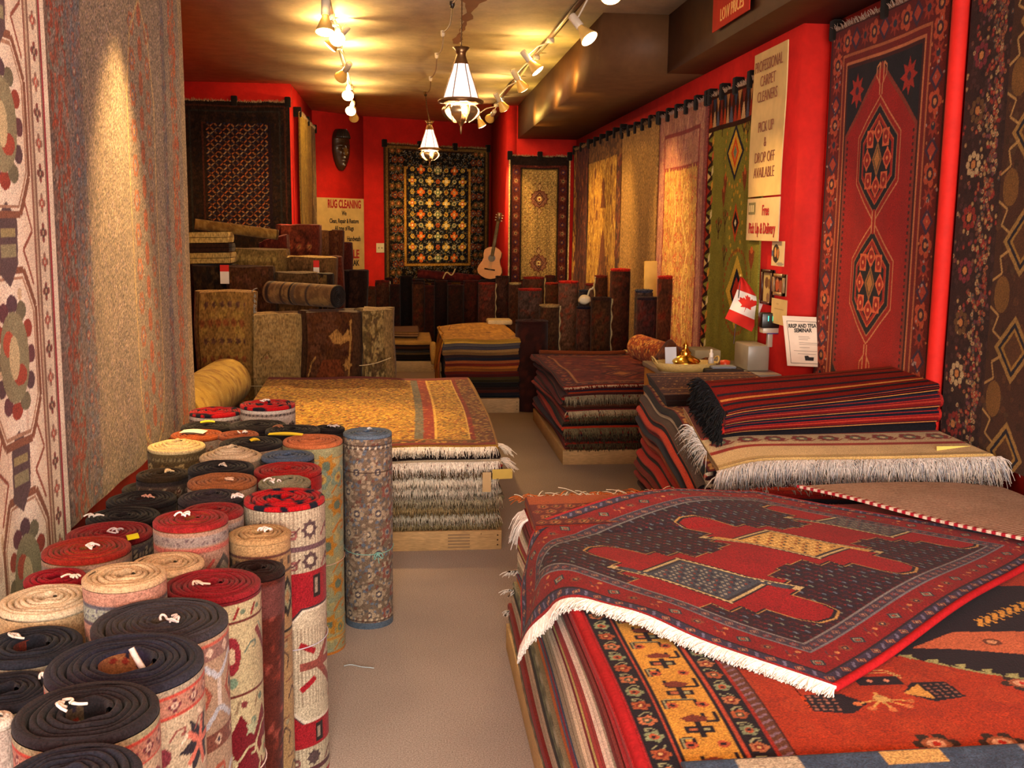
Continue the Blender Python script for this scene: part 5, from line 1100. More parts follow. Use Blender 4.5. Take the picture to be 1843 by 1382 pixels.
st(0, 0.10, '#5c3018', ['#8c6c34', '#3c1c14', '#7c4424', '#98783c'], 500); st(0.10, 0.125, '#6c1a14', ['#8c2c1c'], 40); st(0.125, 0.135, '#c8a458', ['#c8a458'], 5)
st(0.30, 0.312, '#c8a04c', ['#d0a850'], 5); st(0.312, 0.375, '#7c2418', ['#8c3c20', '#6c1c14', '#a8602c'], 160); st(0.375, 0.42, '#5c5850', ['#6c6c68', '#4c4440', '#7c6448'], 120)
c.rect(0, 0, xs, 0.05, '#6c1a14'); c.rect(0, 0.05, xs-0.1, 0.13, '#5c3c1c'); c.speck(0, 0.05, xs-0.1, 0.13, 260, ['#a87c34', '#3c2414', '#8c4c24'], 0.012); c.rect(0, 0.13, xs-0.12, 0.15, '#9c7430')
c.rect(0, 2.27, xs, 2.38, '#6c2418'); c.jitter(0.08)
GP = 'folded rugs piled by the aisle on the left'
def S(n, t, c_, f=None, **k):
    d = dict(n=n, t=t, c=c_ if isinstance(c_, list) else [c_]); d['f'] = f; d.update(k); return d
FD = (0, 0, 0, 0)
lp = [S('olive tan', 0.022, ['#6c5a3c', '#7c6a48'], ('#a08c64', 0.05, 520, 0.8)),
      S('pale grey', 0.022, ['#8c8270', '#6c6250'], ('#d0c4ac', 0.05, 620, 0.9)),
      S('olive brown', 0.021, ['#6a5436', '#8c7450'], ('#a08a60', 0.05, 520, 0.8)),
      S('grey beige', 0.023, ['#84765c', '#6c6048'], ('#b8a888', 0.055, 620, 0.9)),
      S('light grey', 0.023, ['#8c8470', '#787060'], ('#d0c4b0', 0.055, 640, 0.9)),
      S('fluffy white-fringed', 0.024, ['#98886c', '#b8a88c'], ('#f4e4cc', 0.06, 700, 0.9)),
      S('brown', 0.018, ['#4c3420', '#3c2818'], ('#6c5438', 0.045, 520, 0.7)),
      S('white-fringed red', 0.022, ['#6c2418', '#a89478'], ('#fff0dc', 0.06, 700, 1.0), fcorner=1),
      S('black-edged', 0.02, ['#1c1210', '#241410']),
      S('gold speckled', 0.018, ['#6c1a14', '#8c6424'], ('#fff0d8', 0.05, 700, 0.8), cv=c, nu=18, nv=26, fcorner=1, l='large gold rug with red-brown border stripes spread on the left pile by the aisle')]
def lp_extra(i, o, z):
    if i == 7:
        m = MB(); p = np.array([0.37, 4.95, z-0.0]); sheet(m, np.array([[p+[a, 0, b] for b in (0, -0.1)] for a in (0, 0.042)]), np.tile(lin('#c0a070'), (2, 2, 1)), np.array([0, -1., 0]), 0.001)
        m.build('price_tag', PAPER, o); m = MB(); m.tube([p+[0.02, 0, -0.01], p+[0.02, 0.01, 0.03]], 0.0012, lin('#d8c8a0'), 4); m.build('tag_string', YARN, o)
        m = MB(); q = np.array([0.42, 4.965, z-0.01]); sheet(m, np.array([[q+[a, 0.01*a, b+0.03*a] for b in (0.02, -0.03)] for a in (0, 0.05, 0.1)]), np.tile(lin('#c8a850'), (3, 2, 1)), np.array([0, -1., 0]), 0.001); m.build('price_tag', PAPER, o)
pile('the left pile by the aisle', lp, -0.98, LX1, LY0, LY1, 0.1, 'x', wl, GP, nu=14, nv=20, extra=lp_extra)
# the part of the pile behind the wall end
def lyroll(label, p0, p1, r, cv, top, name='rug_roll', group=None, mat=WOOL, nt=26, pitch=0.014, rin=0.02, sxy=(1, 1), cat='rug roll', **k):
    p0 = np.array(p0, float); p1 = np.array(p1, float); az = (p1-p0); L = np.linalg.norm(az); az /= L; ax = np.cross(az, [0, 0, 1.0]); ax /= np.linalg.norm(ax); ay = np.cross(az, ax)
    return roll(name, label, 0, 0, L, r, top, cv, group, frame=(p0, ax*sxy[0], ay*sxy[1], az), rin=rin, pitch=pitch, nt=nt, mat=mat, cat=cat, dome=0.004, **k)
c = Cv(0.6, 1.2, 60, '#b8963c'); c.speck(0, 0, .6, 1.2, 300, ['#c8a850', '#a88430', '#98702c'], 0.02)
pile('the yellow roll shelf', [S('sand-coloured', 0.1, ['#7c6034', '#6c5430'], l='sand-coloured folded rugs bundle under the yellow roll beyond the wall rug'), S('brown', 0.08, ['#4c3420'], l='brown folded bundle carrying the yellow roll beyond the wall rug')], -1.5, -1.0, 5.6, 7.35, 0.0, 'x', wl, 'bundles under the yellow roll')
lyroll('yellow rolled rug lying just beyond the greyish wall rug', (-1.24, 7.2, 0.36+0.17), (-1.30, 5.75, 0.36+0.17), 0.165, c, '#a88838')

# --- middle pile on the right of the aisle
pallet('pale pallet under the dark red pile in the middle of the shop', 1.06, 2.04, 6.82, 8.5, 0.1)
RX0, RX1, RY0, RY1 = 1.07, 2.04, 6.86, 8.5
def wr(x, y, z):
    k = (z-0.1)/0.56; return x+0.018*np.sin(z*33+y*2.2)*sm(1.6, 1.2, x), y+0.01*np.sin(z*60+x*3)*sm(7.4, 7.0, y), z+0.012*k*np.sin(y*4+x*2)+0.008*k*np.sin(y*9+1+z*7)-0.02*k*np.exp(-((x-1.07)/0.15)**2)*np.exp(-((y-6.86)/0.3)**2)
RC = ['#5c1410', '#1c1414', '#7c2014', '#3c1818', '#8c3018', '#2a1c28', '#6c1818', '#4c2c1c', '#a03018', '#241614']
def rl(k, n=3): return [RC[(k*3+i) % len(RC)] for i in range(n)]
c = Cv(0.97, 1.64, 120, '#5c1c10'); c.speck(0, 0, .97, 1.64, 900, ['#6c2414', '#4c140c', '#7c3418'], 0.02)
for z in (0.35, 0.75, 1.15): c.dias(0.48, z, 0.16, 0.13, ['#3c1414', '#7c3c20', '#30141c', '#98602c'], 0.75); [c.rose(0.48+q, z+0.18, 0.03, ['#8c5c34', '#3c1814', '#b08848'], 5) for q in (-0.28, 0, 0.28)]
c.fborder(0.02, 0.1, '#4c1810', [R_(['#7c3820', '#2c1618', '#98683c'], 5), D_(['#30182c', '#8c4424'])], 0.09); c.frame(0.12, 0.01, '#98683c'); c.frame(0, 0.02, '#2c1410')
GR = 'folded rugs in the dark red pile in the middle'
rp = [S('brown grey', 0.018, rl(0), ('#5c4c34', 0.05, 420, 0.8), nl=3), S('taupe-fringed', 0.018, rl(1), ('#4c4030', 0.05, 420, 0.8), nl=3), S('grey-fringed', 0.019, rl(2), ('#7c6e50', 0.06, 480, 0.9), nl=3),
      S('black dotted', 0.018, rl(3), None, nl=2, e=['#181210', '#3c2c1c']), S('taupe', 0.017, rl(4), ('#5c5038', 0.05, 420, 0.8), nl=3), S('white-fringed', 0.016, rl(5), ('#c0ac88', 0.045, 520, 0.8), nl=2),
      S('dark brown patterned', 0.02, rl(6), None, nl=3, e=['#3c1c10', '#54301c', '#2a1810']), S('grey woolly', 0.02, rl(7), ('#98886c', 0.055, 520, 1.0), nl=3), S('rusty black', 0.018, rl(8), None, nl=2),
      S('dark red', 0.016, ['#4c140e', '#6c2014'], ('#c8a888', 0.02, 260, 0.5), cv=c, nu=16, nv=22, l='dark red rug with faint diamonds spread on the middle pile', d=(-0.03, 0, -0.02, 0))]
zr = pile('the dark red middle pile', rp, RX0, RX1, RY0, RY1, 0.1, 'x', wr, GR, nu=10, nv=24)
c = Cv(0.7, 1.2, 90, '#8c4018'); c.speck(0, 0, .7, 1.2, 1500, ['#b86c24', '#7c2c14', '#c88838', '#a04418', '#d0a04c', '#5c2414'], 0.011, 0.018)
o = lyroll('orange-red speckled rolled rug lying on the right side of the middle pile', (1.80, 7.82, zr+0.125), (1.93, 6.95, zr+0.112), 0.1, c, '#5c3c24', tops='#98702c')
m = MB(); k = np.linspace(0, 1, 12); m.tube(np.stack([1.1+0.72*k, 8.44+0.03*np.sin(k*5), zr+0.015-0.012*np.sin(k*PI)], 1), 0.018, lin('#6c3418'), 6)
m.tube(np.stack([1.82+0.14*k, 8.44-0.3*k, np.full(12, zr+0.02)], 1), 0.014, lin('#c0a468'), 6); tag(m.build('rug_edge', WOOL), 'turned-up brown rug edge along the back of the middle pile', 'rug edge')
o = roll('rug_roll', 'dark red-brown standing roll at the far left corner of the middle pile', 1.10, 9.0, 0.80, 0.145, '#2c100c', Cv(0.9, 0.8, 40, '#2c120e').speck(0, 0, .9, .8, 200, ['#3c1810', '#24100c'], 0.03), None, pitch=0.02, nt=20)

# --- yellow-topped pile in the back
pallet('pallet under the yellow-topped pile at the back of the aisle', 0.34, 0.98, 8.84, 10.3, 0.125, '#a88860')
def wy(x, y, z):
    k = (z-0.12)/0.5; return x-0.05*k*sm(0.8, 0.4, x)+0.01*np.sin(z*40+y), y+0.012*np.sin(z*50+x*4)*sm(9.6, 9.2, y), z+0.01*k*np.sin(x*8+y*2)-0.02*k*np.exp(-((x-.34)/.12)**2)
c = Cv(0.66, 1.44, 110, '#b8862c'); c.speck(0, 0, .66, 1.44, 300, ['#c89434', '#a87828'], 0.03); c.line(0.28, 0.25, 0.25, 1.0, 0.012, '#5c3818'); c.line(0.42, 0.2, 0.66, 0.3, 0.012, '#6c3020'); c.line(0.42, 0.2, 0.4, 0.4, 0.012, '#6c3020')
GY = 'folded rugs in the yellow-topped pile'
yp = [S('navy', 0.024, ['#14161c', '#1c1a20']), S('dark brown and red', 0.024, ['#3c1810', '#241410', '#4c2018']), S('near black', 0.022, ['#1a1412']), S('dark olive', 0.024, ['#28200f', '#382c14']), S('maroon', 0.024, ['#3c1010', '#54180e']),
      S('orange-brown', 0.025, ['#7c4414', '#98541c']), S('rusty red striped', 0.024, ['#5c1c10', '#7c4020']), S('dark navy', 0.024, ['#1c1a22', '#2c1c1c']), S('tan grey', 0.025, ['#6c4c28', '#7c5c34']), S('blue grey', 0.026, ['#38343a', '#4c4440']),
      S('yellow', 0.02, ['#b08430', '#a07428'], cv=c, l='yellow folded rug lying on top of the back pile beside the aisle')]
zy = pile('the yellow-topped pile', yp, 0.36, 0.98, 8.88, 10.32, 0.125, 'y', wy, GY, nu=12, nv=14)
U, V = np.meshgrid(np.linspace(0, 1, 20), np.linspace(0, 1, 16), indexing='ij')
P_ = np.stack([0.32-0.05*np.sin(V*PI/2)-0.012*np.sin(U*9+V*4), 8.95+1.2*U, zy-0.015-0.42*V**1.1+0.01*np.sin(U*7)], -1)
m = MB(); cc = np.where((np.sin(U*30+V*3) > 0.5)[..., None], lin('#7c3a14'), lin('#a8741c')); sheet(m, P_, cc, np.array([-1., 0, 0]), 0.012); tag(m.build('draped_kilim', KILIM), 'orange-yellow flat-woven rug hanging down the left side of the yellow-topped pile', 'rug')
m = MB(); m.rbox(0.80, 1.05, 10.15, 10.4, zy+0.0, zy+0.05, lin('#c8b080'), 0.02); tag(m.build('folded_cloth', YARN), 'small cream folded cloth at the back right corner of the yellow-topped pile', 'cloth')

# --- small piles at the very back
pallet('pallet under the small dark pile at the back', -0.2, 0.3, 11.45, 12.5, 0.12, '#b09468')
wi = lambda x, y, z: (x+0.01*np.sin(z*50), y+0.0*x, z+0.004*np.sin(x*9+y*2))
GB = 'folded rugs in the small pile at the back'
zb = pile('the small pile at the back', [S('near black', 0.024, ['#120e0c', '#1c1410']), S('black and tan', 0.024, ['#181210', '#4c3c24']), S('dark grey', 0.022, ['#2c2a28', '#1c1614']), S('brown patterned', 0.022, ['#3c2010', '#241410']), S('cream', 0.02, ['#a87c38', '#b88c40'])], -0.2, 0.28, 11.48, 12.45, 0.12, 'y', wi, GB, nu=6, nv=6)
pile('the smaller tan heap at the back', [S('tan', 0.012, ['#98702c', '#7c5c28']), S('black', 0.01, ['#2c1c10']), S('cream brown', 0.012, ['#98744c', '#5c3c20']), S('light brown', 0.014, ['#8c6438', '#6c4c28'])], -0.2, 0.12, 11.6, 12.3, zb, 'y', wi, GB, nu=6, nv=6)
m = MB(); m.lathe([(0.001, -0.2), (0.02, -0.19), (0.03, -0.1), (0.035, 0.0), (0.03, 0.05), (0.001, 0.06)], lin('#c89c50'), (0.29, 11.45, zb-0.06), 12); tag(m.build('wool_tassel', YARN), 'cream wool tassel hanging at the corner of the small back pile', 'tassel')

# --- folded kilims in front of the desk
KX0, KX1, KY0, KY1 = 1.27, 2.2, 4.13, 5.46
def wk(x, y, z):
    fx = np.clip((x-KX0)/(KX1-KX0), -0.1, 1.1); fy = np.clip((y-KY0)/(KY1-KY0), -0.1, 1.1); k = z/0.66
    bulge = 0.03*np.sin(z*26+1)*(1-fx)**3
    return x-bulge*0.6+0.05*(1-fx)**4*np.sin(k*2.4)*(1-fy)*-1, y-0.42*fx*(1-fy)+0.01*np.sin(z*40+x*5)*(1-fy), z*(1+0.20*fy+0.13*fx*(1-fy))+0.02*k*np.sin(y*5+1.5+z*3)*(1-fx)+0.012*k*np.sin(y*11+z*9)*(1-fx)-0.05*k*np.exp(-(fx/0.12)**2)*np.exp(-(fy/0.2)**2)
KC = ['#98241a', '#1a1616', '#6c1814', '#b03820', '#30141c', '#8c4424', '#241a1a', '#a8281c', '#4c3c34', '#7c1c18', '#20202c', '#b05030']
kl = lambda k, n: [KC[(k*5+i*3) % len(KC)] for i in range(n)]
pallet('pallet under the kilim pile in front of the desk', 1.29, 2.2, 4.2, 5.4, 0.05)
names = ['dark red', 'black and red', 'rust striped', 'crimson', 'wine red', 'black-banded', 'brick red', 'orange-flecked', 'dark striped', 'deep red', 'charcoal and rust', 'red-brown']
kp = [S(names[i], 0.0165, kl(i, 3), ('#b8a894', 0.03, 60, 0.6), nl=3, nv=22, nu=10) for i in range(12)]
c = Cv(0.93, 1.33, 150, '#6c1c14'); c.speck(0, 0, .93, 1.33, 1500, ['#8c3c20', '#4c1414', '#a86c34', '#7c2418', '#3c1c20'], 0.012); c.fborder(0.0, 0.09, '#5c1814', [R_(['#a87840', '#2c1a1c', '#8c3c24'], 5)], 0.08)
kp[-1]['cv'] = c; kp[-1]['f'] = None; kp[-1]['l'] = 'reddish gold-flecked rug on top of the kilim pile, partly under the bundle'
kp[-2]['e'] = [seg(['#16121a', '#b0a48c', '#16121a', '#7c3428'], 0.018), '#16121a', seg(['#b0a48c', '#16121a', '#16121a', '#b0a48c'], 0.018)]; kp[-1]['e'] = [seg(['#16121a', '#8c3428', '#b0a48c', '#16121a'], 0.022), '#241418']; kp[-2]['nu'] = kp[-1]['nu'] = 46
kp[-2]['f'] = ('#c8bca8', 0.03, 60, 0.8)
zk = pile('the kilim pile', kp, KX0, KX1, KY0, KY1, 0.05, 'x', wk, 'folded kilims piled in front of the desk', mat=WOOL)
# cream rug with thick fringe on the near end
c = Cv(0.66, 0.95, 240, '#c0a06c'); c.rect(0.1, 0, 0.66, 0.95, '#c4a878')
c = Cv(0.95, 0.62, 240, '#c0a474'); c.rect(0, 0.12, .95, .62, '#8c2c20'); c.rect(0, 0.15, .95, .62, '#b8a078'); 
for k in range(9): c.rose(0.06+k*0.105, 0.22, 0.042, ['#7c2c24', '#6c7458', '#d8c090'], 6); c.hook(0.11+k*0.105, 0.21, 0.026, '#8c3c28')
c.rect(0, 0.28, .95, .3, '#8c2c20'); c.rect(0, 0.3, 0.95, 0.62, '#54241c'); c.rect(0, 0.0, 0.95, 0.02, '#a88c58')
m = MB(); wk2 = lambda x, y, z: wk(x, y, z)
za = serp(m, MX(wk2), KX0+0.03, KX1+0.02, KY0-0.06, KY0+0.56, zk, 2, 0.02, ['#b89860', '#a8885c'], ['#c0a470', '#b09058'], nv=16, nu=20, topcv=c)
crug = m.build('folded_rug', WOOL); tag(crug, 'cream rug with thick pale fringe on the near end of the kilim pile', 'folded rug', None)
f = MB(); k = np.linspace(0, 1, 40)
for q, zz in enumerate((zk+0.03, zk+0.022, zk+0.014)):
    pp = np.stack(wk(KX0+0.03+(0.94)*k, np.full(40, KY0-0.07), np.full(40, zz)), -1); fringe(f, pp, (-0.2, -0.9, -0.05), 0.085, ['#c8c0b8', '#a8a8ac', '#d0c4b4'][q], 700, droop=0.8, r=0.0035, jit=0.35)
f.build('fringe', YARN, crug)
m = MB(); p = np.array([2.06, 3.75, wk(2.06, 4.07, zk+0.04)[2]+0.02]); sheet(m, np.array([[p+[a, -0.05*a/0.13, b*0.3+0.01] if False else p+[a, b*0.2, b] for b in (0.0, -0.045)] for a in (0, 0.07, 0.14)]), np.tile(lin('#d8c060'), (3, 2, 1)), np.array([0, -1., 0]), 0.001); m.build('price_tag', PAPER, crug)
c = Cv(0.95, 0.06, 300, '#181418')
# striped kilim bundle
STR = ['#8c1814', '#241418', '#a02018', '#1c1a28', '#7c1814', '#4c1414']
m = MB(); cols = []
def striped(u):
    return lin(hx(['#8c1814', '#16141c', '#98201a', '#5c1414', '#1c1c2c', '#a8381c', '#6c1414'][int(abs(u)*90) % 7]))
zz0 = za+0.002; t = 0.029; nl = 6
def bb(x, y, z):
    fx = np.clip((x-KX0-0.1)/(KX1-KX0-0.1), 0, 1); return wk(x, y-0.03*(1-fx), zz0+(z-zz0)*(0.66+0.34*fx)-0.0*fx)
serp(m, MY(bb), KY0+0.22, KY0+0.58, KX0+0.10, KX1+0.0, zz0, nl, t, ['#8c1814', '#6c1412', '#98201a', '#7c1614', '#88201c', '#6c1512'], ['#141216', '#1c1418', '#2c1618'], nv=26, nu=10, gap=0.94)
# woven stripes running along the folds
for i, (w_, col) in enumerate(((0.12, '#15141c'), (0.3, '#241820'), (0.52, '#c0803c'), (0.7, '#14141c'))):
    pass
kb = m.build('folded_kilim', KILIM); tag(kb, 'long red kilim folded many times with a black tangled end, on the kilim pile', 'folded kilim')
m = MB(); k = np.linspace(0, 1, 24)
for i in range(nl-1):
    for (dz, col, rr) in ((0.0065, '#1a1824', 0.003), (-0.002, '#5c1414', 0.002), (-0.006, '#2a1c22' if i % 2 else '#b8783c', 0.0018), (0.0115, '#20202c', 0.0025), (-0.011, '#16141c', 0.0028), (0.002, '#3c1018' if i % 2 else '#8c3c28', 0.0014)):
        zz = zz0+(i+0.5)*t+dz; wc = zz0+(2*(i//2)+2)*t; an = dz/0.012*1.25+(0.1 if i % 2 else -0.1); yy = KY0+0.22+t/2-t*0.97*math.cos(an); zz = min(wc+t*0.97*math.sin(an), zz0+nl*t)
        m.tube(np.stack(bb(KX0+0.12+(KX1-KX0-0.13)*k, np.full(24, yy), np.full(24, zz)), -1), rr, lin(hx(col)), 5)
for yy_, col in ((0.27, '#1c1a24'), (0.31, '#b8783c'), (0.36, '#241c28'), (0.45, '#1a1822'), (0.52, '#5c2418')):
    Pq = np.stack([np.stack(bb(KX0+0.12+(KX1-KX0-0.13)*k, np.full(24, KY0+yy_+q), np.full(24, zz0+nl*t+0.0012)), -1) for q in (0, 0.018)], 1); m.grid(Pq, lin(hx(col)))
m.build('woven_stripes', KILIM, kb)
f = MB()
for i in range(nl+1):
    k = np.linspace(0, 1, 8); pp = np.stack(bb(np.full(8, KX0+0.11), KY0+0.21+0.37*k, np.full(8, zz0+i*t)), -1)
    fringe(f, pp, (-0.8, -0.3, 0.1), 0.055, '#141216', 260, droop=0.6, r=0.009, jit=0.8)
f.build('black_fringe', WOOL, kb)
f = MB(); pp = np.stack(bb(np.full(8, KX0+0.03), KY0+0.1+0.25*k, np.full(8, zz0+0.02)), -1); fringe(f, pp, (-0.9, -0.6, 0.3), 0.08, '#c8c0b8', 160, droop=0.8, r=0.004, jit=0.8); f.build('white_fringe', YARN, kb)
# dark folded rug at the back
c = Cv(0.62, 0.42, 160, '#3c1c10'); c.allover(0, 0, .62, .42, 0.05, [D_(['#5c3418', '#28140e', '#98703c']), LEAF('#6c4424', '#2c1812')]); 
for q in (0.02, 0.1, 0.32, 0.38): c.rect(0, q, 0.62, q+0.012, '#7c5428')
m = MB(); zt = serp(m, MX(wk), KX0+0.02, KX0+0.62, KY1-0.44, KY1-0.01, zk+0.002, 2, 0.028, ['#2c140e', '#3c1c10'], ['#1c100c', '#241410'], nv=14, nu=12, topcv=c)
tag(m.build('folded_rug', WOOL), 'dark brown patterned rug folded on the far end of the kilim pile', 'folded rug')

# ------------------------------------------------------------------ the big pile in front
FX0, FX1, FY0, FY1 = 0.40, 2.05, 1.12, 3.58
pallet('tan-sided pallet under the big front pile', 0.375, 2.05, 1.1, 3.75, 0.1, '#d0b080')
def wf(x, y, z):
    k = z/0.66; return x+(0.008*np.sin(y*3.3+z*11)+0.02*(k-0.3))*sm(1.2, 0.7, x), y+0.01*np.sin(z*30), z+0.010*k*np.sin(y*2.6+1)+0.006*np.sin(y*7.5+z*20)*k*sm(1.5, 1.0, x)
GF = 'rugs in the big front pile'
fp = [S('dark olive-fringed', 0.014, ['#5c4c34', '#4c4030'], e=[seg(['#5c4c34', '#8c7c60'], 0.04), '#4c3c2c'], d=(-0.01, 0, 0, 0.2)),
      S('thin crimson', 0.012, ['#8c1c20', '#7c1a1c'], e=['#8c1a20', '#7c161c'], d=(-0.02, 0, 0, 0.25)),
      S('taupe', 0.024, ['#7c6a5c', '#6c5c50'], e=['#a08c78', '#b09a84'], d=(-0.012, 0, 0, 0.2)),
      S('black-striped', 0.014, ['#1c1816', '#5c5448'], e=[seg(['#16120f', '#2c2824', '#16120f'], 0.03), '#1c1814'], d=(-0.005, 0, 0, 0.18)),
      S('grey and green striped', 0.018, ['#6c6c54', '#8c8468'], e=[seg(['#686c4c', '#b0a888', '#4c503c', '#c0b69c'], 0.022), seg(['#98967c', '#5c5c44'], 0.03)], d=(-0.004, 0, 0, 0.14)),
      S('orange', 0.017, ['#98501c', '#a8602c'], e=['#b8601c', '#a8541c'], d=(0, 0, 0, 0.12)),
      S('magenta and blue edged', 0.010, ['#8c1c38', '#4c5c78'], e=[(lambda u: lin(hx('#8c1838')) if u < 2.35 else lin(hx('#4c607c'))), '#7c1c30'], d=(0.0, 0, 0, 0.1)),
      S('grey beige', 0.025, ['#6c6450', '#7c7460'], e=['#98907a', '#a8a088'], d=(0.0, 0, 0, 0.1)),
      S('cream', 0.022, ['#b8a888', '#a8987c'], e=['#e8dcc0', '#d8cab0'], d=(0.0, 0, 0, 0.06)),
      S('dark red and yellow lined', 0.012, ['#6c1820', '#a8985c'], e=['#741824', '#c8bc70'], nl=3, d=(0.002, 0, 0, 0.05)),
      S('brick red', 0.018, ['#8c2c24', '#983830'], e=['#a83834', '#983430'], d=(0.0, 0, 0, 0.04)),
      S('white-edged', 0.017, ['#b8b0a0', '#a8a090'], e=['#ece4d4', '#dcd4c4'], d=(0.002, 0, 0, 0.02)),
      S('dark wine', 0.014, ['#6c1a1c', '#5c1818'], e=['#6a1c1a', '#7c2a22'], d=(0.006, 0, 0, 0.0)),
      S('cherry red-edged', 0.016, ['#98181e', '#7c1418'], e=['#a41c24', '#8c181e'], d=(0.012, 0, 0, 0.0))]
def fp_extra(i, o, z):
    if i in (1, 4, 7):
        f = MB(); pp = np.array([[FX0-0.02, FY1+0.2-0.02*i, z+0.01], [FX0+0.06, FY1+0.21-0.02*i, z+0.01]]); fringe(f, pp, (-0.7, 0.4, 0.1), 0.035, '#d8ccbc', 40, droop=0.6, r=0.004, jit=0.6); f.build('fringe', YARN, o)
for s in fp: s['t'] *= 1.06
zf = pile('the big front pile', fp, FX0, FX1, FY0, FY1, 0.103, 'y', wf, GF, nu=60, nv=10, extra=fp_extra)
ZF = zf
# orange field rug covering the pile
W, H = 1.62, 2.3; res = 235; c = Cv(W, H, res, '#98300f')
OX, OY = 0.425, 1.2
NV, YE, RD, BR, TN = '#14101a', '#c09038', '#8c2418', '#6c3020', '#b06c44'
c.speck(0.26, 0, W, H, 500, ['#9c3614', '#8e2c10', '#983414'], 0.03)
def vb(a, b, col): c.rect(a, 0, b, H, col)
vb(0, 0.022, '#a01c22'); vb(0.022, 0.075, NV)
for k, z in enumerate(np.arange(0.02, H, 0.062)):
    c.rose(0.048, z, 0.021, [['#98502c', '#6c2018', '#c8a468'], ['#7c8c68', '#a05030', '#14101a'], [TN, '#384838', '#c89468']][k % 3], 5); c.hook(0.048, z+0.031, 0.013, '#8c9470', 1 if k % 2 else -1)
vb(0.075, 0.082, '#a8442c'); vb(0.082, 0.09, NV); vb(0.09, 0.2, YE)
for k, z in enumerate(np.arange(0.04, H, 0.155)):
    x = 0.145; s = 1 if k % 2 else -1
    c.pline([(x-0.045, z-0.07), (x-0.045, z-0.03), (x+s*0.02, z-0.03), (x+s*0.02, z-0.062)], 0.009, NV); c.pline([(x+0.045, z+0.07), (x+0.045, z+0.03), (x-s*0.02, z+0.03), (x-s*0.02, z+0.062)], 0.009, NV)
    c.pline([(x-0.045, z-0.07), (x-0.045, z-0.03), (x+s*0.02, z-0.03)], 0.004, '#8c9068')
    c.poly([(x-0.03, z+0.045), (x, z+0.06), (x+0.03, z+0.045), (x+0.018, z+0.03), (x-0.018, z+0.03)], BR)
    c.rect(x-0.03, z-0.012, x+0.03, z+0.012, NV); c.rect(x-0.022, z-0.006, x-0.004, z+0.006, '#a8603c'); c.rect(x+0.004, z-0.006, x+0.022, z+0.006, '#8c9068'); c.rect(x-0.006, z-0.028, x+0.006, z+0.028, NV)
    for q in (-1, 1): c.disc(x+q*0.032, z-0.055, 0.013, '#a85030'); c.disc(x+q*0.032, z-0.055, 0.006, NV)
vb(0.2, 0.208, NV); vb(0.208, 0.215, '#a8442c'); vb(0.215, 0.268, NV)
for k, z in enumerate(np.arange(0.03, H, 0.062)):
    c.rose(0.242, z, 0.02, [['#a06844', '#6c2018', '#c8a468'], ['#788868', '#a05030', '#14101a'], ['#98502c', '#384838', '#c89468']][k % 3], 5); c.hook(0.242, z+0.031, 0.013, '#8c9470', 1 if k % 2 else -1)
vb(0.268, 0.276, RD); vb(0.276, 0.300, '#5c3828')
for z in np.arange(0, H, 0.024): c.line(0.277, z, 0.299, z+0.014, 0.007, '#7c6474')
vb(0.300, 0.306, '#3c1814')
def F_(px, py): p = onz(px, py, ZF+0.014); return p[0]-OX, p[1]-OY
# the shield bouquet
x, y = F_(1590, 1255)
def shield(px, py, ang, s=1.0, bg=NV, tip=None):
    x, y = F_(px, py); ca, sa = math.cos(ang), math.sin(ang); T = lambda a, b: (x+s*(a*ca-b*sa), y+s*(a*sa+b*ca))
    c.poly([T(-0.05, -0.035), T(0.03, -0.045), T(0.075, 0), T(0.03, 0.045), T(-0.05, 0.035)], bg)
    if tip: c.poly([T(0.02, -0.035), T(0.075, 0), T(0.02, 0.035)], tip)
    for a in np.arange(-0.04, 0.02, 0.016):
        for b in np.arange(-0.028, 0.03, 0.014): q = T(a, b); c.disc(q[0], q[1], 0.004, '#8c5c4c')
shield(1497, 1268, -0.1, 1.0); shield(1683, 1245, PI+0.1, 1.0, NV, '#c89848')
x, y = F_(1580, 1228); c.rect(x-0.05, y-0.022, x+0.05, y+0.022, NV); c.disc(x-0.02, y, 0.007, '#c88c70'); c.disc(x+0.02, y, 0.007, '#c88c70')
for q in (0.03, 0.042): c.pline([(x-0.055, y+q-0.02), (x-0.03, y+q+0.01), (x+0.04, y+q+0.01), (x+0.06, y+q-0.02)], 0.005, '#b89858')
x, y = F_(1590, 1265)
for a in np.linspace(PI*1.05, PI*2.0, 5): c.line(x, y+0.01, x+0.06*math.cos(a), y+0.035*math.sin(a), 0.005, '#c09850'); c.disc(x+0.06*math.cos(a), y+0.035*math.sin(a), 0.009, '#b86c3c')
c.line(x, y-0.01, x, y+0.04, 0.008, '#c09850'); c.disc(x, y+0.012, 0.016, '#b89858')
for (px, py) in ((1686, 1335), (1805, 1332), (1840, 1230)):
    x, y = F_(px, py)
    for q in range(6): a = q*PI/3; c.disc(x+0.034*math.cos(a), y+0.026*math.sin(a), 0.014, '#2c2018')
    c.disc(x, y, 0.03, '#8c5434', 0.022); c.disc(x, y, 0.02, '#c89c78', 0.014); c.disc(x, y, 0.008, '#a82c1c')
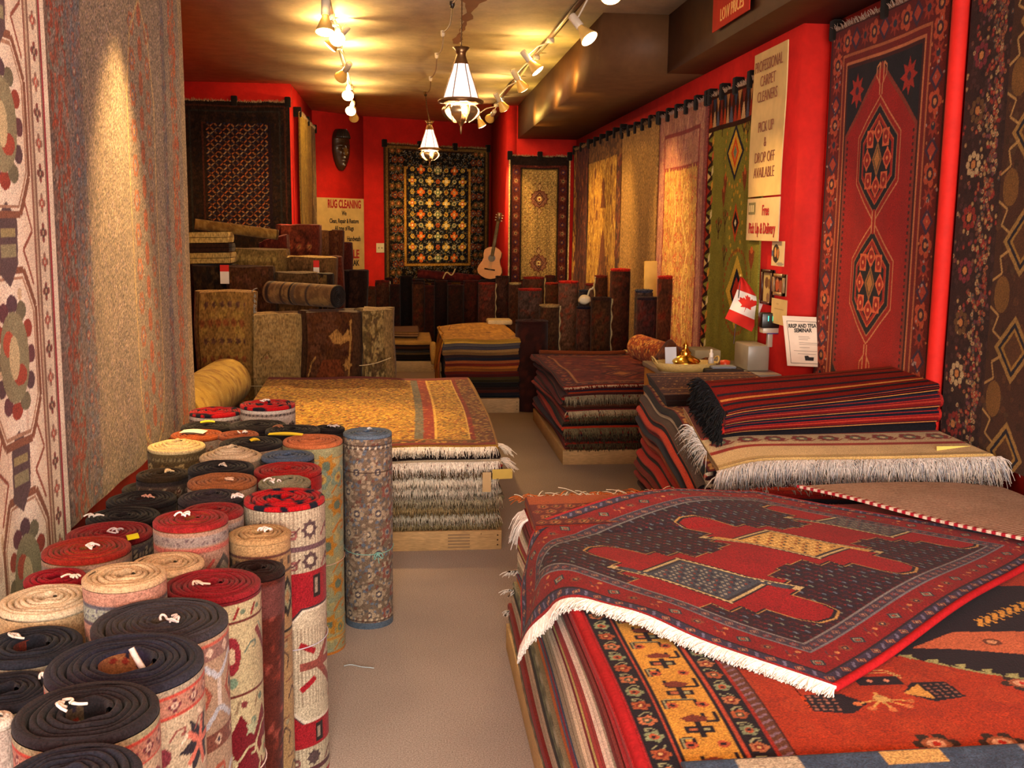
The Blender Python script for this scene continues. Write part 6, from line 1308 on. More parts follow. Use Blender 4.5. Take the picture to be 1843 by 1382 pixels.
# toothed dark medallion corner on the right
p1, p2, p3 = F_(1590, 1180), F_(1843, 1225), F_(1843, 1120)
pts = [F_(1600, 1178), F_(1700, 1200), F_(1760, 1212), F_(1850, 1225), F_(1980, 1225), F_(1980, 1100), F_(1700, 1100)]
c.poly(pts, '#8c9460'); c.poly([(a, b+0.012) for a, b in pts], NV)
for k in range(12): q = F_(1610+k*24, 1180+k*4.2); c.poly([(q[0]-0.012, q[1]+0.012), (q[0], q[1]-0.015), (q[0]+0.016, q[1]+0.012)], '#98a068' if k % 2 else NV)
pts = [F_(1640, 1168), F_(1720, 1170), F_(1850, 1180), F_(1980, 1180), F_(1980, 1110), F_(1740, 1130)]; c.poly(pts, '#b0603c'); x, y = F_(1785, 1158); c.disc(x, y, 0.022, '#5c3420', 0.02); c.disc(x, y, 0.012, '#c09068', 0.01)
pts = [F_(1690, 1140), F_(1850, 1140), F_(1980, 1130), F_(1980, 1060), F_(1700, 1060)]; c.poly(pts, NV)
for k in range(7): x, y = F_(1765+k*13, 1125-k*5); c.line(x-0.012, y-0.02, x+0.012, y+0.025, 0.012, YE); c.line(x+0.012, y-0.02, x-0.006, y+0.025, 0.006, YE)
c.jitter(0.06)
U, V = np.meshgrid((np.arange(c.nx)+0.5)/c.nx*W, (np.arange(c.ny)+0.5)/c.ny*H, indexing='ij')
def topz(x, y): return wf(x, y, np.full_like(x, ZF))[2]
Pm = np.stack([OX+U+0.006*np.sin((OY+V)*3.3+7)*(U < 0.4)-0.012*np.exp(-(U/0.01)**2), OY+V, topz(OX+U, OY+V)+0.014-0.012*np.exp(-(U/0.012)**2)], -1)
m = MB(); sheet(m, Pm, c.lin(), np.array([0, 0, 1.0]), 0.011, edge=lin('#a01c22')); tag(m.build('orange_rug', WOOL), 'orange-red rug with navy and ivory side border covering the big front pile', 'rug')
m = MB(); k = np.linspace(0, 1, 60); m.tube(np.stack([OX+0.006*np.sin((OY+H*k)*3.3+7)+0.006, OY+H*k, topz(np.full(60, OX), OY+H*k)+0.006], 1), 0.013, lin('#a41c24'), 8)
m.build('selvage', YARN, scene.objects['orange_rug'])
# rug corner sticking out at the back with orange fringe
c = Cv(0.62, 0.3, 170, '#5c1c16'); c.allover(0, 0, .62, .3, 0.05, [D_(['#8c4424', '#1c141c', '#a8743c']), R_(['#98542c', '#2c1818', '#c09050'], 5)]); c.rect(0, 0.2, 0.62, 0.3, '#98481c')
m = MB(); qq = serp(m, MX(lambda x, y, z: wf(x, y+0.06*(x-0.4), z)), 0.40, 1.0, 3.20, 3.56, ZF+0.012, 2, 0.014, ['#8c1c18', '#5c1414'], ['#98481c', '#6c2418'], topcv=c, nu=12)
o = m.build('folded_rug', WOOL); tag(o, 'small dark rug with orange fringe peeking out behind the draped red rug', 'folded rug')
f = MB(); k = np.linspace(0, 1, 12); pp = np.stack(wf(0.4+0.6*k, 3.56+0.06*0.6*k, np.full(12, ZF+0.035)), -1); fringe(f, pp, (-0.15, 0.9, 0.15), 0.06, '#b8622c', 260, droop=0.4, r=0.004, jit=0.7)
fringe(f, pp, (-0.15, 0.9, 0.25), 0.05, '#d8c8a8', 120, droop=0.4, r=0.003, jit=0.8)
f.build('fringe', YARN, o); f = MB(); pp = np.array([[0.40, 3.30, ZF+0.03], [0.40, 3.42, ZF+0.03]]); fringe(f, pp, (-0.8, -0.1, -0.2), 0.08, '#d8ccc0', 80, droop=0.9, r=0.005, jit=0.4); f.build('fringe', YARN, o)
# blue rug at the near edge
c = Cv(1.5, 0.5, 200, '#34475c'); c.speck(0, 0, 1.5, .5, 400, ['#3a4e64', '#2f4156'], 0.02)
for k, (a, b) in enumerate(((0.10, 0.22), (0.38, 0.5), (0.66, 0.77), (0.95, 1.06), (1.2, 1.3))): c.rect(a, 0.435, b, 0.48, ['#a8a088', '#b89858', '#98806c'][k % 3])
c.rect(0, 0.0, 1.5, 0.36, '#2c3c50'); c.jitter(0.07)
U, V = np.meshgrid((np.arange(c.nx)+.5)/c.nx*1.5, (np.arange(c.ny)+.5)/c.ny*0.5, indexing='ij')
Pb = np.stack([0.5+U, 1.245+V+0.02*U, topz(0.5+U, 1.245+V)+0.030-0.012*np.exp(-((0.5-V)/0.012)**2)], -1); m = MB(); sheet(m, Pb, c.lin(), np.array([0, 0, 1.0]), 0.011); tag(m.build('blue_rug', WOOL), 'blue rug with cream and yellow blocks along its edge, at the bottom of the photo', 'rug')
# --- draped red rug with three linked medallions
W, H = 1.2, 1.42; c = Cv(W, H, 300, '#2a1420'); RDD = '#8c1016'
c.allover(0.1, 0.1, W-0.1, H-0.1, 0.034, [lambda s, x, y, r, k: (s.disc(x, y, r*0.9, '#4c1822', r*0.55), s.disc(x, y-r*0.2, r*0.4, '#24182c')), lambda s, x, y, r, k: (s.disc(x, y, r*0.85, '#1e1a30', r*0.6), s.line(x-r*.5, y, x+r*.5, y+r*0.3, r*0.4, ['#b09888', '#6c7468', '#a04438', '#5c6878'][k % 4]), s.disc(x+r*0.8, y, r*0.3, '#6c2028'))], py=0.026)
CX, CY = 0.57, 0.80
def med(cy, s=1.0):
    pts = [];
    top = [(-0.37, 0.0), (-0.355, 0.045), (-0.31, 0.06), (-0.22, 0.06), (-0.22, 0.1), (-0.17, 0.09), (-0.17, 0.14), (-0.11, 0.13), (-0.11, 0.19), (-0.04, 0.2), (0, 0.24)]
    pts = [(CX+a*s, cy+b*s) for a, b in top]+[(CX-a*s, cy+b*s) for a, b in top[::-1]]+[(CX-a*s, cy-b*s) for a, b in top]+[(CX+a*s, cy-b*s) for a, b in top[::-1]]
    return pts
mids = (CY-0.44, CY, CY+0.42)
for cy in mids:
    p = med(cy, 1.035); c.poly(p, '#b08c50'); c.poly(med(cy, 1.015), '#1c1420')
for cy in mids: c.poly(med(cy, 0.985), RDD)
for a, b in zip(mids[:-1], mids[1:]): c.poly([(CX-0.1, a+0.1), (CX+0.1, a+0.1), (CX+0.1, b-0.1), (CX-0.1, b-0.1)], RDD)
for cy, (c1, c2, c3) in zip(mids, (('#3c4450', '#8c8c80', '#7c3c34'), ('#c09c54', '#e0c47c', '#7c2c20'), ('#4c4c50', '#7c7468', '#6c3430'))):
    for q, cc in ((0.132, '#1c1820'), (0.127, '#b8a878'), (0.117, '#2c2c34'), (0.110, c1)):
        c.poly([(CX-q*1.1, cy-q*0.72), (CX+q*1.1, cy-q*0.72), (CX+q*1.1, cy+q*0.72), (CX-q*1.1, cy+q*0.72)], cc)
        for sx in (-1, 1):
            for sy in (-1, 1): c.poly([(CX+sx*q*0.75, cy+sy*q*0.6), (CX+sx*q*1.75, cy+sy*q*0.78), (CX+sx*q*1.75, cy+sy*q*1.0), (CX+sx*q*0.6, cy+sy*q*0.72)], cc) if sx*sy < 0 else None
    for x in np.arange(CX-0.105, CX+0.107, 0.017):
        for j, y in enumerate(np.arange(cy-0.07, cy+0.072, 0.016)): c.line(x, y, x+0.009, y+0.007, 0.007, [c2, c3, c2, '#28283a', c2][(j*2+int(x*60)) % 5])
    for x in np.arange(CX-0.145, CX+0.145, 0.02): c.rect(x, cy-0.094, x+0.01, cy-0.088, '#c8b888'); c.rect(x, cy+0.088, x+0.01, cy+0.094, '#c8b888')
c.fborder(0.135, 0.032, '#3c3444', [D_(['#7c5c54', '#28243c', '#9c7464']), S_('#7c3c3c', '#5c6474')], 0.034); c.frame(0.131, 0.004, '#6c7078'); c.frame(0.167, 0.005, '#787878')
c.fborder(0.048, 0.083, '#7c1216', [lambda s, x, y, r, k: (s.dias(x, y, r*0.62, r*0.62, ['#28303c', '#8c8c74', '#3c4450', '#a0482c'], 0.7)), lambda s, x, y, r, k: (s.hook(x-r*.3, y, r*.4, '#a8603c'), s.hook(x+r*.3, y, r*.4, '#5c3038', -1, -1), s.disc(x, y+r*0.7, r*0.2, '#b87c4c')), lambda s, x, y, r, k: (s.rose(x, y, r*0.5, ['#7c3c28', '#2c2838', '#b08c5c'], 5))], 0.062)
c.fborder(0.012, 0.034, '#34304a', [D_(['#98604c', '#28243c', '#b09478']), lambda s, x, y, r, k: s.line(x-r*.6, y-r*.8, x+r*.6, y+r*.8, r*.5, '#6c6c8c')], 0.036); c.frame(0.044, 0.005, '#241c28'); c.frame(0, 0.012, '#a0181e'); c.jitter(0.08)
P00, P10, P11, P01 = np.array([0.905, 1.985]), np.array([0.12, 2.90]), np.array([1.30, 3.66]), np.array([2.02, 2.9])
U, V = np.meshgrid((np.arange(c.nx)+0.5)/c.nx, (np.arange(c.ny)+0.5)/c.ny, indexing='ij')
G2 = (0.16*np.sin(V*PI)*U*U*(1-0.3*V))[..., None]*np.array([-0.5, 1.0])+((1-U)*(1-V))[..., None]*P00+(U*(1-V))[..., None]*P10+(U*V)[..., None]*P11+((1-U)*V)[..., None]*P01
XE = 0.47
def drape(G2):
    X, Y = G2[..., 0].copy(), G2[..., 1].copy(); s = np.clip(XE-X, 0, None); R = 0.09; A = 1.32
    arc = np.minimum(s, R*A); th = arc/R; rest = s-arc
    Xn = np.where(s > 0, XE-R*np.sin(th)-rest*math.cos(A), X); dz = -(R*(1-np.cos(th))+rest*math.sin(A))
    Xn = np.where(s > 0, Xn+0.006*np.sin(Y*22)*np.clip(s*6, 0, 1), Xn)
    zz = topz(np.clip(Xn, 0.45, 3), Y)+0.036+dz
    # where the small fringed rug lies under it the red rug rides over a low bump, and a soft wrinkle crosses it
    zz += 0.03*np.clip(1-np.abs(Y-3.45)/0.3, 0, 1)**0.7*np.clip((1.25-X)/0.3, 0, 1)*(X > 0.3)
    zz += 0.008*np.sin(X*6+Y*2.4)*np.clip(1-s*8, 0, 1)+0.016*np.exp(-((U-0.42)/0.1)**2)*np.exp(-(V/0.12)**2)
    zz = np.where((X > 1.4), zz+0.0, zz)
    return np.stack([Xn, Y, zz], -1)
G2[..., 1] = np.minimum(G2[..., 1], 3.72)
PD = drape(G2)
dU = np.gradient(PD, axis=0); dV = np.gradient(PD, axis=1); NN = np.cross(dV, dU); NN /= np.linalg.norm(NN, axis=-1)[..., None]+1e-12; NN *= np.where(NN[..., 2:] < 0, -1, 1) if True else 1
m = MB(); sheet(m, PD, c.lin(), NN, 0.009, edge=lin('#a4181e')); red = m.build('draped_rug', WOOL); tag(red, 'dark red rug with three linked medallions draped cornerwise over the big front pile', 'rug')
m = MB(); m.tube(PD[0, ::6]-NN[0, ::6]*0.003, 0.0095, lin('#a8181e'), 8); m.build('selvage', YARN, red)
f = MB(); E = PD[:, 0]; n_ = len(E); tg = np.gradient(E, axis=0); tg /= np.linalg.norm(tg, axis=1)[:, None]; outv = np.cross(tg, NN[:, 0]); outv *= np.sign((outv@np.array([-0.7, -0.7, 0])))[:, None]
for a in range(0, n_-1, 12):
    b = min(n_-1, a+13); sd = E[a:b]-NN[a:b, 0]*0.003; ov = outv[(a+b)//2]
    fringe(f, sd, ov+np.array([0, 0, -0.15]), 0.032, '#fff6ea', int(np.linalg.norm(sd[-1]-sd[0])*2600), droop=0.25, r=0.004, jit=0.3)
f.build('fringe', YARN, red)
# upside-down ribbed rug behind
U, V = np.meshgrid(np.linspace(0, 1, 210), np.linspace(0, 1, 110), indexing='ij'); Q0, Q1, Q2, Q3 = np.array([1.45, 3.62]), np.array([2.0, 2.66]), np.array([2.22, 2.8]), np.array([2.21, 3.6])
G = ((1-U)*(1-V))[..., None]*Q0+(U*(1-V))[..., None]*Q1+(U*V)[..., None]*Q2+((1-U)*V)[..., None]*Q3
zz = topz(np.clip(G[..., 0], 0, 2.0), G[..., 1])+0.056+0.012*np.sin(V*3)+0.004*np.sin(U*9)-0.0*U
rib = (np.arange(210) % 3 == 0)[:, None]*np.ones(110)[None]; C = np.where(rib[..., None] > 0, lin('#7c3c34'), lin('#b09a84'))*np.ones((210, 110, 1)); C = C*rng.uniform(0.85, 1.1, (210, 110, 1))
C[:, :4] = np.where((np.arange(210) % 6 < 3)[:, None, None], lin('#98202c'), lin('#d0bca8')); zz[:, :4] += 0.003
m = MB(); sheet(m, np.stack([G[..., 0], G[..., 1], zz], -1), C, np.array([0, 0, 1.0]), 0.01); tag(m.build('ribbed_rug', KILIM), 'pale pinkish rug lying face down, ribbed back up with red whipped edge', 'rug')
# ------------------------------------------------------------------ rugs standing and stacked at the back
def stand(label, px0, px1, pyt, Y, depth, col, group, face=None, nl=4, cols=None, name='folded_rug', zb=0.0, tagc=None, tie=None, edge=None, lean=0.0, mat=None, cat='folded rug', skew=0.0, frs=None):
    """tall rug folded into a standing packet: face towards the shop, fold edges on top"""
    a = ony(px0, pyt, Y); b = ony(px1, pyt, Y); x0, x1 = a[0], b[0]; z1 = (a[2]+b[2])/2; t = depth/nl
    cols = cols or [col]
    def M(u, v, w):
        k = (v-zb)/(z1-zb); return np.stack([u+lean*k+0.008*np.sin(v*9+px0)+0.01*(k-1)*0, Y+depth-w+0.012*np.sin(v*5+u*6)*(1-k), v+skew*(u-x0)*k+0.006*np.sin(u*14+w*30)*k], -1)
    m = MB(); cv = face
    serp(m, M, x0, x1, zb, z1, 0.0, nl, t, cols, edge or [col], nv=10, nu=8, topcv=cv)
    o = m.build(name, mat or WOOLFAR); tag(o, label, cat, group)
    if tagc:
        p = M(np.array(x0+(x1-x0)*tagc[0]), np.array(z1-tagc[1]), np.array(depth+0.012)); w_, h_ = tagc[2], tagc[3]
        def q(dx, dz): return [p[0]+dx, p[1]-0.004, p[2]+dz]
        m = MB(); sheet(m, np.array([[q(0, 0), q(0, -h_*0.65)], [q(w_, 0), q(w_, -h_*0.65)]]), np.tile(lin('#d8ccb8'), (2, 2, 1)), np.array([0, -1., 0]), 0.001); sheet(m, np.array([[q(0, h_*0.35), q(0, 0)], [q(w_, h_*0.35), q(w_, 0)]]), np.tile(lin('#c02418'), (2, 2, 1)), np.array([0, -1., 0]), 0.001)
        m.build('price_tag', PAPER, o)
    if tie:
        zz = z1-tie[0]; m = MB(); k = np.linspace(0, 1, 20); pp = np.array([M(np.array(x0+(x1-x0)*q), np.array(zz+tie[1]*q-0.01*math.sin(q*PI)), np.array(depth+0.008)) for q in k]); m.tube(pp, 0.0035, lin('#c0a878'), 5); m.build('string', YARN, o)
    if frs:
        m = MB(); s_ = 1 if frs[0] == 'r' else -1; xx = x1 if s_ > 0 else x0; k = np.linspace(0, 1, 14); zlo = z1-frs[1]; pp = np.array([M(np.array(xx), np.array(zlo+(z1-zlo)*q), np.array(depth*0.8)) for q in k]); fringe(m, pp, (s_*1.0, -0.3, 0), frs[2], frs[3], int(260*frs[1]), droop=0.4, r=0.006, jit=0.5); m.build('fringe', YARN, o)
    return o
def mot(W, H, bg, cols, n, r=0.03, res=60, extra=None):
    c = Cv(W, H, res, bg); c.speck(0, 0, W, H, n, cols, r)
    if extra: extra(c)
    return c
thr = MB(); k = np.linspace(0, 1, 12); thr.tube(np.stack([-0.235+0.11*k, 3.62-0.02*k+0.01*np.sin(k*5), 0.006+0.002*np.sin(k*9)], 1), 0.0018, lin('#b8c8cc'), 5); tag(thr.build('string', YARN), 'short pale blue string end lying on the carpet by the tall rolls', 'string')
GL_ = 'folded rugs standing behind the left pile'
def fA(c):
    for j, z in enumerate(np.arange(0.1, 1.1, 0.13)):
        for i in range(6): c.star(0.035+i*0.075+(0.03 if j % 2 else 0), z, 0.03 if (j//1) % 3 else 0.036, ['#7c4420', '#5c3c28'][(j//1) % 2], 7, 0.6)
c = mot(0.44, 1.1, '#86602a', ['#8c6830', '#7c5826', '#94702f'], 260, 0.03, 90, fA)
stand('ochre folded rug with rows of small brown flowers, standing beside the wall rug', 349, 449, 526, 7.62, 0.24, '#7c5828', GL_, c, frs=('r', 0.45, 0.04, '#8c8678'))
def fB(c):
    for (x, z, s) in ((0.13, 0.63, 1), (0.3, 0.3, 0.9), (0.13, 0.2, 0.7)):
        c.pline([(x-0.05*s, z), (x, z+0.05*s), (x+0.05*s, z)], 0.012, '#5c4420'); c.pline([(x-0.07*s, z-0.03), (x-0.02*s, z-0.01), (x, z+0.02*s), (x+0.02*s, z-0.01), (x+0.07*s, z-0.03)], 0.01, '#644c28'); c.disc(x, z+0.01, 0.015, '#7c5030')
    for z in np.arange(0.05, 0.9, 0.04): c.line(0, z, 0.5, z+rng.normal()*0.004, 0.006, '#80643a')
c = mot(0.4, 0.95, '#8a6c3c', ['#846638', '#927444'], 300, 0.03, 90, fB)
stand('light tan folded rug with small leaf figures, second in the standing row', 446, 539, 566, 7.58, 0.26, '#84683c', GL_, c, tie=(0.52, 0.02))
def fC(c):
    c.speck(0, 0, 0.45, .95, 120, ['#45250f', '#4c2c18'], 0.04); CC = '#8c6430'
    c.poly([(0.1, 0.1), (0.4, 0.1), (0.4, 0.5), (0.33, 0.62), (0.16, 0.62), (0.1, 0.5)], '#5c2c14')
    c.star(0.26, 0.3, 0.12, '#6c3818', 12, 0.8); c.star(0.27, 0.28, 0.085, CC, 9, 0.6); c.disc(0.27, 0.28, 0.03, '#6c4420'); c.star(0.26, 0.47, 0.06, '#6c3818', 7, .6)
    c.poly([(0.22, 0.78), (0.3, 0.83), (0.36, 0.78), (0.42, 0.84), (0.44, 0.76), (0.34, 0.72), (0.26, 0.73)], CC)
    c.pline([(0.02, 0.5), (0.05, 0.6), (0.09, 0.64)], 0.014, CC); c.pline([(0.45, 0.9), (0.43, 0.6), (0.45, 0.4), (0.42, 0.15)], 0.018, CC); c.pline([(0.03, 0.1), (0.1, 0.15), (0.2, 0.13)], 0.014, CC); c.pline([(0.25, 0.12), (0.33, 0.16), (0.42, 0.1)], 0.012, CC); c.star(0.42, 0.58, 0.05, CC, 6, .6)
c = mot(0.47, 0.95, '#3c200f', ['#45250f', '#35190c'], 60, 0.05, 120, fC)
stand('dark brown folded rug with large golden flowers, third in the standing row', 541, 643, 562, 7.5, 0.30, '#3c2412', GL_, c, tie=(0.66, 0.0))
c = mot(0.28, 0.95, '#5e4a28', ['#7c6438', '#4c3820', '#806a40', '#54401f', '#4c3c20'], 420, 0.026, 110)
stand('light floral end of the standing row, tied round with string', 644, 702, 558, 7.48, 0.3, '#6c5430', GL_, c, tie=(0.40, 0.05))
c = Cv(0.55, 0.8, 80, '#6c4c28'); c.speck(0, 0, .55, .8, 200, ['#7c5c30', '#5c4022'], 0.03)
for k, z in enumerate((0.03, 0.12, 0.2, 0.3, 0.34, 0.5)): c.rect(0, z, 0.55, z+0.03, ['#2c1c10', '#7c5c34', '#3c2818', '#1c1410', '#54402c', '#3c2c20'][k])
ztop = ony(590, 562, 7.6)[2]
lyroll('brown banded rolled rug lying across the tops of the standing row', (-1.05, 8.1, ztop+0.115), (-0.50, 7.74, ztop+0.105), 0.085, c, '#1c1410')
GU = 'rugs stacked up high in the left rear corner'
st_ = lambda *a, **k: stand(*a[:6], a[6], GU, **k)
c = mot(0.5, 1.5, '#3a2a18', ['#443018', '#2c2012'], 200, 0.03)
stand('very dark brown folded rug just right of the ochre one, lower back', 338, 415, 478, 8.7, 0.3, '#2c1c10', GU, mot(.4, 1.2, '#24180e', ['#30200f', '#1c140e', '#382816'], 300, 0.03))
stand('brown folded rug with a red and white tag, standing behind the ochre one', 408, 490, 480, 8.5, 0.15, '#3c2414', GU, mot(.4, 1.2, '#40240f', ['#4c2c18', '#351f10', '#54301c'], 300, 0.02), tagc=(-0.12, 0.04, 0.07, 0.15))
stand('brown folded rug with a thin edge, second behind the banded roll', 495, 567, 491, 8.5, 0.15, '#44301a', GU, mot(.4, 1.2, '#4a341a', ['#543c20', '#3f2c16', '#5a4020'], 300, 0.02))
stand('ochre-grey folded rug towering over the brown tagged one', 412, 509, 449, 9.1, 0.3, '#6a5028', GU, mot(.5, 1.4, '#685026', ['#74592c', '#5a441f', '#7c6030'], 300, 0.03, extra=lambda c: [c.disc(0.03+k*0.07, 1.32, 0.025, '#8c7038') for k in range(7)]))
stand('grey-brown folded rug with a cream top edge and a red and white tag', 511, 597, 463, 9.05, 0.3, '#5c4020', GU, mot(.45, 1.4, '#54381c', ['#604222', '#483016'], 200, 0.03), edge=['#b89858', '#a88848'], tagc=(0.6, 0.08, 0.05, 0.17))
stand('black floral folded rug tied with a cream cord, beside the banded roll', 566, 596, 493, 8.6, 0.2, '#241810', GU, mot(.2, 1.2, '#24180f', ['#5c4420', '#1c140e', '#6c4c24'], 60, 0.04), tie=(0.2, 0.02))
stand('rusty red folded rug with round figures on the highest heap', 497, 568, 405, 10.0, 0.3, '#4c1c10', GU, mot(.4, 1.7, '#481c10', ['#5a2414', '#381409'], 200, 0.03, extra=lambda c: [c.rose(0.1+k*0.13, 1.48, 0.045, ['#6c2c18', '#8c5c30', '#3c1410'], 6) for k in range(3)]), edge=['#7c1c10', '#4c140e'])
stand('greyish brown upright rug in front of the left part of the cleaning sign', 568, 590, 416, 10.4, 0.2, '#54341c', GU, mot(.15, 1.7, '#503018', ['#5c3a1e', '#442812'], 80, 0.03))
stand('dark brown upright rug in front of the right part of the cleaning sign', 591, 613, 415, 10.35, 0.2, '#42200f', GU, mot(.15, 1.7, '#42200f', ['#54301a', '#381a0e'], 80, 0.03))
stand('short red-brown upright rug below the word sale on the sign', 612, 629, 437, 11.0, 0.2, '#3a120c', GU, mot(.15, 1.6, '#3a140c', ['#4c1c10'], 30, 0.03))
stand('red-brown rug leaning in front of the upright pair', 595, 617, 462, 9.6, 0.2, '#4c1c0e', GU, mot(.15, 1.4, '#541f10', ['#6c3018', '#44180c'], 90, 0.03), lean=-0.03)
stand('near black folded rug low beside the leaning red-brown one', 620, 655, 488, 10.6, 0.3, '#1c0e0a', GU, mot(.2, 1.3, '#1c0e0a', ['#2c1810'], 60, 0.03))
zt = ony(375, 478, 8.7)[2]
for i, (n_, h_, cc) in enumerate((('lower cream', 0.09, '#a08448'), ('dark middle', 0.07, '#2c180e'), ('upper cream', 0.09, '#ac9050'))):
    m = MB(); a = ony(340, 470, 8.75)[0]; b = ony(415-i*2, 470, 8.75)[0]; serp(m, MY(lambda x, y, z: (x, y, z+0.02*(x-a))), 8.72, 9.05, a, b, zt+0.012, 2, h_/2, [cc], [cc], nv=8, nu=6); zt += h_+0.004
    tag(m.build('folded_rug', WOOLFAR), n_+' folded rug of the small heap of three behind the wall rug edge', 'folded rug', GU)
lyroll('long thin tan rolled rug lying over the top of the rear heap', (ony(352, 440, 8.95)[0], 8.95, zt+0.075), (ony(497, 444, 8.95)[0], 9.1, zt-0.01), 0.045, mot(.3, 1, '#7c5c28', ['#8c6c34', '#6c4c20'], 200, 0.02), '#4c3418')
m = MB(); a = ony(470, 440, 9.75); b = ony(512, 428, 9.75)
zz = ony(490, 452, 9.6)[2]
stand('dark red folded rug slanting beside the highest heap', 468, 511, 436, 9.6, 0.25, '#4c180e', GU, mot(.25, 1.5, '#44160c', ['#5a2414'], 60, .03), skew=0.3, edge=['#6c2010'])
# the long row across the back
GK = 'rolled rugs standing in rows along the back'
def br(label, px0, px1, pyt, Y, col, top, fr_=None, tie=None, flat=0.8, bg2=None, zb=0.0):
    px0 -= 1.5; px1 += 1.5
    a, b = ony(px0, pyt, Y), ony(px1, pyt, Y); r = (b[0]-a[0])/2; h = a[2]-zb; c0 = hx(col)
    c = Cv(2*PI*r, h, 45, col); c.speck(0, 0, c.W, h, int(260*r*h*10), [c0*1.25, c0*0.75, c0*np.array([1.3, 0.9, 0.8])], 0.022)
    if bg2: c.speck(0, 0, c.W, h, int(90*r*h*10), bg2, 0.018)
    o = roll('rug_roll', label, (a[0]+b[0])/2, Y+r*flat, h, r, top, c, GK, sy=flat, pitch=0.022, nt=16, mat=WOOLFAR, rin=0.02, tie=tie, z0=zb)
    if fr_:
        m = MB(); s_ = 1 if fr_ == 'r' else -1; x = (a[0]+b[0])/2+s_*r*0.97; k = np.linspace(0, 1, 30); m.tube(np.stack([x+0.008*np.sin(k*40), np.full(30, Y+r*flat*0.7), zb+0.05+(h-0.06)*k], 1), 0.01, lin('#a08c64'), 5); m.build('fringe_edge', YARN, o)
    return o
rows = [
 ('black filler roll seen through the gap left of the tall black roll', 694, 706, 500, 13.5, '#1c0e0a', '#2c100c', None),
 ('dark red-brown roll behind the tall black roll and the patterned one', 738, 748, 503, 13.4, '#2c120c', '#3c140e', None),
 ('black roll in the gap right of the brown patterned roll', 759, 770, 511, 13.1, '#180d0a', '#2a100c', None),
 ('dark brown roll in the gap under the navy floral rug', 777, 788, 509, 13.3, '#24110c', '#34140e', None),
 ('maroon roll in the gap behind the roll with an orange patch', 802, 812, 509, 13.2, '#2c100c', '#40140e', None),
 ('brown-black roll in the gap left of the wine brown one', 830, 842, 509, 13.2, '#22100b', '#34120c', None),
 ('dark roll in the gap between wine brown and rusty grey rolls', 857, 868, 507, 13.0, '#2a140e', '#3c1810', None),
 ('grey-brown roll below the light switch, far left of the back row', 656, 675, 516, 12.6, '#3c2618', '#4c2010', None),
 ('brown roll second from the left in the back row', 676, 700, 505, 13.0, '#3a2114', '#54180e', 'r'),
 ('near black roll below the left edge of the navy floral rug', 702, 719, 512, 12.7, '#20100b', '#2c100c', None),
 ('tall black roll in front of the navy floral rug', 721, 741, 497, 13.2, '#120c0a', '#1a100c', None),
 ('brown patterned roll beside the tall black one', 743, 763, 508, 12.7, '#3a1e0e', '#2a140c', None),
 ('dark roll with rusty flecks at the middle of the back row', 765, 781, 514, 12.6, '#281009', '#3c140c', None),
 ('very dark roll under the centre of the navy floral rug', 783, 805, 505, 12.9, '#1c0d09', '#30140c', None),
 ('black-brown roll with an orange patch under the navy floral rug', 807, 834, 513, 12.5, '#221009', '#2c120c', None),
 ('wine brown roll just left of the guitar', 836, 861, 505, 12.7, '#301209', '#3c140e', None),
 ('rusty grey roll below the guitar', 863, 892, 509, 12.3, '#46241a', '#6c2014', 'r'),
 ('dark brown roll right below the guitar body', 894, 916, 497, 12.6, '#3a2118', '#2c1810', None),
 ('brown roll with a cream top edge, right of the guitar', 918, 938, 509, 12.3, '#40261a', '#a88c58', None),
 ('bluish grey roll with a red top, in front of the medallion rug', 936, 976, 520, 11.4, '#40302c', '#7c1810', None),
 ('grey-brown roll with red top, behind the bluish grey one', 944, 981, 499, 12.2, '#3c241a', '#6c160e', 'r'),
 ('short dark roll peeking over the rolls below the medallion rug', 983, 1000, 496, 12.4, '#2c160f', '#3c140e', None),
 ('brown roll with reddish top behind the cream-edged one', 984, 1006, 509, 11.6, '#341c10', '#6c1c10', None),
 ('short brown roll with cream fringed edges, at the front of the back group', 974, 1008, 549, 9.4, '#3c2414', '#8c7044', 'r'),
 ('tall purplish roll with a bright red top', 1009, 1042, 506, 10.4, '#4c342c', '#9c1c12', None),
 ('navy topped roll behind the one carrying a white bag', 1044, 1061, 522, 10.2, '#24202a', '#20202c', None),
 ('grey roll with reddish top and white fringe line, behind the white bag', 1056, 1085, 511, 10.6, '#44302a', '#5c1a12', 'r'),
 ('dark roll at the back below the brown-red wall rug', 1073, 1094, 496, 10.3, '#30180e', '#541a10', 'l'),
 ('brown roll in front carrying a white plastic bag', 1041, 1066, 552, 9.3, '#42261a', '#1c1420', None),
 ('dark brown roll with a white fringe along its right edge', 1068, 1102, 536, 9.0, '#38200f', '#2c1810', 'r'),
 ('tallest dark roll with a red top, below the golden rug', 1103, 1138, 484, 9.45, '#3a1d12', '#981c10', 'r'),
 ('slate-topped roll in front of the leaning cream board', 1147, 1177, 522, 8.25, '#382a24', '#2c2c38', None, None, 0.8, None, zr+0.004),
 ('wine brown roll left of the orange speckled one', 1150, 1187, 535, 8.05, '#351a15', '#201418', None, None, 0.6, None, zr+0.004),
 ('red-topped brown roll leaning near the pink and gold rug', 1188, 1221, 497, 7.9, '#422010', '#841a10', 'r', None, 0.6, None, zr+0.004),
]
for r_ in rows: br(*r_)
p = ony(1054, 549, 9.3); m = MB(); U, V = np.meshgrid(np.linspace(0, 2*PI, 20), np.linspace(0, PI, 10), indexing='ij')
rr = 0.055*(1+0.18*np.sin(U*3+V*2)+0.1*np.sin(U*7)); G = np.stack([p[0]+rr*np.sin(V)*np.cos(U), 9.38+rr*np.sin(V)*np.sin(U), p[2]+0.045+0.045*np.cos(V)], -1); m.grid(G, lin('#d8c8a8')); k = np.linspace(0, 1, 8)
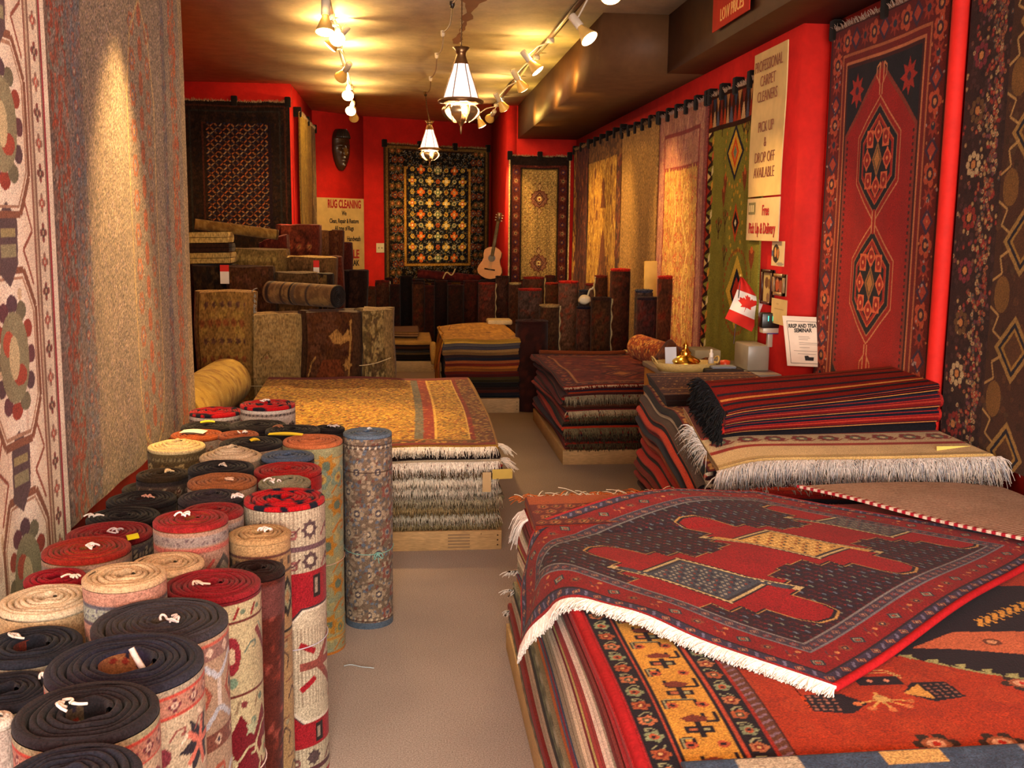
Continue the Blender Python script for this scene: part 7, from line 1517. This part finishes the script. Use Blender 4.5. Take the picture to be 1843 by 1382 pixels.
m.tube(np.stack([p[0]+0.03+0.05*k, np.full(8, 9.37), p[2]+0.08+0.10*k+0.02*np.sin(k*5)], 1), 0.009, lin('#b8a888'), 5); tag(m.build('plastic_bag', PAPER), 'crumpled white plastic bag on a brown roll', 'plastic bag')
# dark red rolls lying along the tops at the back
zr_ = ony(800, 498, 13.5)[2]
lr = lyroll('long dark red roll lying on its side in front of the navy floral rug', (ony(752, 492, 13.6)[0], 13.62, 1.0), (ony(868, 500, 13.5)[0], 13.55, 0.93), 0.06, mot(.4, 1, '#481410', ['#581c14', '#380e0a'], 100, 0.03), '#2c100c')
for (px, py, w_) in ((752, 500, 0.09), (865, 505, 0.09)):   # bundles that carry it
    a = ony(px, py, 13.6); m = MB(); m.rbox(a[0]-w_, a[0]+w_, 13.4, 13.75, 0, 0.935 if px < 800 else 0.865, lin('#1c0f0b'), 0.03); tag(m.build('folded_rug', WOOLFAR), 'near black standing bundle under the '+('left' if px < 800 else 'right')+' end of the long dark red roll', 'folded rug', GK)
p = ony(803, 492, 13.4); k = np.linspace(0, 1, 24); m = MB(); m.tube(np.stack([p[0]-0.04+0.16*k, 13.44+0*k, p[2]-0.07+0.13*k+0.045*np.sin(k*PI*2.0)], 1), 0.009, lin('#c8a868'), 5); m.build('twine', YARN, lr)
# cream board
m = MB(); a, b = ony(1163, 470, 8.36), ony(1199, 470, 8.36)
def fn(x, y, z): return np.array([x, y+0.05*z/1.2, z])
m.rbox(a[0], b[0]-0.02, 8.35, 8.38, zr+0.004, a[2], lin('#c0984c'), 0.006, fn); m.rbox(b[0]-0.018, b[0]+0.01, 8.345, 8.385, zr+0.004, a[2]-0.03, lin('#b0a89c'), 0.004, fn); tag(m.build('cream_board', PAPER), 'cream board leaning against the right wall behind the rolls', 'board')

# ------------------------------------------------------------------ guitar on the back wall
g0 = ony(880, 503, 12.80); g1 = ony(901, 385, 12.92); ax = (g1-g0); GLn = np.linalg.norm(ax); ax /= GLn; s = GLn/1.0
n = np.array([-0.25, -1.0, 0.05]); n -= ax*(n@ax); n /= np.linalg.norm(n); sd = np.cross(ax, n)
G_ = lambda a, b, d: g0+ax*a*s+sd*b*s-n*d*s*-1
root = empty('guitar', tuple(g0), 'light brown acoustic guitar propped against the back wall beside the navy floral rug', 'guitar')
yy = np.linspace(0, 0.48, 40); wdt = np.interp(yy, [0, 0.02, 0.06, 0.12, 0.18, 0.24, 0.30, 0.36, 0.42, 0.46, 0.48], [0.03, 0.10, 0.165, 0.188, 0.175, 0.14, 0.122, 0.135, 0.13, 0.085, 0.03])
OR_ = lin('#b8742a')
m = MB(); m.grid([[G_(y, w_*q, 0.09) for q in np.linspace(-1, 1, 9)] for y, w_ in zip(yy, wdt)], OR_); m.build('soundboard', VARN, root)
m = MB(); ring = [(y, w_) for y, w_ in zip(yy, wdt)]+[(y, -w_) for y, w_ in zip(yy[::-1], wdt[::-1])]; m.grid([[G_(y, w_, d) for d in (0.0, 0.09)] for y, w_ in ring+ring[:1]], lin('#5c2c14')); m.grid([[G_(y, w_*q, 0.0) for q in (-1, 0, 1)] for y, w_ in zip(yy, wdt)], lin('#5c2c14')); m.build('body_side', VARN, root)
m = MB(); th = np.linspace(0, 2*PI, 24); m.grid([[G_(0.31+r_*math.sin(t_), r_*math.cos(t_), 0.0915+h_) for t_ in th] for r_, h_ in ((0.0005, 0), (0.045, 0))], lin('#140c08')); m.build('sound_hole', VARN, root)
m = MB(); m.grid([[G_(0.31+r_*math.sin(t_), r_*math.cos(t_), 0.092) for t_ in th] for r_ in (0.046, 0.056)], lin('#4c2810')); m.build('rosette', VARN, root)
m = MB(); m.box(0.13, 0.15, -0.08, 0.08, 0.09, 0.1, lin('#2c160c'), G_); m.build('bridge', VARN, root, False)
m = MB(); m.box(0.34, 0.86, -0.026, 0.026, 0.085, 0.1, lin('#2a1810'), G_)
m.build('neck', VARN, root, False)
m = MB(); m.box(0.86, 1.0, -0.036, 0.036, 0.07, 0.086, lin('#4c2c18'), G_); m.build('headstock', VARN, root, False)
for q in (-1, 1):
    for k in range(3): m = MB(); m.tube([G_(0.885+k*0.04, q*0.034, 0.078), G_(0.885+k*0.04, q*0.058, 0.078)], 0.007*s, lin('#b8a888'), 6); m.build('tuning_peg', METAL, root)
for k in range(6): m = MB(); m.tube([G_(0.14, -0.022+k*0.0088, 0.103), G_(0.87, -0.018+k*0.0072, 0.103)], 0.0012*s, lin('#b09c70'), 4); m.build('string', METAL, root)
m = MB(); m.rbox(g0[0]-0.12, g0[0]+0.12, 12.78, 12.98, 0, g0[2]-0.005, lin('#241410'), 0.03); tag(m.build('folded_rug', WOOLFAR), 'dark standing bundle on which the guitar rests', 'folded rug', GK)

# ------------------------------------------------------------------ desk corner
root = empty('desk', (1.75, 5.95, 0), 'grey-topped desk with tan side behind the kilim pile', 'desk'); DZ = 0.80
m = MB(); m.rbox(1.45, 2.11, 5.57, 6.2, DZ-0.03, DZ, lin('#8c8478'), 0.006); m.build('desktop', PLAS, root, False)
m = MB(); m.rbox(1.46, 1.49, 5.6, 6.18, 0, DZ-0.03, lin('#a8742c'), 0.003); m.build('side_panel', WOOD, root, False)
m = MB(); m.rbox(1.49, 2.07, 5.6, 5.63, 0, DZ-0.03, lin('#9c907c'), 0.003); m.build('front_panel', WOOD, root, False)
m = MB(); m.rbox(2.07, 2.10, 5.6, 6.18, 0, DZ-0.03, lin('#a8742c'), 0.003); m.build('side_panel', WOOD, root, False)
root = empty('cash_register', (1.98, 5.8, DZ), 'pale grey cash register box with raised black display on the desk', 'cash register')
m = MB(); m.rbox(1.95, 2.08, 5.70, 5.95, DZ, DZ+0.15, lin('#8c8474'), 0.012); m.build('casing', PLAS, root)
m = MB(); q = lambda *a: ony(*a); a, b = ony(1369, 590, 5.7), ony(1407, 563, 5.7); m.rbox(a[0], b[0], 5.68, 5.75, a[2], b[2], lin('#14100e'), 0.008); dsp = m.build('display', PLAS, root)
m = MB(); m.rbox(a[0]+0.01, b[0], 5.685, 5.75, a[2]-0.03, a[2], lin('#b8ac98'), 0.004); m.rbox((a[0]+b[0])/2-0.015, (a[0]+b[0])/2+0.015, 5.70, 5.73, DZ+0.14, a[2]-0.02, lin('#a89c88'), 0.004); m.build('display_stand', PLAS, root)
for t_, u_ in (('1', 0.3), ('1', 0.52), ('0', 0.72)): text(t_, 0.042, (a[0]+(b[0]-a[0])*u_, 5.6785, a[2]+(b[2]-a[2])*0.62), (1, 0, 0), (0, 0, 1), LED, dsp, sx=0.9, name='digit')
m = MB(); a, b = ony(1381, 601, 5.69), ony(1401, 593, 5.69); m.box(a[0], b[0], 5.686, 5.7, a[2], b[2], lin('#4c4090')); m.build('blue_badge', PLAS, root, False)
m = MB(); a = ony(1352, 640, 6.0); m.rbox(1.72, 1.88, 5.98, 6.18, DZ, DZ+0.09, lin('#8c7c5c'), 0.008); tag(m.build('cardboard_box', PAPER), 'low tan cardboard box on the desk left of the register', 'box')
# seminar sheet
Y_ = 5.44; cs = [ony(1408, 568, Y_), ony(1474, 571, Y_-0.02), ony(1488, 661, Y_-0.08), ony(1417, 658, Y_-0.08)]
TL_, TR_, BR_, BL_ = [np.array(c_) for c_ in cs]
def SP(u, v, e=0.0): p = TL_*(1-u)*v+TR_*u*v+BR_*u*(1-v)+BL_*(1-u)*(1-v); return p+np.array([0, -1.0, 0])*(e+0.006*math.sin(v*PI))
m = MB(); sheet(m, np.array([[SP(u, v) for v in np.linspace(0, 1, 10)] for u in np.linspace(0, 1, 8)]), np.tile(lin('#e4d0b8'), (8, 10, 1)), np.array([0, -1., 0]), 0.0015); sh = m.build('notice', PAPER); tag(sh, 'white framed sheet announcing a seminar, standing at the right end of the desk', 'notice')
m = MB()
for a_, b_ in (((0.1, 0.06), (0.1, 0.9)), ((0.1, 0.9), (0.9, 0.9)), ((0.9, 0.9), (0.9, 0.06)), ((0.9, 0.06), (0.1, 0.06))): m.tube([SP(a_[0]+(b_[0]-a_[0])*k, a_[1]+(b_[1]-a_[1])*k, 0.001) for k in np.linspace(0, 1, 6)], 0.0012, lin('#4c4440'), 4)
m.build('printed_frame', PAPER, sh)
ux = (TR_-TL_); uz = TL_-BL_
text('RRSP AND TFSA', 0.03, SP(0.5, 0.81, 0.002), ux, uz, INK_BLACK, sh, sx=0.72, bold=0.0008); text('SEMINAR', 0.03, SP(0.5, 0.72, 0.002), ux, uz, INK_BLACK, sh, sx=0.8, bold=0.0008)
for v_, u0_, u1_ in ((0.6, 0.36, 0.64), (0.57, 0.36, 0.66), (0.54, 0.36, 0.6), (0.475, 0.36, 0.84), (0.445, 0.36, 0.84), (0.38, 0.36, 0.62), (0.31, 0.2, 0.8), (0.25, 0.3, 0.76)):
    m = MB(); m.tube([SP(u0_, v_, 0.001), SP(u1_, v_, 0.001)], 0.0010, lin('#8c8078'), 4); m.build('printed_line', PAPER, sh)
m = MB(); m.add([SP(a_, b_, 0.0015) for a_, b_ in ((0.47, 0.12), (0.68, 0.12), (0.7, 0.19), (0.58, 0.19), (0.55, 0.22), (0.46, 0.21))], lin('#2c2828'), [[0, 1, 2, 3], [0, 3, 4, 5]]); m.build('printed_emblem', PAPER, sh, False)
# flag
rowsF = [(0, (1333, 498), (1338, 500)), (0.12, (1330, 508), (1350, 515)), (.25, (1327, 521), (1362, 534)), (.45, (1321, 537), (1373, 547)), (.75, (1313, 556), (1362, 577)), (1, (1305, 573), (1353, 597))]
def FL(s_, t_):
    S_0 = [r_[0] for r_ in rowsF]; l = [np.interp(s_, S_0, [r_[1][k] for r_ in rowsF]) for k in (0, 1)]; r2 = [np.interp(s_, S_0, [r_[2][k] for r_ in rowsF]) for k in (0, 1)]
    px, py = l[0]+(r2[0]-l[0])*t_, l[1]+(r2[1]-l[1])*t_; return ony(px, py, 5.95+0.02*math.sin(t_*6+s_*3))
c = Cv(1.0, 0.9, 160, '#c8281c'); c.rect(0.25, 0, 0.75, 0.9, '#e4dcd0')
leaf = [(0, -0.5), (0.02, -0.22), (0.24, -0.26), (0.2, -0.14), (0.44, 0.06), (0.36, 0.1), (0.4, 0.26), (0.24, 0.22), (0.2, 0.3), (0.1, 0.18), (0.14, 0.42), (0.06, 0.38), (0, 0.52)]
leaf = leaf+[(-a_, b_) for a_, b_ in leaf[::-1][1:]]
c.poly([(0.5-b_*0.42, 0.45+a_*0.72) for a_, b_ in leaf], '#c8281c')
m = MB(); P_ = np.array([[FL(u, v) for v in np.linspace(0, 1, c.ny)] for u in np.linspace(0, 1, c.nx)]); sheet(m, P_, c.lin(), np.array([0, -1., 0]), 0.002)
fg = m.build('flag', PAPER); tag(fg, 'small red and white maple leaf flag on a stick beside the cash register', 'flag')
m = MB(); a, b = ony(1333, 496, 5.97), np.array([ony(1366, 640, 5.97)[0]-0.16, 5.97, DZ+0.13]); m.tube([a, (a+b)/2, b], 0.004, lin('#3c2010'), 6); m.lathe([(0.001, 0.01), (0.008, 0), (0.001, -0.01)], lin('#c8a040'), a, 8); m.build('stick', VARN, fg)
# tray with brass bell, bottle and card
TY = 5.76
root = empty('basket', (1.6, TY, DZ), 'shallow cream basket at the near left of the desk', 'basket')
m = MB(); m.lathe([(0.0005, 0.004), (0.13, 0.004), (0.16, 0.05), (0.165, 0.05), (0.135, 0.0), (0.0005, 0.0)], lin('#b89c5c'), (1.60, TY, DZ), 28, scale=(1.15, 0.75)); m.build('bowl', WOOD, root)
for sx_ in (-1, 1): m = MB(); k = np.linspace(0, PI, 12); m.tube(np.stack([1.60+sx_*(0.175+0.02*np.sin(k)), TY+0.05*np.cos(k), DZ+0.045+0.035*np.sin(k)], 1), 0.005, lin('#b89c5c'), 6); m.build('handle', WOOD, root)
root = empty('brass_dish', (1.60, TY, DZ+0.01), 'covered brass dish with a pointed finial standing in the cream basket', 'dish')
bc = (1.60, TY, DZ+0.006)
m = MB(); m.lathe([(0.0005, 0), (0.05, 0.0), (0.07, 0.02), (0.085, 0.045), (0.06, 0.05)], lin('#c89838'), bc, 24); m.build('dish', BRASS, root)
m = MB(); m.lathe([(0.088, 0.047), (0.08, 0.06), (0.04, 0.078), (0.03, 0.085), (0.036, 0.095), (0.022, 0.11), (0.012, 0.13), (0.016, 0.138), (0.008, 0.15), (0.0005, 0.175)], lin('#d8a840'), bc, 24); m.build('lid', BRASS, root)
root = empty('spray_bottle', (1.73, 5.74, DZ+0.05), 'small clear bottle with white cap beside the brass dish', 'bottle')
m = MB(); m.lathe([(0.0005, 0), (0.016, 0), (0.017, 0.045), (0.01, 0.055)], lin('#b0a89c'), (1.735, 5.70, DZ+0.03), 14); m.build('bottle', PLAS, root)
m = MB(); m.lathe([(0.011, 0.053), (0.012, 0.075), (0.007, 0.08), (0.007, 0.098), (0.0005, 0.1)], lin('#e0d8cc'), (1.735, 5.70, DZ+0.03), 12); m.build('cap', PLAS, root)
m = MB(); a = np.array([1.475, 5.72, DZ+0.02]); sheet(m, np.array([[a+[x, 0.03*z_/0.12+0.2*x, z_] for z_ in (0, 0.115)] for x in (0.0, 0.035, 0.07)]), np.tile(lin('#b8bcc4'), (3, 2, 1)), np.array([0, -1., 0]), 0.002); tag(m.build('card', PAPER), 'bluish white card standing at the left end of the cream basket', 'card')
m = MB(); m.lathe([(0.0005, 0), (0.028, 0), (0.03, 0.05), (0.0005, 0.056)], lin('#c8401c'), (1.85, 5.80, DZ), 16); tag(m.build('orange_jar', PLAS), 'little orange-red jar right of the cream basket', 'jar')
m = MB(); m.rbox(1.68, 1.9, 5.6, 5.72, DZ, DZ+0.025, lin('#2c2420'), 0.006); m.rbox(1.72, 1.86, 5.62, 5.7, DZ+0.026, DZ+0.04, lin('#7c8088'), 0.004); tag(m.build('notebook', PAPER), 'dark notebook with papers lying on the front of the desk', 'notebook')
# brown cloth bundle behind the tray
U, V = np.meshgrid(np.linspace(0, 1, 30), np.linspace(0, 1, 20), indexing='ij')
Zc = DZ+0.012+0.13*np.exp(-((U-0.25)/0.2)**2)*np.sin(V*PI)**0.7+0.05*np.exp(-((U-0.75)/0.25)**2)*np.sin(V*PI)+0.012*np.sin(U*23+V*7)*np.sin(V*PI)
C = np.where((np.sin(U*40+V*8) > 0.6)[..., None], lin('#7c4420'), lin('#4c2814')); m = MB(); sheet(m, np.stack([1.5+0.36*U, 5.93+0.24*V, Zc], -1), C, np.array([0, 0, 1.]), 0.01); tag(m.build('brown_cloth', WOOL), 'crumpled brown patterned cloth behind the basket on the desk', 'cloth')
